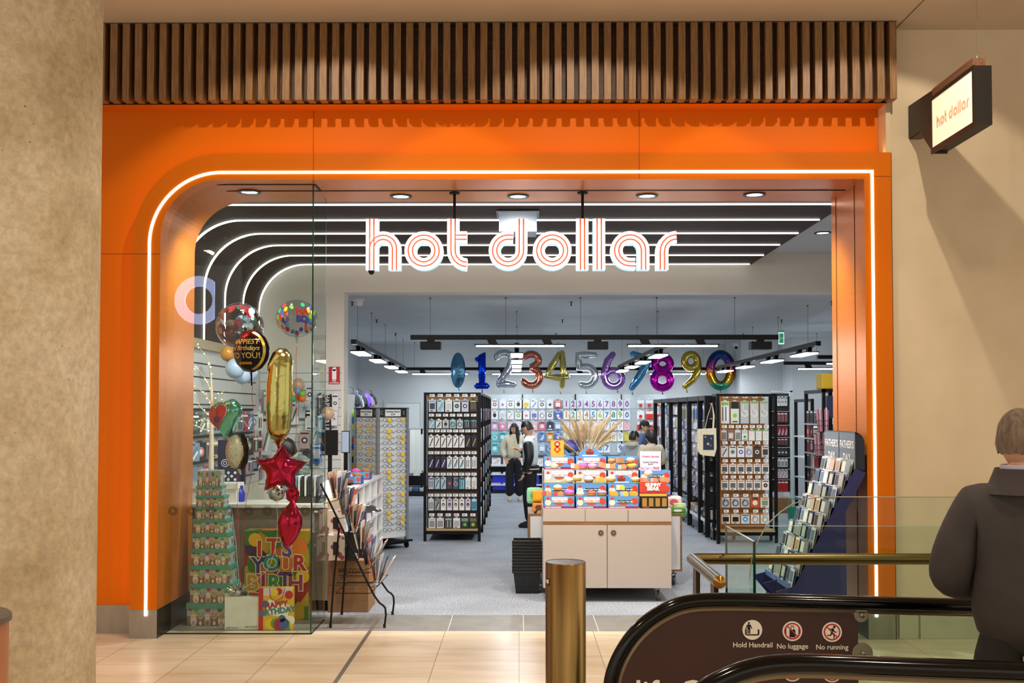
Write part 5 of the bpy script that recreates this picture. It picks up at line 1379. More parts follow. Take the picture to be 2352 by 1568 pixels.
# monthly special card
SPY = CY + 0.58
a, b = at(1470, 1036, SPY), at(1518, 1088, SPY)
SPC = thing('special_offer_card', 'pale pink card reading Weekly Specials standing behind the toy boxes', 'sign', ((a.x + b.x) / 2, SPY, tz[2]))
mb = MB().box(a.x, b.x, SPY, SPY + 0.004, tz[2], a.z); mb.build('card', col('#e6d3df', 0.5), SPC)
mb = MB(); mx = (a.x + b.x) / 2
put_text(mb, 'Weekly Specials', 0.027, T(mx, SPY - 0.001, za(1048, SPY)), mi=0, bold=0.0006)
put_text(mb, 'Squishy Dumpling', 0.021, T(mx, SPY - 0.001, za(1061, SPY)), mi=1, bold=0.0005); put_text(mb, '$4.99', 0.021, T(mx, SPY - 0.001, za(1066, SPY)), mi=1, bold=0.0005)
put_text(mb, 'Buy 2 get 1', 0.024, T(mx - 0.045, SPY - 0.001, za(1075, SPY)), mi=2, shear=0.2); put_text(mb, 'FREE', 0.032, T(mx + 0.055, SPY - 0.001, za(1075, SPY)), mi=0, bold=0.0008, shear=0.2)
mb.build('lettering', [col('#b03c70'), col('#2c2a34'), col('#9a4c84')], SPC)
# orange printed bag behind
Y = CY + 0.66; a, b = at(1265, 1012, Y), at(1295, 1044, Y)
mb = MB().box(a.x, b.x, Y, Y + 0.12, tz[3] + 0.1, a.z, 0); c_ = ((a.x + b.x) / 2, Y - 0.001)
mb.disc((c_[0], c_[1], a.z - 0.035), 0.032, 16, 1); mb.disc((c_[0], c_[1] - 0.001, a.z - 0.035), 0.014, 12, 2)
mb.add([(c_[0] - 0.04, c_[1], a.z - 0.09), (c_[0], c_[1], a.z - 0.13), (c_[0] + 0.04, c_[1], a.z - 0.09), (c_[0], c_[1], a.z - 0.05)], [(0, 1, 2, 3)], 1)
mb.disc((c_[0], c_[1] - 0.001, a.z - 0.09), 0.016, 12, 0)
tag(mb.build('orange_gift_bag', [col('#f0a030'), col('#d8301c'), col('#f8e0a0')]), 'orange and yellow printed bag with red motifs behind the left toy boxes', 'bag')
# small goods on the lower table
def blob_bag(name, label, cat, px, py, Y, w, h, c, c2, grp=None):
    p = at(px, py, Y)
    mb = MB().box(p.x - w / 2, p.x + w / 2, Y, Y + w * 0.7, p.z, p.z + h, 0, bev=min(w, h) * 0.2)
    mb.disc((p.x, Y - 0.001, p.z + h * 0.5), w * 0.28, 14, 1, rw=h * 0.28)
    return tag(mb.build(name, [col(c, 0.35), col(c2, 0.35)]), label, cat, grp)
yy = CY + 0.93
blob_bag('snack_bag', 'green and white snack bag on the low table left of the toy boxes', 'bag', 1229, 1157, yy + 0.10, 0.18, 0.17, '#8cd0a4', '#3cb060')
blob_bag('mango_plush', 'orange yellow fruit squishy in front of the green snack bag', 'toy', 1238, 1152, yy + 0.0, 0.14, 0.12, '#f4a81c', '#f8b838')
blob_bag('snack_carton', 'small orange carton on the low table left of the toy boxes', 'box', 1237, 1176, yy + 0.0, 0.13, 0.10, '#e88c34', '#6a4030')
blob_bag('coffee_carton', 'small black carton with tan picture at the left edge of the low table', 'box', 1240, 1188, yy - 0.0, 0.12, 0.10, '#1c1814', '#c09868')
for i in range(2):
    blob_bag('panda_carton', 'green carton with black and white panda spots, %s of two stacked at the table end' % ('upper', 'lower')[i], 'box', 1557, (1177, 1187)[i], yy, 0.17, 0.045, '#4c8c34', '#f0f0f0', 'green cartons on the low table')
blob_bag('snack_bag', 'pink and white snack bag behind the green cartons', 'bag', 1548, 1167, yy + 0.2, 0.17, 0.13, '#f0dcd8', '#d86070')
blob_bag('snack_bag', 'pale green snack bag lying on the green cartons', 'bag', 1562, 1167, yy + 0.05, 0.13, 0.05, '#b8d890', '#e8e8c0')
for i, (px, c, c2) in enumerate(((1310, '#3a3c8c', '#5a58b0'), (1325, '#6a64b8', '#a8a0e0'), (1299, '#22243c', '#3c3c5c'))):
    blob_bag('plush_toy', '%s fluffy toy lying behind the pampas vase on the low table' % ('indigo', 'violet', 'navy')[i], 'toy', px, 1042 + i * 2 - 6, CY + 0.95 + 0.1 * i, 0.16, 0.12, c, c2, 'fluffy toys behind the toy boxes')
# ---- pampas grass
YP = CY + 1.0; pb = at(1345, 1048, YP)
PG = thing('pampas_grass', 'big spray of dried cream pampas grass in a white vase', 'dried plant', (pb.x, YP, wz))
MB().lathe([(0.0, wz + 0.001), (0.06, wz + 0.001), (0.085, wz + 0.12), (0.075, wz + 0.25), (0.045, pb.z - 0.08), (0.05, pb.z)], 24, 0, None, (pb.x, YP), cap=False).build('vase', col('#e8e6e0', 0.3), PG, smooth=True)
def plume(P0, P1, sag, fl_, seed):
    r = random.Random(seed); mb = MB(); pts = []
    for i in range(12):
        t_ = i / 11; p = P0.lerp(P1, t_); p = p + Vector((sag * (t_ ** 3) * 0.6, 0, -abs(sag) * 0.35 * t_ ** 4)); pts.append(p)
    mb.tube(pts, [0.0035] * 8 + [0.003, 0.0025, 0.002, 0.001], 5, 0)
    for i in range(230):
        t_ = 0.42 + 0.58 * r.random(); k = t_ * 11; j = min(int(k), 10); p = pts[j].lerp(pts[j + 1], k - j)
        d_ = (pts[j + 1] - pts[j]).normalized(); s_ = Vector((r.uniform(-1, 1), r.uniform(-1, 1), r.uniform(-1, 1)))
        s_ = (s_ - d_ * s_.dot(d_)).normalized(); ln = fl_ * (0.6 + 0.6 * r.random()) * math.sin(min(1, (t_ - 0.4) * 2.2) * PI * 0.72 + 0.35)
        e = p + d_ * ln * 1.25 + s_ * ln * 0.42 + Vector((0, 0, -ln * 0.15)); wv = d_.cross(s_) * 0.0028
        mb.add([p - wv, p + wv, e], [(0, 1, 2)], 1)
    return mb
ends = [(1290, 958, -.05), (1302, 975, -.08), (1310, 950, -.03), (1322, 962, -.02), (1334, 956, 0), (1346, 962, 0), (1358, 958, .02), (1372, 965, .02), (1386, 958, .05), (1400, 948, .05), (1412, 970, .08), (1405, 990, .08), (1292, 995, -.08), (1285, 1005, -.07), (1316, 985, -.03), (1384, 985, .04), (1340, 972, 0), (1364, 980, .02), (1396, 1005, .08), (1300, 1018, -.06), (1420, 962, .06), (1296, 975, -0.06), (1328, 990, -.02)]
pcm = [noisy('pampas_stem', '#d8c8a0', '#c8b488', 20, 0.9), noisy('pampas_plume', '#e9d8b4', '#d6c096', 20, 0.95)]
for i, (px, py, sg) in enumerate(ends):
    yo = YP + ((i * 37) % 10 - 5) * 0.03
    plume(Vector((pb.x, YP, pb.z - 0.05)), at(px - sg * 90, py + 2, yo), sg, 0.10, i).build('plume', pcm, PG)
# ---- stack of baskets
YBk = 10.05; 
b0 = fl(1211, 1364); YBk = b0.y + 0.12
zt2 = za(1237, YBk - 0.12, 1211)
bkx0, bkx1 = xa(1176, 1240, YBk - 0.12), xa(1247, 1240, YBk - 0.12); bw = (bkx1 - bkx0) / 2 - 0.004; bcx = (bkx0 + bkx1) / 2 - 0.004
basket_mat = noisy('black_basket_plastic', '#060607', '#0b0b0c', 40, 0.35)
def basket_make():
    mb = MB(); H = 0.225; n = 4
    def rect(w, d): return [(-w, -d), (w, -d), (w, d), (-w, d)]
    lv = [(bw * 0.74, 0.095, 0), (bw * 0.90, 0.115, H - 0.02), (bw * 0.90, 0.115, H - 0.018), (bw, 0.128, H - 0.014), (bw, 0.128, H - 0.002), (bw * 0.97, 0.126, H), (bw * 0.93, 0.118, H), (bw * 0.86, 0.11, H - 0.03), (bw * 0.70, 0.09, 0.004)]
    vs = []; fs = []
    for w, d, z in lv: vs += [(a, b, z) for a, b in rect(w, d)]
    for i in range(len(lv) - 1):
        for k in range(4): fs.append((i * 4 + k, i * 4 + (k + 1) % 4, (i + 1) * 4 + (k + 1) % 4, (i + 1) * 4 + k))
    fs.append((3, 2, 1, 0)); fs.append(tuple(32 + k for k in range(4)))
    mb.add(vs, fs, 0)
    for i in range(9):   # woven ribs
        for z0_, z1_ in ((0.02, 0.07), (0.08, 0.13), (0.14, 0.185)):
            f = lambda z: (bw * (0.74 + 0.16 * z / 0.195), -(0.095 + 0.02 * z / 0.195) - 0.0015)
            t_ = -0.88 + i * 0.22; a0, y0_ = f(z0_); a1, y1_ = f(z1_)
            mb.add([(a0 * (t_ - 0.05), y0_, z0_), (a0 * (t_ + 0.05), y0_, z0_), (a1 * (t_ + 0.05), y1_, z1_), (a1 * (t_ - 0.05), y1_, z1_)], [(0, 1, 2, 3)], 1)
    return mb.build('shopping_basket', [basket_mat, col('#1e1e21', 0.4)], local=True)
bp_ = Proto(basket_make); nb = 11; st_ = (zt2 - 0.225 - 0.02) / (nb - 1)
for i in range(nb):
    bp_.put((bcx, YBk, 0.001 + i * st_), 0, 'black shopping basket, %s from the floor in the nested stack' % ORD[i] if i < nb - 1 else 'black shopping basket topmost in the nested stack', 'basket', 'nested black shopping baskets')
hd = MB().tube([(bcx - bw * 0.9, YBk - 0.1, zt2 - 0.03), (bcx - bw * 0.88, YBk - 0.125, zt2 - 0.005), (bcx + bw * 0.88, YBk - 0.125, zt2 - 0.005), (bcx + bw * 0.9, YBk - 0.1, zt2 - 0.03)], 0.007, 8)
tag(hd.build('basket_handle', M['gloss']), 'folded carry handle of the top basket', None); bh = bpy.data.objects['basket_handle']; top_b = [o for o in bpy.data.objects if o.name.startswith('shopping_basket')][-1]
bh.parent = top_b; bh.location = bh.location - top_b.location
bh.name = 'carry_handle'

# ================================================================ BLUE CARD DISPLAY
KD = thing('card_display', 'tall navy blue cardboard stand of greeting cards by the right jamb', 'card display', (2.45, 8.7, 0))
navy = pm('navy_card', '#25245e', 0.5); navy2 = pm('dark_navy_card', '#141a2c', 0.5); lipm = pm('blue_lip', '#5b74b4', 0.45)
YN, YD, YFa = 8.27, 8.68, 9.09
sidep = [(2.63, 0), (2.625, 1.037), (2.79, 1.35), (2.706, 1.385), (2.22, 0.453), (2.15, 0.32), (2.10, 0.30), (2.16, 0.22), (2.02, 0.0)]
sidep = [(2.63, 0.0), (2.625, 1.037), (2.79, 1.35), (2.706, 1.385), (2.21, 0.44), (2.06, 0.40), (2.18, 0.26), (2.18, 0.0)]
for y in (YN, YD, YFa):
    MB().prism([(a, y - 0.006, b) for a, b in sidep], (0, 0.012, 0)).build('side_panel', navy, KD)
MB().box(2.18, 2.63, YN, YFa, 0, 0.02).box(2.18, 2.19, YN, YFa, 0, 0.26).build('base_box', navy, KD)
nt_ = 9
u = Vector((2.706 - 2.21, 0, 1.385 - 0.44)); un = u.normalized()
MB().prism([(2.22 + 0.05, YN, 0.44), (2.716 + 0.05, YN, 1.385), (2.716 + 0.055, YN, 1.385), (2.22 + 0.055, YN, 0.44)], (0, YFa - YN, 0)).build('backing', navy, KD)
cardc = ['#c9c4bc', '#8c8478', '#b8c0c4', '#3c4450', '#b08c6c', '#dfe0dc', '#7c8890', '#4c3c3c', '#a8b0a0', '#c8a890', '#6c7c94', '#e4dcc8']
def card_make(c, c2, c3):
    def mk():
        mb = MB().box(-0.004, 0.0, -0.055, 0.055, 0, 0.16, 0)
        mb.box(-0.0046, -0.004, -0.045, 0.045, 0.055, 0.14, 1); mb.box(-0.0046, -0.004, -0.035, 0.02, 0.02, 0.04, 2)
        mb.box(-0.0001, 0.0005, -0.054, 0.054, 0.001, 0.159, 0)
        return mb.build('greeting_card', [col(c, 0.25), col(c2, 0.25), col(c3, 0.3)], local=True)
    return Proto(mk)
CP = [card_make(cardc[i], cardc[(i + 5) % 12], cardc[(i + 8) % 12]) for i in range(12)]
cn = 0
for colm, (ya, yb) in enumerate(((YN, YD), (YD, YFa))):
    for k in range(nt_):
        f = k / (nt_ - 1) * 0.93
        b = Vector((2.22, 0, 0.44)) + u * f
        b = b + Vector((-0.035, 0, -0.03))
        MB().prism([(b.x - 0.012, ya + 0.01, b.z), (b.x + 0.07, ya + 0.01, b.z), (b.x + 0.07, ya + 0.01, b.z + 0.004), (b.x - 0.006, ya + 0.01, b.z + 0.004), (b.x - 0.016, ya + 0.01, b.z + 0.05), (b.x - 0.020, ya + 0.01, b.z + 0.05)], (0, yb - ya - 0.02, 0)).build('pocket_lip', lipm, KD)
        for j in range(3):
            cn += 1
            y = ya + 0.07 + j * 0.13
            CP[(cn * 5 + k) % 12].put((b.x + 0.004 + 0.01 * j % 0.02, y, b.z + 0.006), 0, '%s greeting card, %s in the pocket %s up, %s column of the navy stand' % (cname(cardc[(cn * 5 + k) % 12]), ('nearest', 'middle', 'farthest')[j], ORD[k], ('near', 'far')[colm]), 'greeting card', 'greeting cards in the navy stand', rot=(0, 0.20, 0.0))
            if j < 3:
                CP[(cn * 7 + k + 3) % 12].put((b.x + 0.022, y + 0.012, b.z + 0.012), 0, 'tucked %s card behind the %s card, pocket %s up, %s column' % (cname(cardc[(cn * 7 + k + 3) % 12]), ('nearest', 'middle', 'farthest')[j], ORD[k], ('near', 'far')[colm]), 'greeting card', 'greeting cards in the navy stand', rot=(0, 0.26, 0.02))
# header blocks with lettering
for colm, (ya, yb) in enumerate(((YN, YD), (YD, YFa))):
    zt0, zt1 = 1.37, 1.68
    hb = MB(); prof = [(ya + 0.01, zt0), (yb - 0.01, zt0), (yb - 0.01, zt1), (ya + 0.01, zt1)]
    X0 = 2.705
    hb.prism([(X0, a, b) for a, b in prof], (0.005, 0, 0), 0)
    rr2 = 0.09
    top = [(X0 + 0.006, zt0)] + [(2.79 - rr2 + rr2 * math.cos(R(90 - 90 * q / 8)), zt1 - rr2 + rr2 * math.sin(R(90 - 90 * q / 8))) for q in range(9)] + [(2.79, zt0)]
    top = [(X0 + 0.006, zt0), (X0 + 0.006, zt1)] + top[1:]
    hb.prism([(a, ya + 0.02, b) for a, b in top], (0, yb - ya - 0.05, 0), 1)
    hobj = hb.build('header_block', [pm('grey_header', '#7c8793', 0.3), navy2], KD)
    tx = MB(); m5 = Matrix.Translation((X0 - 0.002, (ya + yb) / 2, 1.57)) @ Matrix.Rotation(-PI / 2, 4, 'Z')
    put_text(tx, "FATHER'S", 0.085, m5, bold=0.002); put_text(tx, 'DAY', 0.095, Matrix.Translation((X0 - 0.002, (ya + yb) / 2, 1.46)) @ Matrix.Rotation(-PI / 2, 4, 'Z'), bold=0.002)
    tx.build('lettering', col('#f0efec'), hobj)

# ================================================================ CEILING FITTINGS OF THE SALES FLOOR
for i, (px, py) in enumerate(((809, 693), (1312, 693), (865, 734), (1292, 734), (1795, 734), (908, 765), (1277, 765), (1707, 766), (945, 792), (1911, 692))):
    Y = YT + 0.5; d = ray(px, py); p = CAM + d * ((IC - CH) / d.z)
    mb = MB().lathe([(0.03, p.z - 0.004), (0.03, p.z)], 12, 0, None, (p.x, p.y)).cyl((p.x, p.y), 0.008, p.z - 0.05, p.z, 6).cyl((p.x, p.y), 0.018, p.z - 0.054, p.z - 0.05, 10)
    tag(mb.build('sprinkler_head', M['blackmatte']), 'small black ceiling sprinkler, %s from the entrance and side' % ORD[i], 'sprinkler', 'ceiling sprinklers')
p = CAM + ray(824, 687) * ((IC - CH) / ray(824, 687).z)
tag(MB().lathe([(0.0, p.z - 0.10), (0.05, p.z - 0.09), (0.06, p.z - 0.02), (0.085, p.z - 0.012), (0.085, p.z)], 20, 0, None, (p.x, p.y), cap=False).build('wifi_dome', col('#e6e6e4', 0.5), smooth=True), 'white domed ceiling sensor just inside the opening at left', 'sensor')
Y = 19.0; a, b = at(1788, 763, Y), at(1801, 790, Y)
XS = thing('exit_sign', 'green and white running man exit sign hanging from the shop ceiling', 'exit sign', ((a.x + b.x) / 2, Y, b.z))
MB().box(a.x, b.x, Y, Y + 0.03, b.z, a.z).build('sign_panel', pm('exit_white', '#f0fff8', 0.4, emit='#e0fff0', es=0.8), XS)
mb = MB().box(a.x + 0.012, b.x - 0.012, Y - 0.002, Y - 0.001, b.z + 0.02, a.z - 0.02)
mb.build('green_field', pm('exit_green', '#0c8c60', 0.4, emit='#0c9c68', es=0.5), XS)
mb = MB(); cxx = (a.x + b.x) / 2; czz = (a.z + b.z) / 2
mb.add([(cxx - 0.01, Y - 0.003, czz - 0.01), (cxx - 0.01, Y - 0.003, czz + 0.01), (cxx + 0.02, Y - 0.003, czz + 0.01), (cxx + 0.02, Y - 0.003, czz - 0.01)], [(0, 1, 2, 3)]); mb.add([(cxx + 0.015, Y - 0.003, czz + 0.03), (cxx + 0.04, Y - 0.003, czz), (cxx + 0.015, Y - 0.003, czz - 0.03)], [(0, 1, 2)])
mb.disc((cxx - 0.022, Y - 0.003, czz + 0.05), 0.01, 10); mb.box(cxx - 0.03, cxx - 0.015, Y - 0.0035, Y - 0.003, czz - 0.04, czz + 0.035)
mb.build('pictogram', col('#ffffff'), XS)
MB().box(cxx - 0.06, cxx + 0.06, Y + 0.005, Y + 0.025, a.z + 0.02, a.z + 0.03).tube([(cxx, Y + 0.015, a.z), (cxx, Y + 0.015, IC)], 0.004, 6).build('hanger', col('#8a9094'), XS)
p = at(1691, 798, 22.3); MBx = MB().ball((p.x, p.y, p.z), 0.035, n=12, m=8, mi=1).box(p.x - 0.05, p.x + 0.05, p.y, p.y + 0.1, p.z + 0.02, p.z + 0.09, 0)
tag(MBx.build('dome_camera', [col('#dddddd'), M['gloss']], smooth=True), 'small white and black dome camera on the back pier', 'security camera')
# ================================================================ BALLOONS IN THE WINDOW
def radial_foil(outline, T_, rings=9, power=0.5, wr=0.0, seam=0.006, prof=None):
    """inflated foil from a star-convex outline in the xz plane, centred on the origin"""
    mb = MB(); n = len(outline)
    for sgn in (-1, 1):
        vs = [(0, sgn * T_, 0)]; fs = []
        for i in range(1, rings + 1):
            rho = math.sin(i / rings * PI / 2)
            for k, (x, z) in enumerate(outline):
                Rk = math.hypot(x, z); Rm = max(math.hypot(a, b) for a, b in outline)
                th = T_ * (max(0.0, 1 - rho * rho) ** power) * (1 - (1 - Rk / Rm) * 0.35 * rho)
                th *= 1 + wr * math.sin(k * 2.6) * rho ** 4
                vs.append((x * rho, sgn * th, z * rho))
        for k in range(n):
            a, b = 1 + k, 1 + (k + 1) % n
            fs.append((0, a, b) if sgn < 0 else (0, b, a))
        for i in range(rings - 1):
            for k in range(n):
                a = 1 + i * n
                q = (a + k, a + n + k, a + n + (k + 1) % n, a + (k + 1) % n)
                fs.append(q if sgn < 0 else q[::-1])
        mb.add(vs, fs, 0)
    # flat seam
    vs = []; fs = []
    for k, (x, z) in enumerate(outline):
        l = math.hypot(x, z); e = 1 + seam * (1 + 0.5 * math.sin(k * 1.9)) / l
        vs += [(x, 0, z), (x * e, 0.001 * math.sin(k * 2.1), z * e)]
    for k in range(n):
        j = (k + 1) % n; fs.append((2 * k, 2 * k + 1, 2 * j + 1, 2 * j))
    mb.add(vs, fs, 0)
    return mb
def circ(r, n=40, rz=None): return [(r * math.cos(2 * PI * k / n), (rz or r) * math.sin(2 * PI * k / n)) for k in range(n)]
def heart_o(s, n=60):
    o = []
    for k in range(n):
        t_ = 2 * PI * k / n; o.append((s * math.sin(t_) ** 3, s * (13 * math.cos(t_) - 5 * math.cos(2 * t_) - 2 * math.cos(3 * t_) - math.cos(4 * t_)) / 16))
    return o
def star_o(s, n=8):
    o = []
    for k in range(5):
        a0 = PI / 2 + 2 * PI * k / 5; a1 = a0 + PI / 5; a2 = a0 + 2 * PI / 5
        P0 = Vector((math.cos(a0), math.sin(a0))) * s; P1 = Vector((math.cos(a1), math.sin(a1))) * s * 0.53; P2_ = Vector((math.cos(a2), math.sin(a2))) * s
        for j in range(n):
            t_ = j / n; o.append(tuple(P0.lerp(P1, t_) if True else 0))
        for j in range(n):
            t_ = j / n; o.append(tuple(P1.lerp(P2_, t_)))
    return o
def rotm(p, rz=0, rx=0, ry=0): return Matrix.Translation(p) @ Matrix.Rotation(rz, 4, 'Z') @ Matrix.Rotation(rx, 4, 'X') @ Matrix.Rotation(ry, 4, 'Y')
def warp(mb, M4): mb.v = [M4 @ v for v in mb.v]; return mb
def bal(name, label, p, cat='balloon'): return thing(name, label, cat, p)
YBL = 8.86
# happiest of birthdays
p = at(577, 806, YBL); t = bal('foil_balloon', 'round dark foil balloon reading Happiest of Birthdays to You', p); m4 = rotm((0, 0, 0), R(-22))
bodym = noisy('foil_black_rainbow', '#0a0a1c', '#161034', 5, 0.12, metal=0.7)
def rainbow_top():
    m = foil('foil_happiest', '#101028', 0.14, 0.15, 8); b = m.node_tree.nodes['Principled BSDF']
    tc = N(m, 'ShaderNodeTexCoord'); sp = N(m, 'ShaderNodeSeparateXYZ'); L(m, tc.outputs['Generated'], sp.inputs[0])
    L(m, ramp(m, sp.outputs['Z'], [(0.0, '#0c0c1a'), (0.55, '#121038'), (0.8, '#3c1440'), (1.0, '#b02c58')]), b.inputs['Base Color'])
    return m
warp(radial_foil(circ(0.178), 0.105, wr=0.05), m4).build('foil_body', rainbow_top(), t, smooth=True, local=True)
mb = MB(); fdepth = lambda r: 0.105 * math.sqrt(max(0, 1 - (r / 0.178) ** 2)) + 0.003
for s_, sz, z in (('HAPPIEST', 0.062, 0.075), ('of Birthdays', 0.056, 0.02), ('TO YOU!', 0.07, -0.045), ('eeeeee', 0.045, -0.105)):
    v0 = len(mb.v); put_text(mb, s_, sz, T(0, 0, z), bold=0.001, shear=0.25 if s_ == 'of Birthdays' else 0)
    for i in range(v0, len(mb.v)): mb.v[i].y = -fdepth(min(0.17, math.hypot(mb.v[i].x, mb.v[i].z)))
mb2 = MB()
for i in range(60):
    a = rnd.uniform(0, 2 * PI); r = rnd.uniform(0.05, 0.17)
    x, z = r * math.cos(a), r * math.sin(a); y = fdepth(r) + 0.001; mb2.disc((x, y, z), 0.006, 6)
warp(mb, m4).build('gold_lettering', pm('gold_foil_print', '#e0bc50', 0.25, 0.6), t, local=True)
warp(mb2, m4).build('gold_dots', MATS['gold_foil_print'], t, local=True)
e = (0.06, 0.03)
mb = MB(); 
for k in range(26):
    a = R(-75 + 150 * k / 26); a1 = R(-75 + 150 * (k + 1) / 26)
    for (r0, r1, y0, y1) in ((0.160, 0.174, -0.048, -0.026),):
        mb.add([(r0 * math.cos(a), y0 - 0.004, r0 * math.sin(a)), (r1 * math.cos(a), y1 - 0.004, r1 * math.sin(a)), (r1 * math.cos(a1), y1 - 0.004, r1 * math.sin(a1)), (r0 * math.cos(a1), y0 - 0.004, r0 * math.sin(a1))], [(0, 1, 2, 3)])
warp(mb, m4).build('gold_border', MATS['gold_foil_print'], t, local=True)
MB().tube([(0, 0, -0.17), (0.005, 0, -0.22), (0.008, 0, -0.30)], [0.022, 0.017, 0.015], 10, flat=0.5).build('neck', MATS['foil_happiest'], t, smooth=True, local=True)
# clear bubble with printed shapes behind it
p = at(551, 749, 9.12); t = bal('bubble_balloon', 'large clear bubble balloon with dark red and grey printed panels', p)
clear = glass('clear_film', '#e4e8ea', 1.6, 1.45)
MB().ball((0, 0, 0), 0.212, n=36, m=24).build('clear_film', clear, t, smooth=True, local=True)
pr = [col('#8c1c28', 0.2), col('#3c4a44', 0.2), col('#4c5668', 0.2), col('#7c6a5c', 0.2), col('#2c2c38', 0.2), col('#b8bcc0', 0.2)]
mb = MB()
for i in range(95):
    a = rnd.uniform(0, 2 * PI); ph = rnd.uniform(-1.1, 1.0); rr = 0.2075; w = rnd.uniform(0.02, 0.045); h_ = rnd.uniform(0.03, 0.07)
    c = Vector((math.cos(ph) * math.cos(a), math.cos(ph) * math.sin(a), math.sin(ph))); uu = Vector((-math.sin(a), math.cos(a), 0)); ww = c.cross(uu); tw = rnd.uniform(0, 3)
    u2 = uu * math.cos(tw) + ww * math.sin(tw); w2 = c.cross(u2)
    pts = []
    for k in range(10):
        q = (c * rr + u2 * w * math.cos(2 * PI * k / 10) + w2 * h_ * math.sin(2 * PI * k / 10)).normalized() * (rr - 0.0006 * (i % 5))
        pts.append(q)
    mb.add([c * rr] + pts, [(0, 1 + k, 1 + (k + 1) % 10) for k in range(10)], (0, 0, 1, 2, 3, 4, 0, 5)[i % 8])
mb.build('printed_panels', pr, t, local=True)
MB().tube([(0, 0, -0.21), (0.0, 0, -0.27)], [0.02, 0.008], 8).build('neck', clear, t, smooth=True, local=True)
# gold number one
YGN = 8.84; t = bal('number_balloon', 'large gold foil balloon shaped like the number 1 in the window', at(640, 1022, YGN))
P0 = [at(x, y, YGN) for x, y in ((640, 1008), (640, 985), (641, 940), (642, 890), (644, 850), (646, 828), (648, 812), (649, 800))]
S = YGN / F
gm = foil('foil_gold', '#dcc67e', 0.16, 0.3, 6)
MB().tube(P0, [r * S for r in (18, 27, 30.5, 30.5, 28, 27, 22, 10)], 28, flat=0.8, up=(0, 1, 0)).build('foil_body', gm, t, smooth=True, angle=90)
nose = [at(x, y, YGN - 0.03) for x, y in ((645, 818), (636, 828), (624, 842), (618, 852))]
MB().tube(nose, [r * S for r in (18, 15, 11, 6)], 18, flat=0.8, up=(0, 1, 0)).build('foil_nose', gm, t, smooth=True, angle=90)
MB().tube([at(640, 1008, YGN), at(639, 1024, YGN)], [14 * S, 4 * S], 12).build('neck', gm, t, smooth=True)
# heart
p = at(520, 955, 8.8); t = bal('foil_balloon', 'teal foil heart balloon with a red heart printed on it', p); m4 = rotm((0, 0, 0), R(-38), 0, R(-8))
warp(radial_foil(heart_o(0.175), 0.11, wr=0.12), m4).build('foil_body', foil('foil_teal', '#6cc0ac', 0.16, 0.3, 12), t, smooth=True, local=True)
mb = MB()
def onf(pts, T0, S0, dy, mi):
    """patch laid on the front of an inflated foil"""
    vs = [(x, -T0 * math.sqrt(max(0.02, 1 - (math.hypot(x, z) / S0) ** 2)) - dy, z) for x, z in pts]
    c = (sum(v[0] for v in vs) / len(vs), min(v[1] for v in vs) - 0.001, sum(v[2] for v in vs) / len(vs))
    mb.add([c] + vs, [(0, 1 + k, 1 + (k + 1) % len(vs)) for k in range(len(vs))], mi)
onf([(x * 0.74, z * 0.74) for x, z in heart_o(0.172)], 0.112, 0.18, 0.004, 1)
onf([(x * 0.70, z * 0.70) for x, z in heart_o(0.172)], 0.112, 0.18, 0.008, 0)
onf([(x * 0.34 - 0.028, z * 0.42 + 0.005) for x, z in heart_o(0.172)], 0.112, 0.18, 0.016, 2)
onf([(x * 0.18 + 0.03, z * 0.2 - 0.035) for x, z in heart_o(0.172)], 0.112, 0.18, 0.019, 3)
warp(mb, m4).build('printed_heart', [col('#c4201c', 0.25), col('#d8b8a0', 0.3), col('#c85040', 0.25), col('#3c2c70', 0.25)], t, local=True)
MB().tube([(0.0, 0, -0.16), (-0.02, 0, -0.21)], [0.015, 0.008], 8).build('neck', MATS['foil_teal'], t, local=True)
# pillow-like silver and black balloon
p = at(546, 1036, 8.82); t = bal('foil_balloon', 'off white quilted oval foil balloon with black sides', p); m4 = rotm((0, 0, 0), R(-16))
ov = [(0.098 * math.copysign(abs(math.cos(a)) ** 0.7, math.cos(a)), 0.155 * math.copysign(abs(math.sin(a)) ** 0.8, math.sin(a))) for a in [2 * PI * k / 44 for k in range(44)]]
warp(radial_foil(ov, 0.095, wr=0.15), m4).build('foil_body', foil('foil_black', '#2c2722', 0.2, 0.3, 12), t, smooth=True, local=True)
warp(MB().ball((0, -0.035, 0), 0.085, 0.078, 0.145, 28, 18), m4).build('pale_panel', foil('foil_ivory', '#cfc6b0', 0.35, 0.5, 10, 0.35), t, smooth=True, local=True)
mb = MB()
for i in range(3):
    for j in range(4):
        x, z = -0.045 + i * 0.045, -0.09 + j * 0.06
        mb.ball((x, -0.035 - 0.078 * math.sqrt(max(0, 1 - (x / .085) ** 2 - (z / .145) ** 2)), z), 0.0035, n=6, m=4)
warp(mb, m4).build('black_dots', M['blackmatte'], t, local=True)
MB().tube([(0.01, 0, -0.15), (0.03, 0, -0.2)], [0.018, 0.008], 8).build('neck', MATS['foil_ivory'], t, local=True)
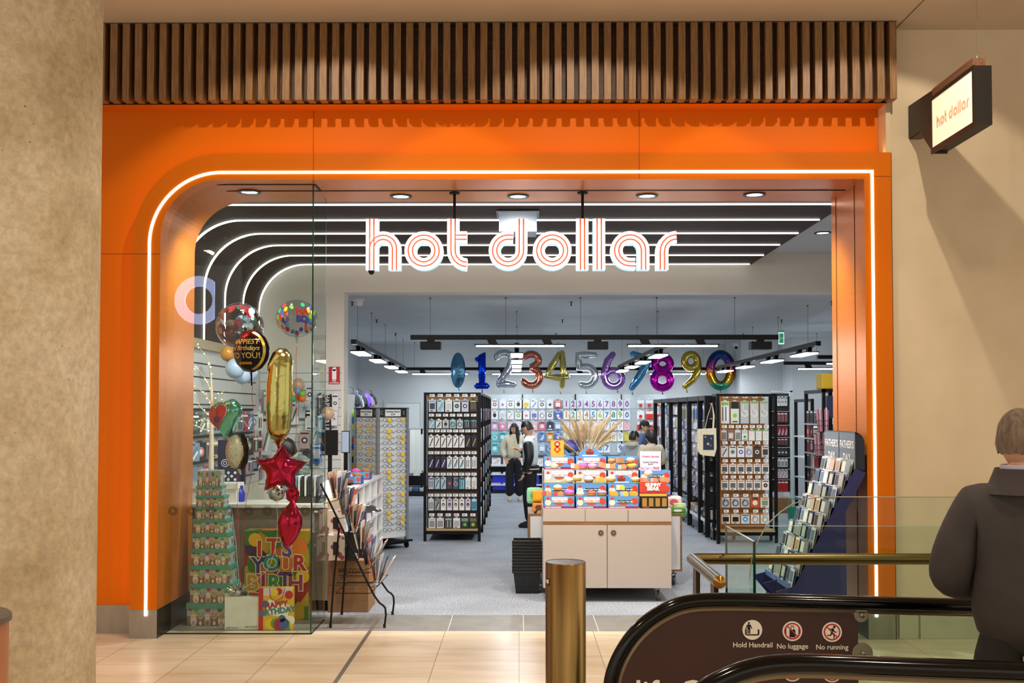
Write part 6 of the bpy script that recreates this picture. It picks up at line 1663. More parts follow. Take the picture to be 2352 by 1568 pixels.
# star and its companion seen edge-on
p = at(646, 1078, 8.74); t = bal('foil_balloon', 'crimson foil star balloon in the middle of the window', p); m4 = rotm((0, 0, 0), R(6), 0, R(2))
cr = foil('foil_crimson', '#c81c48', 0.12, 0.2, 9)
warp(radial_foil(star_o(0.222), 0.085, rings=12, power=0.6, wr=0.04, seam=0.008), m4).build('foil_body', cr, t, smooth=True, angle=60, local=True)
MB().tube([(0.0, 0, -0.12), (0.0, 0, -0.16)], [0.014, 0.006], 8).build('neck', cr, t, local=True)
p = at(666, 1203, 8.76); t = bal('foil_balloon', 'crimson foil star balloon turned edge-on below the first star', p)
pf = []
mb = MB(); prof = [(0.004, -0.205), (0.04, -0.17), (0.085, -0.09), (0.108, 0.0), (0.098, 0.07), (0.06, 0.13), (0.025, 0.18), (0.004, 0.205)]
mb.lathe(prof, 24, 0, Matrix.Rotation(R(7), 4, 'Y') @ Matrix.Scale(0.7, 4, (0, 1, 0)), cap=False)
mb.build('foil_body', cr, t, smooth=True, angle=80, local=True)
# clear happy birthday bubble
p = at(682, 731, 8.9); t = bal('bubble_balloon', 'clear round balloon printed with small coloured balloons and letters', p)
MB().ball((0, 0, 0), 0.18, 0.15, 0.165, 32, 20).build('clear_film', clear, t, smooth=True, local=True)
mb = MB(); bc = ['#c8202c', '#1c8c6c', '#e8a81c', '#2c5cb8', '#7cb83c', '#d8402c', '#4c2c9c', '#e8d020', '#7c4cb0', '#3c9ce0', '#e87080']
for i, (x, z) in enumerate([(-0.09, 0.105), (-0.13, 0.06), (-0.07, 0.07), (-0.10, 0.04), (-0.145, 0.0), (-0.12, 0.0), (-0.09, -0.03), (-0.13, -0.05), (-0.05, -0.02), (-0.055, -0.065), (-0.1, -0.085), (-0.06, -0.1), (0.07, 0.11), (0.12, 0.06), (0.12, -0.03), (0.14, 0.01), (0.10, -0.09), (0.06, -0.105), (0.15, 0.04), (0.02, -0.13)]):
    dd = max(0.05, 1 - (x / .18) ** 2 - (z / .165) ** 2); y = -0.15 * math.sqrt(dd) - 0.002
    nx = Vector((x / .0324, y / .0225, z / .0272)).normalized(); uu = Vector((-nx.y, nx.x, 0)).normalized() * -1; ww = nx.cross(uu)
    mb.disc((x, y, z), 0.018, 14, i % 11, uu, ww, 0.024)
    mb.disc((-x, -y, z), 0.018, 12, (i + 3) % 11, uu, ww, 0.024)
mb.build('printed_balloons', [col(c, 0.25) for c in bc], t, local=True)
mb = MB(); put_text(mb, 'HA', 0.075, rotm((0.075, -0.145, 0.045), R(22)), mi=0, bold=0.005); mb.build('lettering', [col('#d8301c', 0.3)], t, local=True); mb = MB(); put_text(mb, 'BD', 0.075, rotm((0.075, -0.15, -0.02), R(22)), mi=1, bold=0.005)
mb.build('lettering', [col('#d8301c', 0.3), col('#3c2c90', 0.3)], t, local=True)
MB().tube([(0, 0, -0.16), (0, 0, -0.22)], [0.014, 0.004], 6).build('neck', clear, t, local=True)
# small silver balloon low behind the star
p = at(635, 1130, 9.2); t = bal('foil_balloon', 'small silver foil balloon half hidden under the crimson star', p)
radial_foil(circ(0.075, 28), 0.05).build('foil_body', foil('foil_silver', '#c0c8d0', 0.15, 0.3, 12), t, smooth=True, local=True)
p = at(672, 1135, 9.15); t = bal('foil_balloon', 'small crumpled crimson foil balloon right under the star', p)
radial_foil(circ(0.055, 24, 0.07), 0.04, wr=0.2).build('foil_body', cr, t, smooth=True, local=True)
# latex balloons
latex = {}
for i, (px, py, rp, Y, c, lab) in enumerate(((523, 812, 17, 10.6, '#c88828', 'ochre latex balloon behind the dark round balloon'), (540, 846, 22, 10.5, '#a8bcd8', 'pale blue latex balloon, leftmost of three behind the window balloons'), (556, 862, 19, 10.8, '#b4c8e4', 'pale blue latex balloon, lowest of three behind the window balloons'), (574, 856, 18, 10.9, '#b0c4e0', 'pale blue latex balloon, rightmost of three behind the window balloons'), (685, 884, 15, 12.9, '#c0a08c', 'beige latex balloon high on the slatted wall'), (753, 949, 15, 12.6, '#c4a488', 'beige foil disc balloon beside the black banner on the slatted wall'))):
    p = at(px, py, Y); r = rp / F * Y
    t = bal('latex_balloon', lab, p)
    mb = MB().ball((0, 0, 0), r, r, r * 1.06, 24, 16)
    mb.build('latex_body', pm('latex_' + c[1:], c, 0.3, coat=0.3), t, smooth=True, local=True)
    MB().tube([(0, 0, -r * 1.03), (0, 0, -r * 1.2)], [0.006, 0.012], 8).build('knot', MATS['latex_' + c[1:]], t, local=True)
t = bal('balloon_cluster', 'small cluster of bright toy balloons hung on the slatted wall', at(685, 910, 12.9), 'decoration')
for i, (dx, dz, c) in enumerate(((-.06, .03, '#e8b81c'), (.0, .06, '#3c9ce0'), (.06, .03, '#7cb83c'), (0, 0, '#d8301c'), (-.06, -.03, '#2cae6c'), (.06, -.03, '#e86c1c'), (.03, .0, '#3c2c70'))):
    MB().ball((dx, -0.02 * (i % 3), dz), 0.045, n=14, m=10).build('mini_balloon', pm('mini_' + c[1:], c, 0.3), t, smooth=True, local=True)
# ribbons
rb_ = col('#c8202c', 0.4); wh_ = col('#d8d8d4', 0.4)
for lab, pts, mt, Y in (('red curling ribbons tied under the dark round balloon', [(579, 884), (580, 930), (584, 990), (582, 1050), (575, 1100), (566, 1150), (560, 1200), (555, 1280), (553, 1345)], rb_, 8.82),
                        ('red ribbon tied under the clear printed balloon', [(681, 795), (680, 850), (681, 920), (680, 1000), (678, 1040)], rb_, 8.9),
                        ('thin red ribbon slanting to the weight from the white oval balloon', [(546, 1080), (545, 1130), (547, 1200), (550, 1280), (551, 1345)], rb_, 8.84),
                        ('white ribbon hanging from the white oval balloon', [(524, 1085), (528, 1130), (534, 1190), (543, 1260), (549, 1340)], wh_, 8.86),
                        ('pale ribbon hanging under the crimson stars', [(636, 1140), (637, 1190), (634, 1250), (612, 1310), (560, 1350)], wh_, 8.86)):
    mb = MB(); P = smooth_path([at(x, y, Y) for x, y in pts], 8)
    P = [q + Vector((0.002 * math.sin(i * 0.9), 0.002 * math.cos(i * 0.9), 0)) for i, q in enumerate(P)]
    mb.tube(P, 0.0022, 5)
    tag(mb.build('ribbon', mt), lab, 'ribbon', None)
wp = at(548, 1362, 8.72)
BWt = thing('balloon_weight', 'silver foil tuft balloon weight on top of the white box', 'balloon weight', wp)
mb = MB()
for i in range(60):
    a = rnd.uniform(0, 2 * PI); e_ = rnd.uniform(0.2, 1.4); l = rnd.uniform(0.05, 0.11); d_ = Vector((math.cos(a) * math.cos(e_), math.sin(a) * math.cos(e_), math.sin(e_)))
    s_ = d_.orthogonal().normalized() * 0.006
    mb.add([Vector((0, 0, 0.0)), d_ * l * 0.6 - s_, d_ * l, d_ * l * 0.6 + s_], [(0, 1, 2, 3)])
mb.build('foil_tuft', foil('foil_tuft', '#c8c4c0', 0.15, 0.2, 20), BWt, local=True)
MB().ball((0, 0, 0.01), 0.025, n=12, m=8).build('weight_core', MATS['foil_tuft'], BWt, local=True)

# ================================================================ GIFT BOX TOWER
YT0 = fl(480, 1437).y
teal_l = noisy('teal_lid_card', '#4c9482', '#458a78', 8, 0.5)
gpal = [col(c, 0.45) for c in ('#a4b0b8', '#b03048', '#3c9488', '#c8a83c', '#7aa8c8', '#5c3c6c', '#90b84c', '#7a5a44', '#b8987c', '#e4cdb8', '#3c2c24', '#c88898', '#84684c')]
def gift_make():
    mb = MB(); W_, H_ = 1.0, 1.0
    mb.box(-.5, .5, 0, 1, 0, 1, 0)
    f = -0.006
    mb.add([(-.5, -0.003, 0), (.5, -0.003, 0), (.5, -0.003, .42), (-.5, -0.003, .42)], [(0, 1, 2, 3)], 12)
    r2 = random.Random(3)
    for i in range(8):
        x = -.43 + i * .123; c = (1, 2, 3, 1, 4, 5, 6, 3)[i]
        z = .80 - .05 * (i % 2); mb.disc((x, f, z), .056, 16, c, rw=.15)
        mb.disc((x + 0.05, f + 0.001, .60 + 0.03 * (i % 2)), .05, 12, (3, 6, 4, 11, 3, 6, 2, 6)[i], rw=.12)
    for i in range(6):
        x = -.36 + i * .145; b_ = (9, 7, 8, 7, 9, 8)[i]
        mb.disc((x, f - 0.004, .22), .068, 16, b_, rw=.25); mb.disc((x, f - 0.006, .40), .056, 16, (9, 8, 9, 8, 8, 9)[i], rw=.13)
        for s_ in (-1, 1):
            mb.add([(x + s_ * .052, f - .005, .44), (x + s_ * .014, f - .005, .50), (x + s_ * .045, f - .005, .60)], [(0, 1, 2)], (8, 7, 8, 7, 8, 7)[i])
            mb.disc((x + s_ * .020, f - .008, .42), .008, 8, 10, rw=.022)
        mb.disc((x, f - .008, .36), .007, 8, 11, rw=.015)
        mb.disc((x, f - .008, .12), .03, 10, (11, 9, 12, 9, 11, 9)[i], rw=.1)
    # side prints
    for s_ in (-1, 1):
        for i in range(5):
            for (z, c) in ((.8, (1, 2, 3, 4, 6)[i]), (.35, (7, 8, 9, 7, 8)[i])):
                mb.disc((s_ * .503, .1 + i * .2, z), .07, 12, c, (0, 1, 0), (0, 0, 1), .16)
    return mb.build('box_body', gpal, local=True)
gb_ = None; gl_ = None
lev = [(1437, 1385, 427, 541, 1), (1385, 1340, 434, 536, 0), (1340, 1298, 434, 530, 0), (1298, 1260, 437, 526, 0), (1260, 1224, 440, 523, 0), (1224, 1192, 443, 520, 0), (1192, 1164, 446, 517, 0), (1164, 1138, 449, 514, 0), (1138, 1116, 450, 509, 0), (1116, 1080, 452, 506, 0)]
prev_z = 0.0
for i, (yb_, yt_, xl_, xr_, _) in enumerate(lev):
    yy_ = YT0 + 0.012 * i
    ztop = za(yt_, yy_, 480); x0_, x1_ = xa(xl_, yt_, yy_), xa(xr_, yt_, yy_); w = (x1_ - x0_); h = ztop - prev_z; dpt = w * 0.72
    yy2 = YT0 + 0.012 * i
    t = thing('gift_box', 'patterned gift box with kittens and balloons, %s from the floor in the tower' % ORD[i], 'gift box', ((x0_ + x1_) / 2, yy2, prev_z + 0.0005), group='tower of nested gift boxes in the window')
    if gb_ is None: gb_ = gift_make(); o = gb_
    else: o = gb_.copy(); COL.objects.link(o)
    lidh = min(0.05, h * 0.24) if i < len(lev) - 1 else 0.002
    o.parent = t; o.location = (0, 0.006, 0); o.scale = (w * 0.96, dpt * 0.96, h - 0.002)
    if i < len(lev) - 1:
        if gl_ is None: gl_ = MB().box(-.5, .5, 0, 1, 0, 1, bev=0.004).build('lid', teal_l, local=True); o = gl_
        else: o = gl_.copy(); COL.objects.link(o)
        o.parent = t; o.location = (0, 0, h - lidh - 0.001); o.scale = (w, dpt, lidh)
    prev_z = ztop
# ================================================================ GIFT BAGS IN THE WINDOW
def gbag(label, name, px0_, px1_, py0_, py1_, c, dp, tilt=0.0):
    yy_ = fl((px0_ + px1_) / 2, py1_).y; a = at(px0_, py0_, yy_); b = at(px1_, py1_, yy_)
    t = thing(name, label, 'gift bag', ((a.x + b.x) / 2, yy_, 0)); return t, (b.x - a.x), a.z, yy_
t, w, h, yy_ = gbag("large gift bag reading It's Your Birthday in bright block letters", 'gift_bag', 562, 708, 1218, 1424, None, 0.1)
def party_mat(nm, base, sc):
    m = pm(nm, base, 0.35); b = m.node_tree.nodes['Principled BSDF']
    tc = N(m, 'ShaderNodeTexCoord'); v = N(m, 'ShaderNodeTexVoronoi', Scale=sc); L(m, tc.outputs['Object'], v.inputs['Vector'])
    s = N(m, 'ShaderNodeSeparateColor'); L(m, v.outputs['Color'], s.inputs[0])
    r = ramp(m, s.outputs[0], [(0.0, '#c8a020'), (0.2, '#3c7c2c'), (0.4, '#d86818'), (0.55, '#4c2458'), (0.7, '#a81c20'), (0.85, '#7c9c20'), (1.0, '#d8b83c')])
    r_node = r.node; r_node.color_ramp.interpolation = 'CONSTANT'
    d_ = ramp(m, v.outputs['Distance'], [(0.0, '#ffffff'), (0.9, '#a0a0a0')])
    mx = N(m, 'ShaderNodeMix', data_type='RGBA', blend_type='MULTIPLY'); mx.inputs[0].default_value = 0.5
    L(m, r, mx.inputs[6]); L(m, d_, mx.inputs[7]); L(m, mx.outputs[2], b.inputs['Base Color'])
    return m
bag = MB().box(-w / 2, w / 2, 0, 0.16, 0, h, bev=0.004).build('bag_body', party_mat('party_print_large', '#c8a020', 7), t, local=True)
letters = [('IT\'S', 0.19, -0.03, 0.80, ['#c02c20', '#c02c20', '#5c3c8c', '#3c9c3c']), ('YOUR', 0.19, 0.02, 0.615, ['#3c2c70', '#1c8090', '#c87020', '#b01c28']), ('BIRTH', 0.19, -0.02, 0.42, ['#c88c20', '#8c2468', '#2c8c5c', '#4c3480', '#9c2c60']), ('DAY', 0.19, -0.06, 0.22, ['#b84c20', '#3c2c70', '#b83820'])]
for wd, sz, dx, fz, cs in letters:
    n_ = len(wd.replace("'", '')); cur = 0
    chars = [c for c in wd if c != "'"]
    step = w * 0.86 / max(4, len(chars)) 
    for k, ch in enumerate(chars):
        x = dx + (k - (len(chars) - 1) / 2) * step * (1.0 if len(chars) < 5 else 0.98)
        z = h * fz + (0.012 if k % 2 else -0.008)
        mb = MB(); put_text(mb, ch, sz, T(x, -0.003, z), mi=0, bold=0.014); put_text(mb, ch, sz, T(x, -0.0045, z), mi=1, bold=0.006)
        mb.build('letter', [col('#ecd9a8'), col(cs[k % len(cs)])], t, local=True)
mb = MB()
for x, z, r, c in ((0.19, 0.64, 0.075, 0), (-0.16, 0.55, 0.07, 1), (0.22, 0.38, 0.06, 2), (-0.18, 0.70, 0.06, 2), (0.1, 0.70, 0.05, 3)): mb.disc((x * w / 0.54, -0.002, z * h / 0.78), r, 24, c)
mb.build('printed_balloons', [col('#e0782c', 0.2), col('#34204c', 0.2), col('#e8b02c', 0.2), col('#3c8c30', 0.2)], t, local=True)
t, w, h, yy_ = gbag('white flat gift box leaning in front of the tower', 'white_gift_box', 516, 594, 1371, 1446, None, 0.06)
MB().box(-w / 2, w / 2, 0, 0.07, 0, h, bev=0.003).build('box_body', noisy('white_card', '#e6e4de', '#dad8d0', 12, 0.5), t, local=True)
mb = MB(); put_text(mb, 'BIRTHDAY', 0.022, T(-w * 0.26, -0.001, 0.016)); mb.build('lettering', col('#3c342c'), t, local=True); mb = MB(); put_text(mb, 'BIRTHDAY', 0.022, T(w * 0.28, -0.001, 0.024)); mb.build('lettering', col('#3c342c'), t, local=True)
t['category'] = 'gift box'
t, w, h, yy_ = gbag('yellow gift bag reading Happy Birthday with printed balloons and red side', 'gift_bag', 594, 671, 1350, 1447, None, 0.07)
MB().box(-w / 2, w / 2, 0, 0.09, 0, h, bev=0.003).build('bag_body', col('#e4b030', 0.3), t, local=True)
mb = MB()
mb.add([(-w / 2, -0.001, 0), (-w * 0.36, -0.001, 0), (-w * 0.36, -0.001, h), (-w / 2, -0.001, h)], [(0, 1, 2, 3)], 0)
mb.add([(-w * .36, -0.001, h * .82), (w / 2, -0.001, h * .82), (w / 2, -0.001, h), (-w * .36, -0.001, h)], [(0, 1, 2, 3)], 6)
mb.add([(-w * .30, -0.0015, h * .38), (w * .36, -0.0015, h * .30), (w * .42, -0.0015, h * .60), (-w * .2, -0.0015, h * .74)], [(0, 1, 2, 3)], 1)
for x, z, r, c in ((-.12, .14, .05, 2), (.02, .16, .045, 3), (.14, .13, .055, 4), (.26, .16, .045, 5), (.36, .12, .04, 2), (.2, .28, .03, 5), (-.3, .62, .03, 5), (.40, .84, .035, 0), (-.02, .9, .03, 2), (.1, .92, .03, 0), (.44, .24, .04, 1), (0.3, 0.06, 0.04, 3)):
    mb.disc((x * w, -0.003 - 0.0002 * c, z * h), r, 20, c)
mb.build('print', [col('#c01c20', 0.3), col('#f4ecd8'), col('#e8c820', 0.3), col('#5c9c30', 0.3), col('#b01c48', 0.3), col('#3c5ca0', 0.3), col('#d8ccd4')], t, local=True)
mb = MB(); put_text(mb, 'HAPPY', 0.066, T(w * 0.02, -0.0045, h * 0.60, 0, 0, R(-8)), mi=0, bold=0.003); put_text(mb, 'BIRTHDAY', 0.066, T(w * 0.05, -0.0045, h * 0.45, 0, 0, R(-8)), mi=1, bold=0.003)
mb.build('lettering', [col('#b02c30'), col('#2c7c90')], t, local=True)
MB().tube([(-0.05, 0.0, h), (-0.04, -0.005, h - 0.08), (0.0, -0.008, h - 0.11), (0.06, -0.005, h - 0.08), (0.08, 0, h)], 0.003, 6).build('handle', col('#b01c28'), t, local=True)
# fairy light tree on the counter
YTR = 9.93
TR = thing('fairy_light_tree', 'slim white twig tree with tiny warm lights on the counter', 'tree', at(484, 1150, YTR))
mb = MB(); trunk = [at(x, y, YTR) for x, y in ((484, 1150), (485, 1060), (486, 980), (486, 900), (484, 860))]
mb.tube(trunk, [0.030, 0.026, 0.020, 0.014, 0.010], 10)
br_pts = [[(484, 870), (482, 835), (474, 818), (452, 792)], [(485, 900), (472, 870), (455, 848), (446, 843)], [(485, 925), (465, 900), (440, 880)], [(485, 940), (500, 905), (525, 895)], [(486, 960), (460, 935), (445, 900)], [(486, 980), (470, 960), (450, 968), (436, 958)], [(486, 970), (510, 945), (512, 905)], [(486, 990), (465, 985), (442, 975)], [(486, 985), (530, 965), (560, 968), (574, 985)], [(486, 930), (475, 912), (470, 898)]]
for q in br_pts: mb.tube([at(x, y, YTR - 0.05 * (i % 3)) for i, (x, y) in enumerate(q)], [0.008, 0.005, 0.003, 0.002][:len(q)], 6)
mb.build('twigs', noisy('pale_twig', '#d8c4b0', '#c8b09a', 20, 0.7), TR, smooth=True)
lm = pm('fairy_bulb', '#fff4c0', 0.4, emit='#fff0a0', es=6)
for q in br_pts:
    for k in range(1, len(q)):
        for f_ in (0.35, 0.75, 1.0):
            x = q[k - 1][0] * (1 - f_) + q[k][0] * f_; y = q[k - 1][1] * (1 - f_) + q[k][1] * f_
            if rnd.random() < 0.25: continue
            p = at(x + rnd.uniform(-3, 3), y + rnd.uniform(-3, 3), YTR - 0.06); MB().ball(tuple(p), 0.006, n=6, m=4).build('bulb', lm, TR)

# ================================================================ SLATTED WALLS
slatm = pm('slatwall_white', '#dcdcda', 0.45)
gro = pm('slat_groove', '#1c1c1c', 0.7); gro2 = pm('slat_groove_pale', '#8a847a', 0.7)
SWL = thing('slatwall_panel', 'white slatted display wall on the left side behind the window', 'slatwall', (TX, 9.4, 0.9))
MB().box(TX, TX + 0.02, 9.35, 13.3, 0.95, lowz - 0.10).build('board', slatm, SWL)
zz = lowz - 0.26
while zz > 1.0:
    MB().box(TX + 0.0195, TX + 0.022, 9.35, 13.1, zz, zz + 0.014).build('groove', gro, SWL); zz -= 0.145
# rails with hanging packs on the left wall
lp = ['#3c4248', '#8a5c5c', '#c8c8c8', '#7c94b0', '#a83c4c', '#5c6c64', '#b8a078', '#d8d4cc', '#2c3038', '#607c9c', '#c08080', '#88909c']
for r, (yt, yb_) in enumerate(((946, 996), (1010, 1056), (1070, 1108))):
    Yr = 10.5
    z1, z0 = za(yt, Yr, 440), za(yb_, Yr, 440)
    MB().box(TX + 0.02, TX + 0.05, 9.6, 12.9, z1 + 0.015, z1 + 0.04).build('hook_rail', M['black'], SWL)
    for i in range(12):
        y = 10.15 + i * 0.23; c = lp[(i * 5 + r * 3) % 12]
        pack(0.17, round(min(z1 - z0 - 0.02, 0.25), 3), c, lp[(i + r * 4 + 5) % 12], '#e8e8e8', ('rect', 'slash', 'disc', 'bars')[(i + r) % 4], d=0.02, name='wall_pack').put((TX + 0.16, y, z0), R(62), '%s pack, %s back from the window, %s row, left slatted wall' % (cname(c), ORD[i], ('top', 'middle', 'lower')[r]), 'pack', 'packs on the left slatted wall')
SWB = thing('slatwall_panel', 'white slatted display wall facing the entrance behind the counter', 'slatwall', (-2.9, YT, 0.9))
sx0, sx1 = xa(596, 950, YT - 0.03), xa(783, 950, YT - 0.03); sz1 = za(838, YT - 0.03, 690)
MB().box(sx0, sx1, YT - 0.025, YT - 0.002, 0.9, sz1).build('board', slatm, SWB)
zz = sz1 - 0.11
while zz > 1.0:
    MB().box(sx0, sx1, YT - 0.027, YT - 0.0245, zz, zz + 0.008).build('groove', gro2, SWB); zz -= 0.113
for (pxa, pxb, ya, yb_, bg, tc_, words, lab, Yp) in ((582, 603, 915, 1098, '#b49aa0', '#a02c4c', ['B', 'A', 'B', 'Y', ' ', 'G', 'I', 'R', 'L', ' ', 'B', 'A', 'B', 'Y', ' ', 'G', 'I', 'R', 'L'], 'long pink banner reading Baby Girl down its length', YT - 0.08), (741, 761, 905, 990, '#1c1c22', '#c8c8d0', ['H', 'A', 'P', 'P', 'Y', ' ', 'B', 'I', 'R'], 'black banner with pale lettering on the slatted wall by the pillar', YT - 0.08)):
    a = at(pxa, ya, Yp); b = at(pxb, yb_, Yp)
    t = thing('hanging_banner', lab, 'banner', ((a.x + b.x) / 2, Yp, b.z))
    MB().box(a.x, b.x, Yp, Yp + 0.01, b.z, a.z).build('banner_sheet', col(bg, 0.35), t)
    mb = MB(); n_ = len(words)
    for k, ch in enumerate(words):
        if ch == ' ': continue
        z = a.z - (a.z - b.z) * (k + 0.5) / n_; m_ = Matrix.Translation(((a.x + b.x) / 2, Yp - 0.002, z)) @ Matrix.Rotation(R(90), 4, 'Y'); put_text(mb, ch, 0.08, m_, bold=0.002)
    mb.build('lettering', col(tc_), t)
wl = [(615, 925, 22, 60, '#8c8c90'), (612, 1000, 24, 90, '#c8c8c8'), (628, 930, 16, 40, '#d0ccc8'), (700, 935, 26, 50, '#c4c8cc'), (712, 965, 22, 46, '#dfe2e4'), (722, 1000, 18, 40, '#a8c4c8'), (700, 1010, 24, 40, '#c8a8a8'), (735, 930, 12, 50, '#4c4c54'), (728, 1040, 22, 44, '#2c6cc0'), (676, 950, 20, 50, '#e4e4e8'), (712, 905, 18, 34, '#d0d0d4'), (768, 960, 14, 34, '#e8e4e0'), (735, 975, 12, 50, '#58a8c8'), (705, 1055, 20, 44, '#3c3c44'), (770, 925, 14, 40, '#e4e2de'), (595, 960, 10, 60, '#c8c4c0')]
for i, (px, py, wp_, hp_, c) in enumerate(wl):
    Yp = YT - 0.10; p = at(px, py + hp_ / 2, Yp)
    pack(round(wp_ / F * Yp, 3), round(hp_ / F * Yp, 3), c, lp[(i * 3 + 2) % 12], '#f0f0f0', ('rect', 'slash', 'disc', 'star')[i % 4], d=0.03, name='wall_pack').put(tuple(p), 0, '%s party pack, number %s across the slatted wall behind the counter' % (cname(c), ['one', 'two', 'three', 'four', 'five', 'six', 'seven', 'eight', 'nine', 'ten', 'eleven', 'twelve', 'thirteen', 'fourteen', 'fifteen', 'sixteen'][i]), 'pack', 'packs on the slatted wall behind the counter')
# dark bag with printed rings on the left wall
p = at(530, 1112, 10.6); 
t = thing('printed_bag', 'dark navy bag printed with two white rings hanging by the left wall', 'bag', p)
w, h = 0.28, 0.46
MB().box(-w / 2, w / 2, 0, 0.06, 0, h, bev=0.01).build('bag_body', col('#1c1a38', 0.4), t, local=True)
mb = MB()
for x in (-0.06, 0.06):
    mb.disc((x, -0.002, 0.22), 0.04, 20, 0); mb.disc((x, -0.003, 0.22), 0.033, 20, 1); mb.disc((x, -0.004, 0.22), 0.02, 16, 0); mb.disc((x, -0.005, 0.22), 0.014, 12, 1)
for i in range(4):
    for j in range(3):
        if (i + j) % 2: mb.disc((-0.06 + i * 0.035, -0.003, 0.05 + j * 0.035), 0.015, 10, 0)
mb.build('print', [col('#dfe0ea'), col('#1c1a38')], t, local=True)
# fire extinguisher sign
a = at(756, 842, YT - 0.01); b = at(781, 882, YT - 0.01)
t = thing('fire_sign', 'red and white fire extinguisher sign on the pillar by the opening', 'sign', ((a.x + b.x) / 2, YT - 0.02, b.z))
MB().box(a.x, b.x, YT - 0.034, YT - 0.027, b.z, a.z).build('sign_plate', col('#c4161c', 0.4), t)
mb = MB(); x = (a.x + b.x) / 2; yq = YT - 0.036
mb.add([(x - 0.028, yq, b.z + 0.06), (x + 0.028, yq, b.z + 0.06), (x + 0.028, yq, a.z - 0.035), (x - 0.028, yq, a.z - 0.035)], [(0, 1, 2, 3)]); mb.disc((x, yq, a.z - 0.032), 0.026, 14); mb.box(x - 0.01, x + 0.02, yq, yq + 0.001, a.z - 0.012, a.z - 0.004)
put_text(mb, 'FIRE', 0.026, T(x, yq, b.z + 0.042), bold=0.001); put_text(mb, 'EXTINGUISHER', 0.0175, T(x, yq, b.z + 0.016), bold=0.0008)
mb.build('pictogram', col('#ffffff'), t)

# ================================================================ COUNTER
YC = 9.5; kx1 = xa(757, 1280, YC); cz = za(1157, YC, 600); kx0 = TX + 0.03
CN = thing('service_counter', 'long white and pale timber service counter behind the window', 'counter', (-2.6, YC, 0))
oak = noisy('taupe_laminate', '#8f8273', '#85786a', 3, 0.5)
MB().box(kx0, kx1 - 0.06, YC, YC + 0.02, 0.10, cz - 0.035).build('front_panel', oak, CN)
MB().box(kx0, kx1 - 0.02, YC - 0.02, YC + 0.46, cz - 0.035, cz, bev=0.003).build('counter_top', pm('counter_white', '#e2dfd8', 0.3), CN)
MB().box(kx0, kx1 - 0.03, YC + 0.03, YC + 0.06, 0, 0.10).build('kick_board', M['blackmatte'], CN)
MB().box(kx1 - 0.06, kx1, YC - 0.015, YC + 0.5, 0.10, cz + 0.02).build('end_panel', noisy('pale_oak_panel', '#b9a68c', '#ad9a80', 3, 0.5, (1, 1, 0.1)), CN)
# aisle side with open cubby shelves
SX = -1.74
cub = thing('cubby_shelf', 'white open cubby shelving along the aisle side of the counter', 'shelf', (SX - 0.2, 10.3, 0))
wl_ = pm('cubby_white', '#e6e6e6', 0.4); zt3 = 1.03
MB().box(SX - 0.4, SX, 10.0, 13.1, zt3 - 0.03, zt3).box(SX - 0.4, SX, 10.0, 13.1, 0.08, 0.11).box(SX - 0.4, SX - 0.38, 10.0, 13.1, 0.1, zt3).build('carcass', wl_, cub)
for i in range(7):
    y = 10.0 + i * 0.515; MB().box(SX - 0.38, SX, y, y + 0.02, 0.1, zt3 - 0.03).build('divider', wl_, cub)
for z in (0.33, 0.55, 0.78): MB().box(SX - 0.38, SX - 0.005, 10.0, 13.1, z, z + 0.018).build('shelf_board', wl_, cub)
for i in range(6):
    y = 10.1 + i * 0.515
    for k, z in enumerate((0.35, 0.57, 0.80)):
        if (i + k) % 3 == 0: continue
        c = ['#4c8c84', '#2c3038', '#c8503c', '#d8d4cc', '#3c6ca8'][(i * 2 + k) % 5]
        tag(MB().box(SX - 0.25, SX - 0.04, y, y + 0.3, z, z + 0.07 + 0.03 * (i % 3), bev=0.01).build('small_box', col(c)), '%s small goods box in cubby column %s, %s shelf' % (cname(c), ('one', 'two', 'three', 'four', 'five', 'six')[i], ('low', 'middle', 'upper')[k]), 'box', 'small boxes in the cubby shelves')
# goods on the counter
blob = lambda *a: blob_bag(*a)
a = at(430, 1150, 9.62); b = at(543, 1110, 9.62)
t = thing('white_box', 'white storage box with lid on the counter behind the tower', 'box', ((a.x + b.x) / 2, 9.62, cz))
MB().box(a.x, b.x, 9.62, 9.85, cz, b.z - 0.05).build('box_body', col('#d9d2ca', 0.5), t); MB().box(a.x - 0.005, b.x + 0.008, 9.61, 9.86, b.z - 0.05, b.z).build('lid', col('#e2dcd4', 0.5), t)
p = at(549, 1153, 9.75)
t = thing('blue_bottle_bag', 'small blue drawstring pouch on the counter beside the white box', 'bag', (p.x, 9.75, cz))
MB().lathe([(0.0, 0), (0.055, 0.0), (0.06, 0.08), (0.035, 0.12), (0.04, 0.15), (0, 0.155)], 16, 0, None, cap=False).build('pouch_body', col('#1c2c9c', 0.4), t, smooth=True, local=True)
p = at(444, 1112, 9.6); tag(MB().box(p.x - 0.09, p.x + 0.06, 9.64, 9.66, b.z + 0.001, b.z + 0.15).build('leaflet', col('#a8c4e0', 0.4)), 'pale blue leaflet standing on the white box', 'leaflet')
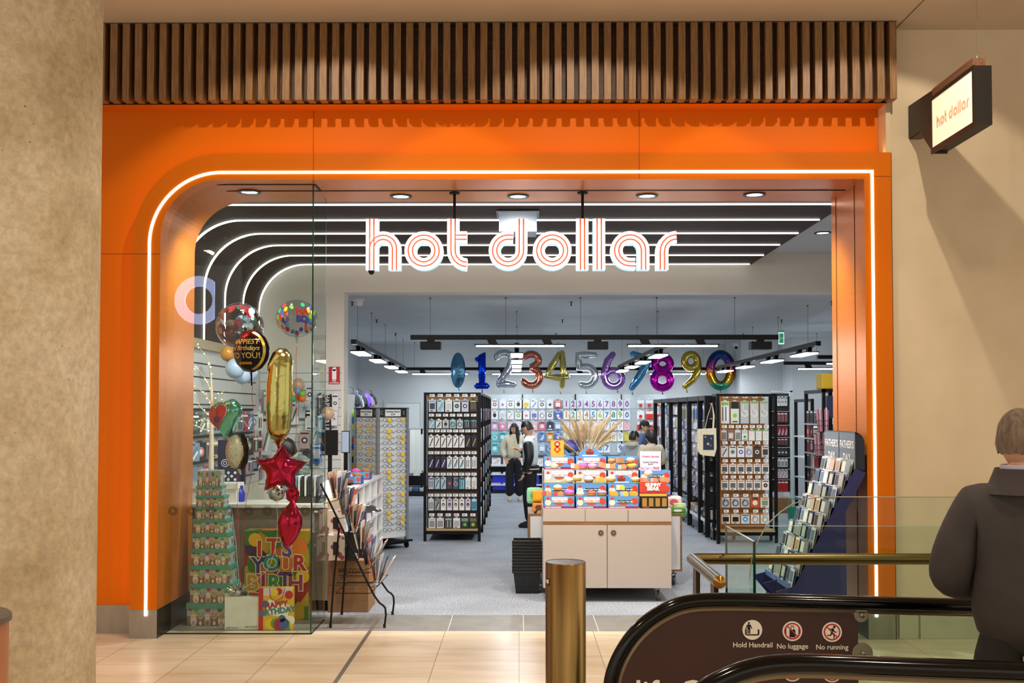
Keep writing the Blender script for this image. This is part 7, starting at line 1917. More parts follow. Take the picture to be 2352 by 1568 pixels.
# row of magazines on a dark stand on the counter
a = at(672, 1148, 9.6); bq = at(738, 1100, 9.6)
st = thing('magazine_holder', 'dark wire holder on the counter by the window edge', 'holder', ((a.x + bq.x) / 2, 9.6, cz))
MB().box(a.x, bq.x, 9.58, 9.85, cz, cz + 0.06).build('tray', col('#2c2320', 0.5), st)
for i in range(8):
    x = a.x + 0.02 + i * (bq.x - a.x - 0.03) / 8; c = ['#6ca4c4', '#e8e8e6', '#2c2c30', '#dfe2e4', '#3c3c44', '#9cc0d0', '#e4e4e4', '#4c4c54'][i]
    tag(MB().tube([(x, 9.72, cz + 0.062), (x - 0.012, 9.72, cz + 0.12), (x + 0.01, 9.72, cz + 0.18), (x - 0.005, 9.72, cz + 0.24)], 0.075, 8, flat=0.0 if False else 1.0).build('magazine', col(c, 0.35)) if False else MB().box(x, x + 0.016, 9.6, 9.8, cz + 0.062, cz + 0.25, bev=0.004).build('card_pack', col(c, 0.35)), '%s card pack, %s from the left in the counter holder' % (cname(c), ORD[i]), 'pack', 'card packs in the counter holder')
# monitors, till
def monitor(label, px0_, px1_, py0_, py1_, Y, thick, scr, rz=0.0):
    a = at(px0_, py0_, Y); b = at(px1_, py1_, Y); c = ((a.x + b.x) / 2, Y, 1.03)
    t = thing('till_monitor', label, 'monitor', c, rz)
    w = b.x - a.x; z0_, z1_ = b.z - 1.03, a.z - 1.03
    MB().box(-w / 2, w / 2, -thick / 2, thick / 2, z0_, z1_, bev=0.004).build('screen_body', M['black'], t, local=True)
    if scr: MB().box(-w / 2 + 0.006, w / 2 - 0.006, -thick / 2 - 0.002, -thick / 2, z0_ + 0.01, z1_ - 0.01).build('display', pm('screen_glow', '#8c98a8', 0.2, emit='#7888a0', es=0.35), t, local=True)
    MB().box(-0.02, 0.02, 0, 0.03, 0.02, z0_ + 0.06).box(-0.07, 0.07, -0.05, 0.10, 0.001, 0.02).build('stand', M['black'], t, local=True)
    return t
monitor('black till monitor seen from behind on the counter', 739, 776, 987, 1045, 10.9, 0.03, False)
monitor('narrow till screen facing the aisle beside the black monitor', 785, 803, 989, 1040, 11.3, 0.03, True)
# blue trays of buns on the counter by the spinner
for k, (px, py, YY, nm) in enumerate(((805, 1098, 11.4, 'nearest'), (826, 1090, 12.2, 'farther'))):
    p = at(px, 1108, YY)
    t = thing('display_tray', 'blue printed tray of squishy buns on the aisle counter, %s one' % nm, 'display box', (p.x, YY, zt3), group='blue trays on the aisle counter')
    tray_mesh(0.24, 0.09, 0.18, None, None).build('box_body', TRM, t, local=True)
    for j, (bd, tp_) in enumerate((('tan', 'pink'), ('gold', 'brown'))):
        bun(p.x - 0.06 + j * 0.12, YY + 0.05, zt3 + 0.06, bd, tp_, '#e8d0b0', 'bun', '%s squishy bun in the %s blue tray on the aisle counter' % (bd, nm), 1.2)
for i, (px, c, c2) in enumerate(((792, '#d8d8d8', '#c83c3c'), (812, '#e8e8e8', '#4cae4c'), (775, '#1c1c20', '#e0e0e0'), (840, '#f4f4f4', '#e0c020'))):
    YY = 10.4 + 0.35 * i
    tag(MB().box(SX - 0.34 + 0.05 * i, SX - 0.24 + 0.05 * i, YY, YY + 0.12, zt3, zt3 + 0.09, bev=0.008).build('counter_carton', col(c, 0.4)), '%s small carton standing on the aisle counter, %s from the window' % (cname(c), ORD[i]), 'box', 'small cartons on the aisle counter')

# ================================================================ CARTONS AND PATTERNED BAGS BY THE COUNTER
card = noisy('corrugated_cardboard', '#8a6540', '#9a7450', 5, 0.85, (1, 1, 3))
YK = fl(800, 1406).y; kx = xa(753, 1400, YK); kxr = xa(846, 1400, YK); kz = za(1287, YK, 800)
for i, (z0_, z1_, dxx) in enumerate(((0, kz * 0.52, 0.0), (kz * 0.52 + 0.002, kz, 0.005))):
    t = thing('carton', '%s brown cardboard carton %s' % (('large', 'wide')[i], ('on the floor behind the magazine stand', 'stacked on the lower carton, printed BRAZCO')[i]), 'carton', ((kx + kxr) / 2, YK, z0_), group='cardboard cartons by the counter')
    MB().box(kx + dxx, kxr + dxx, YK, YK + 0.45, z0_, z1_, bev=0.003).build('carton_body', card, t)
    if i == 1:
        mb = MB(); put_text(mb, 'BRAZCO', 0.052, T((kx + kxr) / 2 + 0.01, YK - 0.002, (z0_ + z1_) / 2 + 0.02), bold=0.001); mb.box((kx + kxr) / 2 - 0.08, (kx + kxr) / 2 + 0.14, YK - 0.002, YK - 0.001, (z0_ + z1_) / 2 - 0.028, (z0_ + z1_) / 2 - 0.022)
        mb.build('printing', col('#3c2a1c'), t)
        MB().box((kx + kxr) / 2 - 0.03, (kx + kxr) / 2 + 0.03, YK - 0.001, YK + 0.451, z1_, z1_ + 0.001).build('tape', col('#b08c60', 0.3), t)
def pat(nm, c1, c2, c3, sc):
    m = pm(nm, c1, 0.5); b = m.node_tree.nodes['Principled BSDF']
    tc = N(m, 'ShaderNodeTexCoord'); v = N(m, 'ShaderNodeTexVoronoi', Scale=sc, feature='F1'); L(m, tc.outputs['Object'], v.inputs['Vector'])
    r = ramp(m, v.outputs['Distance'], [(0.0, c2), (0.32, c3), (0.46, c1)]); r.node.color_ramp.interpolation = 'CONSTANT'
    L(m, r, b.inputs['Base Color']); return m
patm = [pat('pattern_leaf', '#e0d4c4', '#a83c34', '#8c5c80', 18), pat('pattern_diamond', '#1c1a18', '#e0dcd0', '#1c1a18', 16), pat('pattern_flower', '#1c1418', '#c83c2c', '#1c1418', 16), pat('pattern_lilac', '#b8a0b4', '#e8dce4', '#9c84a0', 22)]
bags_ = [(752, 791, 1172, 1227, 0, 9.42, 0), (752, 791, 1229, 1287, 0, 9.36, 0), (791, 822, 1222, 1287, 1, 9.38, 0), (806, 826, 1172, 1220, 2, 9.7, 0.3), (826, 840, 1172, 1222, 3, 9.85, 0.3), (838, 856, 1226, 1284, 3, 9.9, 0.2), (822, 840, 1226, 1287, 2, 9.6, 0.2)]
pn = ['red leaf patterned', 'black diamond patterned', 'black flowered', 'lilac striped']
for i, (a_, b_, c_, d_, mi, YY, _) in enumerate(bags_):
    A = at(a_, c_, YY); B = at(b_, d_, YY)
    t = thing('patterned_bag', '%s gift bag hung by the counter, %s of seven' % (pn[mi], ORD[i]), 'gift bag', ((A.x + B.x) / 2, YY, B.z), group='patterned gift bags beside the counter')
    w = B.x - A.x
    MB().box(A.x, B.x, YY, YY + 0.06, B.z, A.z).build('bag_body', patm[mi], t)
    if mi < 2: MB().box((A.x + B.x) / 2 - 0.025, (A.x + B.x) / 2 + 0.025, YY - 0.004, YY - 0.001, B.z + 0.05, A.z - 0.06, bev=0.001).build('hang_label', col('#18141c', 0.4), t)
p = at(855, 1165, 9.8)
tag(MB().lathe([(0.0, 0.03), (0.10, 0.035), (0.17, 0.0), (0.175, 0.004), (0.10, 0.05), (0, 0.055)], 20, 0, Matrix.Translation((at(833, 1175, 9.7).x, 9.75, za(1175, 9.7))), cap=False).build('patterned_dish', patm[1], smooth=True), 'black and white patterned shallow dish above the flowered bags', 'dish')

# ================================================================ MAGAZINE STAND
MS = thing('magazine_stand', 'black tubular magazine stand leaning open at the shop entrance', 'magazine stand', (-1.4, 9.0, 0))
Yn, Yf = fl(760, 1441).y, fl(776, 1411).y
def W3(px, py, Y): return at(px, py, Y)
for Y_, o_ in ((Yn, 0), (Yf, 1)):
    a = [W3(736, 1110, Yn), W3(775, 1190, Yn), W3(857, 1363, Yn), W3(885, 1396, Yn), W3(883, 1440, Yn)]
    P = [Vector((q.x, Y_, max(q.z, 0.0))) for q in a]; P[-1].z = 0.012
    MB().tube(smooth_path(P, 3), 0.0085, 10).build('slanted_tube', M['black'], MS, smooth=True)
    MB().cyl((P[-1].x, Y_), 0.012, 0, 0.03, 10).build('foot', M['blackmatte'], MS)
    a = [W3(779, 1212, Yn), W3(767, 1330, Yn), W3(759, 1441, Yn)]
    P = [Vector((q.x, Y_, max(q.z, 0.0))) for q in a]; P[-1].z = 0.012
    MB().tube(P, 0.0085, 10).build('rear_leg', M['black'], MS, smooth=True)
    MB().cyl((P[-1].x, Y_), 0.012, 0, 0.03, 10).build('foot', M['blackmatte'], MS)
for (px, py) in ((782, 1338), (780, 1362)):
    q = W3(px, py, Yn); q2 = W3(856, py, Yn)
    MB().tube([(q.x - 0.03, Yn, q.z), (q2.x - 0.02 * (py > 1350), Yn, q.z), (q2.x, Yf, q.z), (q.x - 0.03, Yf, q.z)], 0.004, 6, closed=True).build('wire_brace', M['black'], MS, smooth=True)
top = W3(736, 1110, Yn); bot = W3(857, 1363, Yn); sd = Vector((bot.x - top.x, 0, bot.z - top.z)); sn = sd.normalized()
mcols = ['#cfccc8', '#2c3550', '#c8503c', '#e4e0d8', '#8c7c74', '#b89880', '#e8d8c8', '#34508c', '#d8d4d0', '#1c2440', '#c88c58', '#b0b8bc']
mk = 0
def mag_make(c, c2):
    return Proto(lambda: MB().box(-0.004, 0.004, -0.10, 0.10, 0, 0.235, 0).box(0.004, 0.0048, -0.085, 0.085, 0.05, 0.18, 1).build('magazine', [col(c, 0.25), col(c2, 0.25)], local=True))
MGP = [mag_make(mcols[i], mcols[(i + 4) % 12]) for i in range(12)]
for k in range(6):
    b = Vector((top.x, 0, top.z)) + sd * (0.16 + k * 0.155)
    MB().tube([(b.x, Yn, b.z - 0.01), (b.x + 0.075, Yn, b.z + 0.01), (b.x + 0.085, Yf, b.z + 0.01), (b.x, Yf, b.z - 0.01)], 0.003, 6).tube([(b.x + 0.09, Yn, b.z + 0.07), (b.x + 0.09, Yf, b.z + 0.07)], 0.003, 6).tube([(b.x + 0.075, Yn, b.z + 0.01), (b.x + 0.09, Yn, b.z + 0.07)], 0.003, 6).build('wire_pocket', M['black'], MS)
    for j in range(5):
        mk += 1; ci = (mk * 5) % 12
        MGP[ci].put((b.x + 0.012 + j * 0.014, (Yn + Yf) / 2 + (j % 2) * 0.05 - 0.02, b.z + 0.006), 0, '%s magazine, %s deep in pocket %s of the black stand' % (cname(mcols[ci]), ORD[j], ('one', 'two', 'three', 'four', 'five', 'six')[k]), 'magazine', 'magazines in the black stand', rot=(0, R(-14 + 7 * j) if k < 4 else R(-12 + 10 * j), 0))

# ================================================================ READING GLASSES SPINNER
SY = 13.55; spc = at(867, 1240, SY); sz0, sz1 = za(1238, SY, 867), za(936, SY, 867); hw = 0.245
cxs = spc.x + 0.0; cys = SY + hw * math.sqrt(2) * 0.98
SPN = thing('glasses_spinner', 'square rotating stand of reading glasses on a black castor base', 'display stand', (cxs, cys, 0), R(45))
MB().box(-hw, hw, -hw, hw, sz0, sz1 - 0.01).build('panel', pm('spinner_grey', '#dcdfe0', 0.35), SPN, local=True)
MB().box(-hw - 0.02, hw + 0.02, -hw - 0.02, hw + 0.02, sz1 - 0.01, sz1).build('top_cap', M['black'], SPN, local=True)
for (x, y) in ((-hw, -hw), (hw, -hw), (-hw, hw), (hw, hw)):
    MB().box(x - 0.02, x + 0.02, y - 0.02, y + 0.02, sz0 - 0.06, sz1 - 0.005).build('corner_post', pm('spinner_post', '#8f9396', 0.3, 0.5), SPN, local=True)
MB().box(-hw - 0.02, hw + 0.02, -hw - 0.02, hw + 0.02, sz0 - 0.09, sz0 - 0.06).box(-hw - 0.06, hw + 0.06, -hw - 0.06, hw + 0.06, 0.09, 0.115).build('base', M['black'], SPN, local=True)
MB().cyl((0, 0), 0.03, 0.1, sz0 - 0.08, 12).build('pole', M['black'], SPN, local=True)
for (x, y) in ((-hw, -hw), (hw, -hw), (-hw, hw), (hw, hw)):
    MB().lathe([(0.0, -0.012), (0.04, -0.012), (0.04, 0.012), (0, 0.012)], 16, 0, Matrix.Translation((x, y, 0.041)) @ Matrix.Rotation(PI / 2, 4, 'Y'), cap=False).box(x - 0.018, x + 0.018, y - 0.015, y + 0.015, 0.06, 0.092).build('castor', M['black'], SPN, local=True)
for face in (0, 1):
    # header plates on the two visible faces
    mb = MB(); mb.box(-hw + 0.02, hw - 0.02, -hw - 0.006, -hw - 0.001, sz1 - 0.13, sz1 - 0.012, 0); mb.box(-0.13, 0.13, -hw - 0.009, -hw - 0.006, sz1 - 0.115, sz1 - 0.025, 1)
    put_text(mb, 'Reading Glasses', 0.036, T(0, -hw - 0.0105, sz1 - 0.052), mi=2, bold=0.0008); put_text(mb, '$5.99', 0.032, T(0, -hw - 0.0105, sz1 - 0.092), mi=2, bold=0.0008)
    put_text(mb, 'C', 0.07, T(-hw + 0.06, -hw - 0.008, sz1 - 0.07), mi=3); put_text(mb, 'S', 0.07, T(hw - 0.06, -hw - 0.008, sz1 - 0.07), mi=3)
    if face: mb.v = [Matrix.Rotation(-PI / 2, 4, 'Z') @ v for v in mb.v]
    mb.build('header_plate', [col('#141618'), col('#dfe2e4'), col('#2c2e30'), col('#9ca0a4')], SPN, local=True)
def spec_make(fc, tagc, shape):
    def mk():
        mb = MB()
        for s_ in (-1, 1):
            pts = []
            for k in range(16):
                a = 2 * PI * k / 16
                rx_, rz_ = 0.025, 0.018
                e_ = 0.75 if shape else 1.0
                pts.append((s_ * 0.033 + rx_ * math.copysign(abs(math.cos(a)) ** e_, math.cos(a)), -0.01, rz_ * math.copysign(abs(math.sin(a)) ** e_, math.sin(a))))
            mb.tube(pts, 0.0024, 5, 0, closed=True)
            mb.tube([(s_ * 0.058, -0.01, 0.008), (s_ * 0.066, 0.0, 0.004), (s_ * 0.10, 0.012, -0.012)], 0.0022, 5, 0)
        mb.tube([(-0.009, -0.01, 0.004), (0, -0.013, 0.007), (0.009, -0.01, 0.004)], 0.002, 5, 0)
        if tagc: mb.add([(0.0, -0.016, 0.026), (0.040, -0.018, 0.016), (0.034, -0.02, -0.022), (-0.006, -0.017, -0.012)], [(0, 1, 2, 3)], 1)
        return mb.build('reading_glasses', [col(fc, 0.3), col(tagc or '#e8c820', 0.4)], local=True)
    return Proto(mk)
SPEC = [spec_make('#18181a', '#e4c418', 1), spec_make('#202228', None, 0), spec_make('#6c7074', '#e0bc1c', 0), spec_make('#141416', None, 1), spec_make('#7c4a30', '#dcb418', 1), spec_make('#2c3c5c', None, 1), spec_make('#8c2c2c', '#e4c418', 0)]
rm = Matrix.Translation((cxs, cys, 0)) @ Matrix.Rotation(R(45), 4, 'Z')
for face in (0, 1):
    fm = rm if face == 0 else rm @ Matrix.Rotation(-PI / 2, 4, 'Z')
    # face 0 looks to front-right, face 1 to front-left
    for r in range(20):
        z = sz1 - 0.165 - r * (sz1 - sz0 - 0.2) / 20
        for c in range(2):
            pr = SPEC[(r * 3 + c * 2 + face) % 7]
            pos = fm @ Vector((-0.115 + c * 0.23, -hw - 0.03, z))
            rot = (R(-8), 0, fm.to_euler().z)
            pr.put(tuple(pos), 0, '%s reading glasses, row %s from the top, %s column of the %s spinner face' % (['black', 'dark', 'silver', 'black square', 'brown', 'navy', 'red'][(r * 3 + c * 2 + face) % 7], ORD[r], ('left', 'right')[c], ('right', 'left')[face]), 'glasses', 'reading glasses on the spinner', rot=rot, scale=(1.25, 1.2, 1.25))
# ================================================================ GARMENT RAILS AT THE BACK LEFT
GR = thing('garment_rail', 'black wall rail with pale garments at the back left', 'clothes rail', at(940, 1140, 22.3))
gy = 22.3; zr = za(984, gy, 940); x0_, x1_ = xa(915, 1000, gy), xa(972, 1000, gy)
MB().tube([(x0_, gy, zr), (x1_, gy, zr)], 0.012, 8).build('rail', M['chrome'], GR)
MB().box(x0_ - 0.05, x1_ + 0.05, gy - 0.1, gy + 1.6, 0.0, za(1128, gy, 940)).box(x0_ - 0.05, x1_ + 0.05, gy + 0.3, gy + 0.35, 0.2, za(1085, gy, 940)).build('low_cabinet', M['blackmatte'], GR)
MB().box(x1_ - 0.05, x1_ - 0.01, gy - 0.02, gy + 0.02, 0.1, zr).build('upright', M['black'], GR)
for i, c in enumerate(['#c4d8dc', '#d8e0e4', '#dba8a8', '#8c7c9c', '#e4e6e4', '#e8e8dc', '#e0e4dc', '#e6e6e0', '#d8dcd8']):
    x = x0_ + 0.05 + i * 0.058; zb = za(1092 - (i % 3) * 6, gy, 940)
    mb = MB(); pts = []
    mb.tube([(x, gy, zr - 0.02), (x, gy, zr - 0.12), (x, gy, (zr + zb) / 2), (x, gy, zb)], [0.02, 0.06, 0.075, 0.085], 10, flat=0.0001 + 0.35, up=(0, 1, 0))
    tag(mb.build('hanging_garment', noisy('cloth_%d' % i, c, c, 20, 0.9), smooth=True), '%s long garment, %s from the left on the back rail' % (cname(c), ORD[i]), 'clothing', 'garments on the back left rail')
for i in range(4):
    x = x0_ + 0.05 + i * 0.14; c = ['#c83c3c', '#8c949c', '#3c5c8c', '#b8c0c4'][i]
    tag(MB().box(x, x + 0.12, gy - 0.08, gy + 0.2, za(1128, gy, 940), za(1128, gy, 940) + 0.08, bev=0.02).build('folded_garment', col(c, 0.9)), '%s folded garment, %s from the left on the low black cabinet at the back' % (cname(c), ORD[i]), 'clothing', 'folded garments on the low cabinet')
# caps hung high on the left shop wall, bright toys below
for i, c in enumerate(['#3c4450', '#4c5664', '#c8ccd4', '#5c6470', '#1c1c20', '#5c3cb0', '#6c48c0', '#b8a8d8', '#c8a8a8', '#22243c']):
    p = at(812 + i * 4.6, 918 + (i % 3) * 3, 14.6 + i * 0.5)
    mb = MB().lathe([(0.0, 0.12), (0.05, 0.10), (0.09, 0.03), (0.11, -0.06), (0.08, -0.10)], 12, 0, Matrix.Translation(p), cap=False)
    mb.tube([p + Vector((0, 0, 0.1)), p + Vector((0, 0, 0.17)), p + Vector((-0.05, 0, 0.18))], 0.005, 5)
    tag(mb.build('hanging_hat', col(c, 0.9), smooth=True), '%s cloth hat, %s back along the left shop wall' % (cname(c), ORD[i]), 'hat', 'cloth hats on the left shop wall')
hr_ = MB().tube([(xa(806, 918, 14.4) + 0.0, 14.4, za(905, 14.6)), (at(812 + 50, 918, 19.6).x, 19.6, za(905, 14.6) - 0.0)], 0.012, 8); tag(hr_.build('hat_rail', M['chrome']), 'chrome rail of cloth hats along the left shop wall', 'rail')
tw = thing('toy_wall_rack', 'white wire rack of bright toys just inside the opening at left', 'display rack', (xa(806, 1000, 14.2), 14.2, 0))
xw = xa(806, 1000, 14.0); MB().box(xw - 0.05, xw - 0.03, 14.0, 15.2, 0.3, za(905, 14.0, 806)).build('wire_panel', col('#d8dcdc'), tw)
k_ = 0
for r in range(11):
    for j in range(2):
        c = ['#8cd82c', '#e83c1c', '#f08c1c', '#2c7cd8', '#1c4cb0', '#e8e8f0', '#e8dc3c', '#d8b82c', '#4cb8c8', '#a8dce8', '#1c1c20'][(r * 3 + j * 5) % 11]; k_ += 1
        p = at(812 + j * 9, 950 + r * 15, 14.3 + j * 0.4)
        tag(MB().ball((p.x, p.y, p.z), 0.05, 0.05, 0.045, 12, 8).build('plush_toy', col(c, 0.8), smooth=True), '%s little toy, %s from the top, %s column just inside the opening' % (cname(c), ORD[r], ('left', 'right')[j]), 'toy', 'little bright toys just inside the opening')

# ================================================================ RACKS AT THE BACK RIGHT
YR5 = 19.6; a0 = xa(1786, 1000, YR5); a1 = xa(1815, 1000, YR5)
RR = thing('grid_rack', 'white framed rack of red and black goods behind the right rack end', 'display rack', ((a0 + a1) / 2, YR5, 0))
MB().box(a0 - 0.1, a1, YR5 + 0.06, YR5 + 0.09, 0.3, za(903, YR5, 1800)).build('back_panel', col('#1c1c20', 0.6), RR)
MB().box(a1, a1 + 0.05, YR5, YR5 + 0.08, 0.0, za(897, YR5, 1800)).box(a1 + 0.10, a1 + 0.14, YR5 + 0.3, YR5 + 0.4, 0.0, za(903, YR5, 1800)).box(a0 - 0.1, a1 + 0.05, YR5, YR5 + 0.02, za(900, YR5, 1800), za(897, YR5, 1800)).build('frame', col('#cfdcdc', 0.4), RR)
rc = [('#e0e0e0', '#1c1c1c'), ('#7c2c30', '#c8b8b8'), ('#8c2c38', '#d8c8c8'), ('#4c3c44', '#b8344c'), ('#3c3c40', '#c8c8c8'), ('#c8c8c8', '#3c2c30'), ('#d8d0d0', '#c84c3c'), ('#d02c20', '#8c1c18')]
for r, (yt, yb_) in enumerate(((910, 932), (945, 970), (977, 1001), (1005, 1022), (1028, 1046), (1052, 1072), (1078, 1098), (1102, 1128))):
    z0_ = za(yb_, YR5, 1800); h = za(yt, YR5, 1800) - z0_ - 0.02
    for i in range(4):
        x = a0 - 0.04 + i * (a1 - a0 + 0.02) / 4
        pack(0.062, round(h, 3), rc[r][0], rc[r][1], '#e8e8e8', ('disc', 'bars', 'slash', 'bars')[r % 4], d=0.02, name='rack_pack').put((x, YR5 - 0.01, z0_), 0, '%s pack, %s across, %s row down the white framed rack' % (cname(rc[r][0]), ORD[i], ORD[r]), 'pack', 'packs on the white framed rack')
    MB().box(a0 - 0.1, a1, YR5 - 0.015, YR5 + 0.06, z0_ + h + 0.02, z0_ + h + 0.028).build('rail', col('#dfe4e4', 0.4), RR)
p = at(1803, 1163, 18.6); tag(MB().box(p.x - 0.16, p.x + 0.12, p.y, p.y + 0.3, 0, 0.27).build('small_carton', card), 'small brown carton on the floor behind the right rack end', 'carton')
p = at(1820, 1164, 17.6); mb = MB().lathe([(0.12, 0), (0.16, 0.18), (0.165, 0.2), (0.15, 0.19), (0.11, 0.01)], 20, 0, Matrix.Translation((p.x + 0.06, p.y, 0)), cap=False).lathe([(0.0, 0.01), (0.11, 0.01)], 20, 0, Matrix.Translation((p.x + 0.06, p.y, 0)), cap=False).tube([(p.x - 0.08, p.y, 0.2), (p.x - 0.05, p.y - 0.02, 0.34), (p.x + 0.14, p.y - 0.02, 0.34), (p.x + 0.2, p.y, 0.2)], 0.01, 8)
tag(mb.build('green_bucket', col('#3cae8c', 0.4), smooth=True), 'sea green plastic bucket with handle on the floor at the right', 'bucket')
# black frame racks along the right, partly behind the jamb
def open_rack(label, px, pyt, Y0, Y1, rows_n, seed):
    x = xa(px, 1000, Y1); z1 = za(pyt, Y1, px)
    t = thing('frame_rack', label, 'display rack', (x, Y0, 0), group='black frame racks at the right')
    for y in (Y0, Y1): MB().box(x - 0.03, x + 0.02, y - 0.02, y + 0.02, 0, z1).build('upright', M['black'], t)
    MB().box(x - 0.03, x + 0.02, Y0, Y1, z1 - 0.05, z1).build('top_rail', M['black'], t)
    MB().box(x + 0.30, x + 0.32, Y0, Y1, 0.1, z1 - 0.3).build('back_panel', col('#c8d0d2', 0.5), t)
    for i in range(rows_n):
        z = 0.35 + i * (z1 - 0.65) / rows_n
        MB().box(x - 0.05, x + 0.32, Y0 + 0.02, Y1 - 0.02, z, z + 0.02).build('shelf', col('#c4ccd0', 0.4), t)
    return t, x, z1
t, x_, z1_ = open_rack('black frame rack beside the card stand, shelves of red and black goods', 1853, 897, 14.4, 15.6, 7, 1)
rcs = ['#3c3438', '#b02c2c', '#d8d0d0', '#2c2c30', '#c83c34', '#e8e4e0', '#4c5058', '#e0b8b8']
for r in range(7):
    z = 0.37 + r * (z1_ - 0.65) / 7
    for i in range(6):
        y = 14.5 + i * 0.19; c = rcs[(r * 3 + i) % 8] if r not in (6,) else '#2c3034'
        pack(0.13, 0.19, c, rcs[(i + r * 2 + 3) % 8], '#e8e8e8', ('bars', 'rect', 'disc')[r % 3], d=0.05, tab=False, name='boxed_goods').put((x_ - 0.0, y, z + 0.001), -PI / 2, '%s boxed goods, %s back on shelf %s of the frame rack by the jamb' % (cname(c), ORD[i], ('one', 'two', 'three', 'four', 'five', 'six', 'seven')[r]), 'box', 'boxed goods on the black frame rack')
open_rack('slimmer black frame rack with a pale back, farther back at the right', 1829, 917, 16.9, 17.9, 4, 2)
Yq = 13.7; xq = xa(1890, 1000, Yq)
t = thing('frame_rack', 'nearest black frame rack with goods piled on top behind the jamb', 'display rack', (xq, Yq, 0), group='black frame racks at the right')
MB().box(xq, xq + 0.04, Yq, Yq + 0.04, 0, za(893, Yq, 1890)).build('upright', M['black'], t)
MB().box(xq, xq + 0.9, Yq, Yq + 0.04, za(893, Yq, 1890) - 0.04, za(893, Yq, 1890)).build('top_rail', M['black'], t)
for z in (0.5, 0.95, 1.4, 1.75): MB().box(xq, xq + 0.9, Yq + 0.01, Yq + 0.35, z, z + 0.02).build('shelf', col('#2a2a2c'), t)
ztp = za(893, Yq, 1890)
for i, (dx, w, h, c) in enumerate(((-0.10, 0.5, 0.21, '#c8a41c'), (0.14, 0.4, 0.17, '#8a6a48'), )):
    tag(MB().box(xq + dx + 0.1, xq + dx + 0.1 + w, Yq + 0.03, Yq + 0.3, ztp + (0.0 if i == 0 else 0.212), ztp + h + (0 if i == 0 else 0.212), bev=0.02).build('stacked_carton', col(c, 0.6)), '%s on top of the nearest black frame rack' % ('yellow printed sack' , 'brown carton above the yellow sack')[i], 'carton')
for i, c in enumerate(['#1f2c4c', '#22304c', '#d8c8b0']):
    tag(MB().box(xq + 0.06 + i * 0.2, xq + 0.22 + i * 0.2, Yq + 0.0, Yq + 0.2, 1.771, 2.05, bev=0.005).build('book_box', col(c, 0.4)), '%s tall box, %s along the upper shelf of the nearest frame rack' % (cname(c), ORD[i]), 'box', 'tall boxes on the nearest frame rack')
# pink wrapping rolls in wire baskets and price card
for i in range(2):
    Yw = 12.6; p = at(1893 - i * 4, (962, 1012)[i], Yw); zb = za((992, 1048)[i], Yw, 1893)
    t = thing('wire_basket', '%s black wire basket of pink striped rolls' % ('upper', 'lower')[i], 'basket', (p.x, Yw, zb), group='wire baskets of pink rolls')
    mb = MB()
    for z in (zb, zb + 0.08, zb + 0.14): mb.tube([(p.x - 0.08, Yw, z), (p.x + 0.08, Yw, z), (p.x + 0.08, Yw + 0.14, z), (p.x - 0.08, Yw + 0.14, z)], 0.003, 5, closed=True)
    for k in range(5): mb.tube([(p.x - 0.08 + k * 0.04, Yw, zb), (p.x - 0.08 + k * 0.04, Yw, zb + 0.14)], 0.002, 4)
    mb.tube([(p.x, Yw + 0.14, zb), (p.x, Yw + 0.14, 0.0)] if i else [(p.x, Yw + 0.14, zb), (p.x, Yw + 0.14, zb - 0.12)], 0.008, 6)
    mb.build('wire_frame', M['black'], t)
    for k in range(7):
        c = ['#c87c94', '#8c5c64', '#d8b8c0', '#b86c84', '#7c4c54', '#e0c4cc', '#c85c84'][k]
        x = p.x - 0.065 + k * 0.021; h = 0.27 + 0.015 * (k % 3)
        tag(MB().tube([(x, Yw + 0.03 + 0.02 * (k % 4), zb + 0.006), (x + 0.008 * (k - 3) * 0.5, Yw + 0.05 + 0.02 * (k % 4), zb + h)], 0.009, 8).build('wrap_roll', col(c, 0.35), smooth=True), '%s gift wrap roll, %s from the left in the %s wire basket' % (cname(c), ORD[k], ('upper', 'lower')[i]), 'wrapping paper', 'pink gift wrap rolls in wire baskets')
p = at(1875, 1000, 13.0)
pc_ = thing('price_card', 'white price card reading 250 on the rack near the jamb', 'sign', (p.x, 13.0, p.z))
MB().box(-0.035, 0.035, 0, 0.003, 0, 0.12).build('card', col('#e8ece8'), pc_, local=True)
mb = MB().box(-0.032, 0.032, -0.001, 0, 0.005, 0.095, 0); mb.box(-0.028, 0.028, -0.002, -0.001, 0.035, 0.07, 1); put_text(mb, '250', 0.034, T(0, -0.003, 0.052), mi=0, bold=0.001)
mb.build('print', [col('#2c3c34'), col('#e8f0e8')], pc_, local=True)
# ================================================================ PEOPLE
def skin_geo(nodes, edges, sub=2, root=0):
    """nodes: [(x,y,z,rx,ry)] -> verts, faces of a skinned, subdivided chain"""
    me = bpy.data.meshes.new('sk'); me.from_pydata([n[:3] for n in nodes], edges, [])
    o = bpy.data.objects.new('sk', me); COL.objects.link(o)
    md = o.modifiers.new('s', 'SKIN'); md.use_smooth_shade = True; md.branch_smoothing = 0.3
    sv = me.skin_vertices[0].data
    for i, n in enumerate(nodes):
        sv[i].radius = (n[3], n[4] if len(n) > 4 else n[3]); sv[i].use_root = (i == root)
    s2 = o.modifiers.new('u', 'SUBSURF'); s2.levels = sub; s2.render_levels = sub
    bpy.context.view_layer.update()
    dg = bpy.context.evaluated_depsgraph_get(); ev = o.evaluated_get(dg); m2 = bpy.data.meshes.new_from_object(ev)
    vs = [v.co.copy() for v in m2.vertices]; fs = [tuple(p.vertices) for p in m2.polygons]
    bpy.data.objects.remove(o); bpy.data.meshes.remove(me); bpy.data.meshes.remove(m2)
    return vs, fs
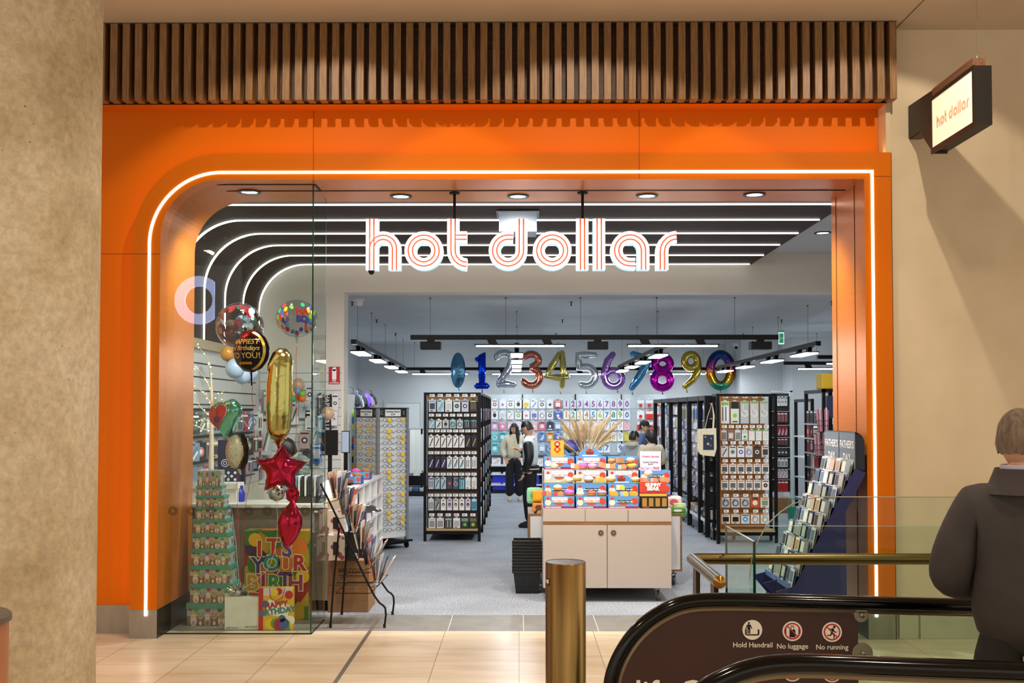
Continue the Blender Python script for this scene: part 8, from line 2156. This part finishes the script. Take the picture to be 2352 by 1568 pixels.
def hand(mb, wrist, direction, palm_n, s=1.0, curl=0.5, mi=0, side=1):
    """palm with five separate fingers"""
    d = Vector(direction).normalized(); n = Vector(palm_n); n = (n - d * n.dot(d)).normalized(); l = d.cross(n).normalized() * side
    w = Vector(wrist); S_ = s
    pc = w + d * 0.05 * S_
    vs, fs = skin_geo([(*w, .022 * S_, .018 * S_), (*(w + d * .045 * S_), .036 * S_, .014 * S_), (*(w + d * .085 * S_), .038 * S_, .012 * S_)], [(0, 1), (1, 2)], 2)
    mb.add(vs, fs, mi)
    for k, (off, ln) in enumerate(((-0.030, 0.070), (-0.010, 0.080), (0.011, 0.074), (0.030, 0.058))):
        b = w + d * .078 * S_ + l * off * S_
        c1 = curl * 0.5; c2 = curl * 1.1
        p1 = b + (d * math.cos(c1) + n * math.sin(c1)) * ln * .45 * S_; p2 = p1 + (d * math.cos(c2) + n * math.sin(c2)) * ln * .33 * S_
        p3 = p2 + (d * math.cos(c2 * 1.4) + n * math.sin(c2 * 1.4)) * ln * .25 * S_
        vs, fs = skin_geo([(*b, .0095 * S_), (*p1, .009 * S_), (*p2, .008 * S_), (*p3, .006 * S_)], [(0, 1), (1, 2), (2, 3)], 1)
        mb.add(vs, fs, mi)
    b = w + d * .02 * S_ - l * .028 * S_
    p1 = b + (d * 0.7 - l * 0.7).normalized() * .035 * S_; p2 = p1 + (d * 0.9 - l * 0.2 + n * 0.4 * curl).normalized() * .03 * S_
    vs, fs = skin_geo([(*b, .012 * S_), (*p1, .0105 * S_), (*p2, .008 * S_)], [(0, 1), (1, 2)], 1); mb.add(vs, fs, mi)
def head_geo(mb, c, rot, s=1.0, mi=0, eye=1, brow=2, lip=3):
    """head about 0.235 tall centred at c; face towards local -y; rot: 4x4 rotation"""
    c = Vector(c); vs = []; fs = []; n, m = 24, 18
    M4 = Matrix.Translation(c) @ rot @ Matrix.Scale(s, 4)
    def shape(a, ph):
        x = 0.076 * math.cos(ph) * math.sin(a); y = -0.096 * math.cos(ph) * math.cos(a); z = 0.118 * math.sin(ph)
        if z < 0: k = -z / 0.118; x *= 1 - 0.30 * k; y = y * (1 - 0.22 * k) - 0.018 * k * (1 if y < 0 else -0.6)
        if y < 0: y *= 0.96
        return (x, y, z)
    for i in range(m + 1):
        ph = -PI / 2 + PI * i / m
        for k in range(n): vs.append(shape(2 * PI * k / n, ph))
    for i in range(m):
        for k in range(n): fs.append((i * n + k, i * n + (k + 1) % n, (i + 1) * n + (k + 1) % n, (i + 1) * n + k))
    mb.add(vs, fs, mi, M4)
    # nose, ears, eyes, brows, mouth
    mb.add([(0, -0.088, 0.022), (-0.013, -0.088, -0.018), (0.013, -0.088, -0.018), (0, -0.113, -0.016), (0, -0.092, -0.026)], [(0, 1, 3), (0, 3, 2), (1, 4, 3), (3, 4, 2)], mi, M4)
    for s_ in (-1, 1):
        mb.ball((s_ * 0.078, 0.008, -0.002), 0.008, 0.018, 0.030, 10, 8, mi, M4)
        mb.ball((s_ * 0.031, -0.083, 0.012), 0.014, 0.007, 0.006, 10, 6, eye, M4)
        mb.box(s_ * 0.031 - 0.018, s_ * 0.031 + 0.018, -0.094, -0.082, 0.027, 0.032, brow, M4)
    mb.ball((0, -0.086, -0.050), 0.022, 0.010, 0.007, 12, 6, lip, M4)
    return M4
SKIN = noisy('skin_warm', '#dba98b', '#cf9c7e', 14, 0.55)
SKL = [SKIN, col('#17110f'), col('#1a1210'), col('#a8504c')]
def person(label, loc, rz, H, J, top, trousers, shoe, hair=None, head_rot=(0, 0, 0), extra=None, group=None, sleeves=None, collar=True, bulk=1.0):
    """J: joint overrides in a 1.70 m frame, person faces local -y"""
    t = thing('person', label, 'person', loc, rz); k = H / 1.70; t.scale = (k, k, k)
    j = dict(pel=(0, 0, .92), wai=(0, 0.0, 1.06), che=(0, 0.0, 1.25), nb=(0, 0.0, 1.41), nk=(0, -0.01, 1.475), hd=(0, -0.02, 1.572),
             sl=(-.17, 0, 1.38), el=(-.235, 0.02, 1.12), wl=(-.25, -0.03, .88), sr=(.17, 0, 1.38), er=(.235, 0.02, 1.12), wr=(.25, -0.03, .88),
             hl=(-.09, 0, .88), kl=(-.10, -0.02, .49), al=(-.10, 0.02, .09), hr=(.09, 0, .88), kr=(.10, -0.02, .49), ar=(.10, 0.02, .09))
    j.update(J)
    V = {a: Vector(b) for a, b in j.items()}
    mid = lambda a, b, f=.5: V[a].lerp(V[b], f)
    names = ['pel', 'wai', 'che', 'nb', 'nk', 'sl', 'el', 'wl', 'sr', 'er', 'wr', 'hl', 'kl', 'al', 'hr', 'kr', 'ar']
    rad = dict(pel=(.13, .10), wai=(.115, .085), che=(.105, .075), nb=(.055, .05), nk=(.052, .055), sl=(.042, .042), el=(.038, .038), wl=(.026, .024), sr=(.042, .042), er=(.038, .038), wr=(.026, .024), hl=(.085, .085), kl=(.055, .055), al=(.036, .036), hr=(.085, .085), kr=(.055, .055), ar=(.036, .036))
    ed = [('pel', 'wai'), ('wai', 'che'), ('che', 'nb'), ('nb', 'nk'), ('che', 'sl'), ('sl', 'el'), ('el', 'wl'), ('che', 'sr'), ('sr', 'er'), ('er', 'wr'), ('pel', 'hl'), ('hl', 'kl'), ('kl', 'al'), ('pel', 'hr'), ('hr', 'kr'), ('kr', 'ar')]
    ix = {a: i for i, a in enumerate(names)}
    vs, fs = skin_geo([(*V[a], *rad[a]) for a in names], [(ix[a], ix[b]) for a, b in ed], 2)
    mb = MB(); mb.add(vs, fs, 0)
    HR_ = Matrix.Rotation(head_rot[2], 4, 'Z') @ Matrix.Rotation(head_rot[0], 4, 'X') @ Matrix.Rotation(head_rot[1], 4, 'Y')
    vs, fs = skin_geo([(*V['nb'], .06, .06), (*V['nk'], .050, .052), (*(V['hd'] + Vector((0, 0.01, -.04))), .05, .055)], [(0, 1), (1, 2)], 1); mb.add(vs, fs, 0)
    HM = head_geo(mb, V['hd'], HR_)
    for w_, e_, sd_ in (('wl', 'el', 1), ('wr', 'er', -1)):
        dd = (V[w_] - V[e_]).normalized(); hand(mb, V[w_] + dd * 0.01, dd, (0.25 * sd_, -1, 0.1) if abs(dd.z) > .6 else (0, 0, -1), 0.95, 0.7, 0, sd_)
    mb.build('body', SKL, t, smooth=True, angle=80, local=True)
    # trousers
    tr = [('pel', .150, .118), ('hl', .105 * trousers[1], .10 * trousers[1]), ('kl', .085 * trousers[1], .085 * trousers[1]), ('al', .078 * trousers[2], .078 * trousers[2]), ('hr', .105 * trousers[1], .10 * trousers[1]), ('kr', .085 * trousers[1], .085 * trousers[1]), ('ar', .078 * trousers[2], .078 * trousers[2])]
    nd = [(*V[a], r1, r2) for a, r1, r2 in tr]; nd.append((*(V['wai'] + Vector((0, 0, -.04))), .135, .105))
    vs, fs = skin_geo(nd, [(0, 1), (1, 2), (2, 3), (0, 4), (4, 5), (5, 6), (0, 7)], 2)
    MB().add(vs, fs).build('trousers', trousers[0], t, smooth=True, angle=80, local=True)
    # jacket
    b = top[1]
    nd = [(*(V['pel'] + Vector((0, 0, top[2]))), .165 * b, .125 * b), (*V['wai'], .165 * b, .125 * b), (*V['che'], .170 * b, .130 * b), (*V['nb'], .100 * b, .085 * b), (*V['sl'], .085 * b, .085 * b), (*V['el'], .068 * b, .068 * b), (*(V['wl'] - (V['wl'] - V['el']) * .06), .048 * b, .046 * b), (*V['sr'], .085 * b, .085 * b), (*V['er'], .068 * b, .068 * b), (*(V['wr'] - (V['wr'] - V['er']) * .06), .048 * b, .046 * b)]
    if sleeves is None:
        vs, fs = skin_geo(nd, [(0, 1), (1, 2), (2, 3), (2, 4), (4, 5), (5, 6), (2, 7), (7, 8), (8, 9)], 2)
        MB().add(vs, fs).build('jacket', top[0], t, smooth=True, angle=80, local=True)
    else:
        ex_ = [(*(V[a_] + (V[b_] - V[a_]) * .3), .080 * b, .080 * b) for a_, b_ in (('sl', 'el'), ('sr', 'er'))]
        vs, fs = skin_geo(nd[:4] + [nd[4], nd[7]] + ex_, [(0, 1), (1, 2), (2, 3), (2, 4), (2, 5), (4, 6), (5, 7)], 2)
        MB().add(vs, fs).build('jacket', top[0], t, smooth=True, angle=80, local=True)
        for q in ((4, 5, 6), (7, 8, 9)):
            vs, fs = skin_geo([(nd[i][0], nd[i][1], nd[i][2], nd[i][3] * 1.04, nd[i][4] * 1.04) for i in q], [(0, 1), (1, 2)], 2)
            tag(MB().add(vs, fs).build('sleeve', sleeves, t, smooth=True, angle=80, local=True), 'dark sleeve')
    if collar:
        nk = V['nb'] + Vector((0, 0, .03)); cm = MB().lathe([(.088, -.03), (.074, .005), (.064, .014), (.062, .005), (.07, -.02)], 24, 0, Matrix.Translation(nk), cap=False)
        cm.build('collar', top[0], t, smooth=True, local=True)
    for a in ('al', 'ar'):
        p = V[a]; f = MB().lathe([(0.0, 0), (.92, 0), (1.0, .02), (.98, .05), (.72, .085), (0.4, .10), (0, .105)], 20, 0, Matrix.Translation((p.x, p.y - 0.055, 0.0)) @ Matrix.Diagonal((.048, .135, 0.85, 1)), cap=False)
        f.build('shoe', shoe, t, smooth=True, local=True)
    if hair: hair(t, HM, V)
    if extra: extra(t, V, HM)
    return t
HB = noisy('black_hair', '#0d0a0a', '#1c1614', 40, 0.45, (1, 1, 0.2))
def cap_hair(back=-0.06, front=0.035, puff=1.0, mat=None, side=-0.01):
    def f(t, HM, V):
        mb = MB(); n, m = 28, 14; vs = []; fs = []
        for i in range(m + 1):
            for k in range(n):
                a = 2 * PI * k / n; ca = math.cos(a)   # ca=1 face side
                low = (front + 0.014 * math.sin(k * 3.1)) if ca > 0.55 else (side if ca > -0.1 else back + 0.006 * math.sin(k * 2.7))
                if 0.55 >= ca > 0.2: low = front + (side - front) * (0.55 - ca) / 0.35
                ph0 = math.asin(max(-0.99, low / 0.125)); ph = PI / 2 + (ph0 - PI / 2) * i / m
                w = 1 + 0.02 * math.sin(k * 5 + i) + 0.015 * math.sin(k * 2.3 + i * 1.7)
                vs.append((0.083 * puff * w * math.cos(ph) * math.sin(a), -0.100 * puff * w * math.cos(ph) * ca + 0.004, 0.127 * puff * math.sin(ph)))
        for i in range(m):
            for k in range(n): fs.append((i * n + k, (i + 1) * n + k, (i + 1) * n + (k + 1) % n, i * n + (k + 1) % n))
        vs2 = [(x * 0.93, y * 0.93, z * 0.93) for x, y, z in vs[-n:]]
        mb.add(vs, fs, 0, HM); mb.add(vs[-n:] + vs2, [(k, (k + 1) % n, n + (k + 1) % n, n + k) for k in range(n)], 0, HM)
        mb.build('hair', mat or HB, t, smooth=True, angle=80, local=True)
    return f
def long_hair(t, HM, V):
    cap_hair(-0.05, 0.05, 1.04, side=-0.06)(t, HM, V)
    mb = MB(); r = random.Random(2)
    for k in range(30):
        a = R(58 + 244 * k / 29); x, y = 0.078 * math.sin(a), -0.088 * math.cos(a)
        ln = 0.30 if abs(k - 14.5) > 8 else 0.26
        dx = 0.035 * math.copysign(1, x) if abs(k - 14.5) > 9 else 0
        pts = [HM @ Vector((x, y, 0.05)), HM @ Vector((x * 1.06, y, -0.05)), HM @ Vector((x * 1.12 + dx * .4, y - 0.01 - (0.03 if abs(k - 14.5) > 9 else -0.03), -0.15)), HM @ Vector((x * 1.1 + dx, y - (0.06 if abs(k - 14.5) > 9 else -0.05), -0.15 - ln * .5)), HM @ Vector((x * 1.0 + dx, y - (0.065 if abs(k - 14.5) > 9 else -0.05), -0.15 - ln * .72))]
        mb.tube(pts, [.018, .021, .021, .016, .004], 7)
    mb.build('long_hair', HB, t, smooth=True, local=True)
cream_f = noisy('cream_fleece', '#d9cfb4', '#cbc0a2', 60, 0.95, bump=0.2); blackc = noisy('black_cloth', '#0f0f14', '#17171d', 20, 0.9)
# woman with long hair
wp_ = fl(1181, 1150)
def wx(t, V, HM):
    mb = MB()
    for i in range(5): z = 1.30 - i * 0.09; mb.ball((0.015, -.145 if i < 4 else -.14, z), 0.009, n=8, m=6)
    mb.build('button', col('#8c7c60'), t, local=True)
    mb = MB().box(-0.003, 0.003, -.150, -.12, .90, 1.38); mb.build('placket', col('#b8ac8c'), t, local=True)
    MB().box(0.10, 0.17, -.27, -.262, 1.16, 1.26, mat=None).build('held_paper', col('#dfe8ee'), t, local=True)
person('woman with long black hair in a cream fleece jacket and wide black trousers, looking down', (wp_.x, wp_.y, 0), R(4), 1.60,
       dict(wr=(.12, -.20, 1.14), er=(.22, .0, 1.13), wl=(-.20, -.05, .93), el=(-.26, .04, 1.12), kl=(-.10, -.02, .49), kr=(.10, -.02, .49), al=(-.10, .0, .09), ar=(.12, .0, .09)),
       (cream_f, 1.08, -0.03), (blackc, 1.18, 1.35), col('#b8ae98', 0.7), long_hair, (R(14), 0, R(-28)), wx)
# man in varsity jacket
mp = fl(1218, 1211)
def mx(t, V, HM):
    MB().lathe([(.175, 0), (.182, .02), (.180, .07), (.17, .09)], 28, 0, Matrix.Translation((V['pel'].x, V['pel'].y, .89)) @ Matrix.Diagonal((1, .80, 1, 1)), cap=False).build('waistband', col('#141416', 0.8), t, smooth=True, local=True)
    MB().lathe([(.184, .03), (.186, .045)], 28, 0, Matrix.Translation((V['pel'].x, V['pel'].y, .89)) @ Matrix.Diagonal((1, .80, 1, 1)), cap=False).build('waistband_stripe', col('#e8e8e8'), t, local=True)
    mb = MB()
    for s_ in (-1, 1):
        mb.tube([HM @ Vector((s_ * .031 + .024 * math.cos(2 * PI * k / 14), -.108, .008 + .018 * math.sin(2 * PI * k / 14))) for k in range(14)], .0018, 5, closed=True)
        mb.tube([HM @ Vector((s_ * .055, -.106, .012)), HM @ Vector((s_ * .082, -.02, .012))], .0018, 5)
    mb.tube([HM @ Vector((-.007, -.108, .01)), HM @ Vector((.007, -.108, .01))], .0018, 5); mb.build('spectacles', M['blackmatte'], t, local=True)
person('man with short black hair and spectacles in a white varsity jacket with black sleeves', (mp.x, mp.y + 0.05, 0), R(-104), 1.70,
       dict(wr=(.23, -.05, .86), er=(.255, .05, 1.10), wl=(-.08, -.20, 1.22), el=(-.24, -.0, 1.12), hd=(0, -.05, 1.565), nk=(0, -.025, 1.475)),
       (noisy('white_wool', '#dfe5e4', '#d2d9d8', 50, 0.9), 1.10, 0.02), (blackc, 1.02, .98), M['blackmatte'], cap_hair(-.045, .045, 1.02, side=.03), (R(24), 0, R(-8)), mx, sleeves=col('#0d0d10', 0.5))
# shoppers behind the cart at the right
sp = at(1480, 1100, 18.6)
def capx(t, V, HM):
    mb = MB().lathe([(.0, .125), (.05, .118), (.085, .08), (.094, .03), (.092, .025)], 24, 0, HM, cap=False)
    mb.add([(-.07, -.07, .04), (.07, -.07, .04), (.06, -.17, .025), (-.06, -.17, .025), (-.07, -.07, .032), (.07, -.07, .032), (.06, -.17, .018), (-.06, -.17, .018)], [(0, 1, 2, 3), (7, 6, 5, 4), (2, 1, 5, 6), (3, 2, 6, 7), (0, 3, 7, 4)], 0, HM)
    mb.build('cap', col('#101012', 0.8), t, smooth=True, local=True)
    MB().tube([V['sl'] + Vector((.06, -.10, .06)), V['che'] + Vector((-.13, -.13, -.05)), V['wai'] + Vector((-.14, -.10, 0))], .018, 6).build('backpack_strap', col('#2c3a5c'), t, local=True)
person('man in a black cap and blue jacket standing behind the other shoppers', (sp.x + .02, 18.9, 0), R(62), 1.68, dict(), (noisy('slate_blue_cloth', '#52648c', '#46587c', 30, 0.9), 1.05, 0), (blackc, 1, 1), M['blackmatte'], cap_hair(-.05, .04, 1.0), (R(8), 0, 0), capx)
sp = at(1456, 1100, 17.3)
def hoodx(t, V, HM):
    MB().lathe([(.0, -.10), (.07, -.08), (.12, -.02), (.115, .05), (.09, .03), (.05, -.03)], 22, 0, Matrix.Translation(V['nb'] + Vector((0, .06, .03))), cap=False).build('hood', noisy('cream_grey_hood', '#cfc6b0', '#a9b0b4', 6, 0.95), t, smooth=True, local=True)
person('young shopper with short black hair in a grey hooded top seen from behind', (sp.x, 17.3, 0), R(150), 1.52, dict(wr=(.12, -.22, 1.12), wl=(-.12, -.22, 1.12)), (noisy('grey_marl', '#a3abb2', '#8b949c', 50, 0.95), 1.10, 0), (blackc, 1, 1), col('#dddddd'), cap_hair(-.06, .03, 1.05), (R(10), 0, R(-30)), hoodx)
sp = at(1496, 1100, 16.4)
person('shopper with chin length black hair in a beige coat seen from behind', (sp.x, 16.4, 0), R(200), 1.55, dict(wr=(.12, -.22, 1.10), wl=(-.12, -.22, 1.10)), (noisy('beige_coat', '#c9bca4', '#b9ac92', 40, 0.95), 1.14, -.05), (blackc, 1, 1), M['blackmatte'], cap_hair(-.105, .03, 1.10, side=-.09), (R(12), 0, R(30)))
# shop assistant behind the counter
sp = at(693, 1000, 11.3)
person('shop assistant with dark hair in a striped green grey shirt bending behind the counter', (sp.x - .02, 11.35, 0), R(-70), 1.62, dict(hd=(0.0, -.16, 1.50), nk=(0, -.09, 1.44), nb=(0, -.05, 1.38), wr=(.16, -.24, 1.04), er=(.24, .02, 1.08), wl=(-.14, -.24, 1.04), el=(-.24, .02, 1.08)), (noisy('striped_green', '#9fb4ac', '#2c3a3a', 8, 0.9, (1, 1, 6)), 1.02, 0), (blackc, 1, 1), M['blackmatte'], cap_hair(-.08, .04, 1.08, side=-.05), (R(20), 0, 0))
# man on the escalator in the foreground
ep = at(2345, 1100, 4.32)
greyh = noisy('grey_brown_hair', '#54463a', '#7e6c58', 60, 0.8, (1, 1, 0.2))
def ex(t, V, HM):
    nk = V['nb'] + Vector((0, .0, .045))
    MB().lathe([(.150, -.075), (.118, -.04), (.102, .0), (.094, .022), (.086, .015), (.088, -.03)], 28, 0, Matrix.Translation(nk), cap=False).build('stand_collar', MATS['charcoal_jacket'], t, smooth=True, local=True)
    MB().lathe([(.078, -.02), (.074, .034), (.070, .036), (.07, -.02)], 24, 0, Matrix.Translation(nk), cap=False).build('shirt_collar', col('#b8b4c8'), t, smooth=True, local=True)
jk = noisy('charcoal_jacket', '#3b3432', '#332d2c', 12, 0.75)
person('man with short grey brown hair in a dark charcoal jacket riding the escalator', (ep.x, 4.32, 0.019), R(160), 1.83,
       dict(wl=(-.12, -.26, .98), el=(-.275, .03, 1.03), sl=(-.185, 0, 1.335), wr=(.12, -.26, .98), er=(.275, .03, 1.03), sr=(.185, 0, 1.335), hd=(0, -.035, 1.585)),
       (jk, 1.30, -0.2), (noisy('dark_trouser', '#1c1a1a', '#242020', 20, 0.9), 1.15, 1.1), M['blackmatte'], cap_hair(-.05, .05, 1.0, mat=greyh, side=.005), (0, 0, R(-20)), ex, collar=False)
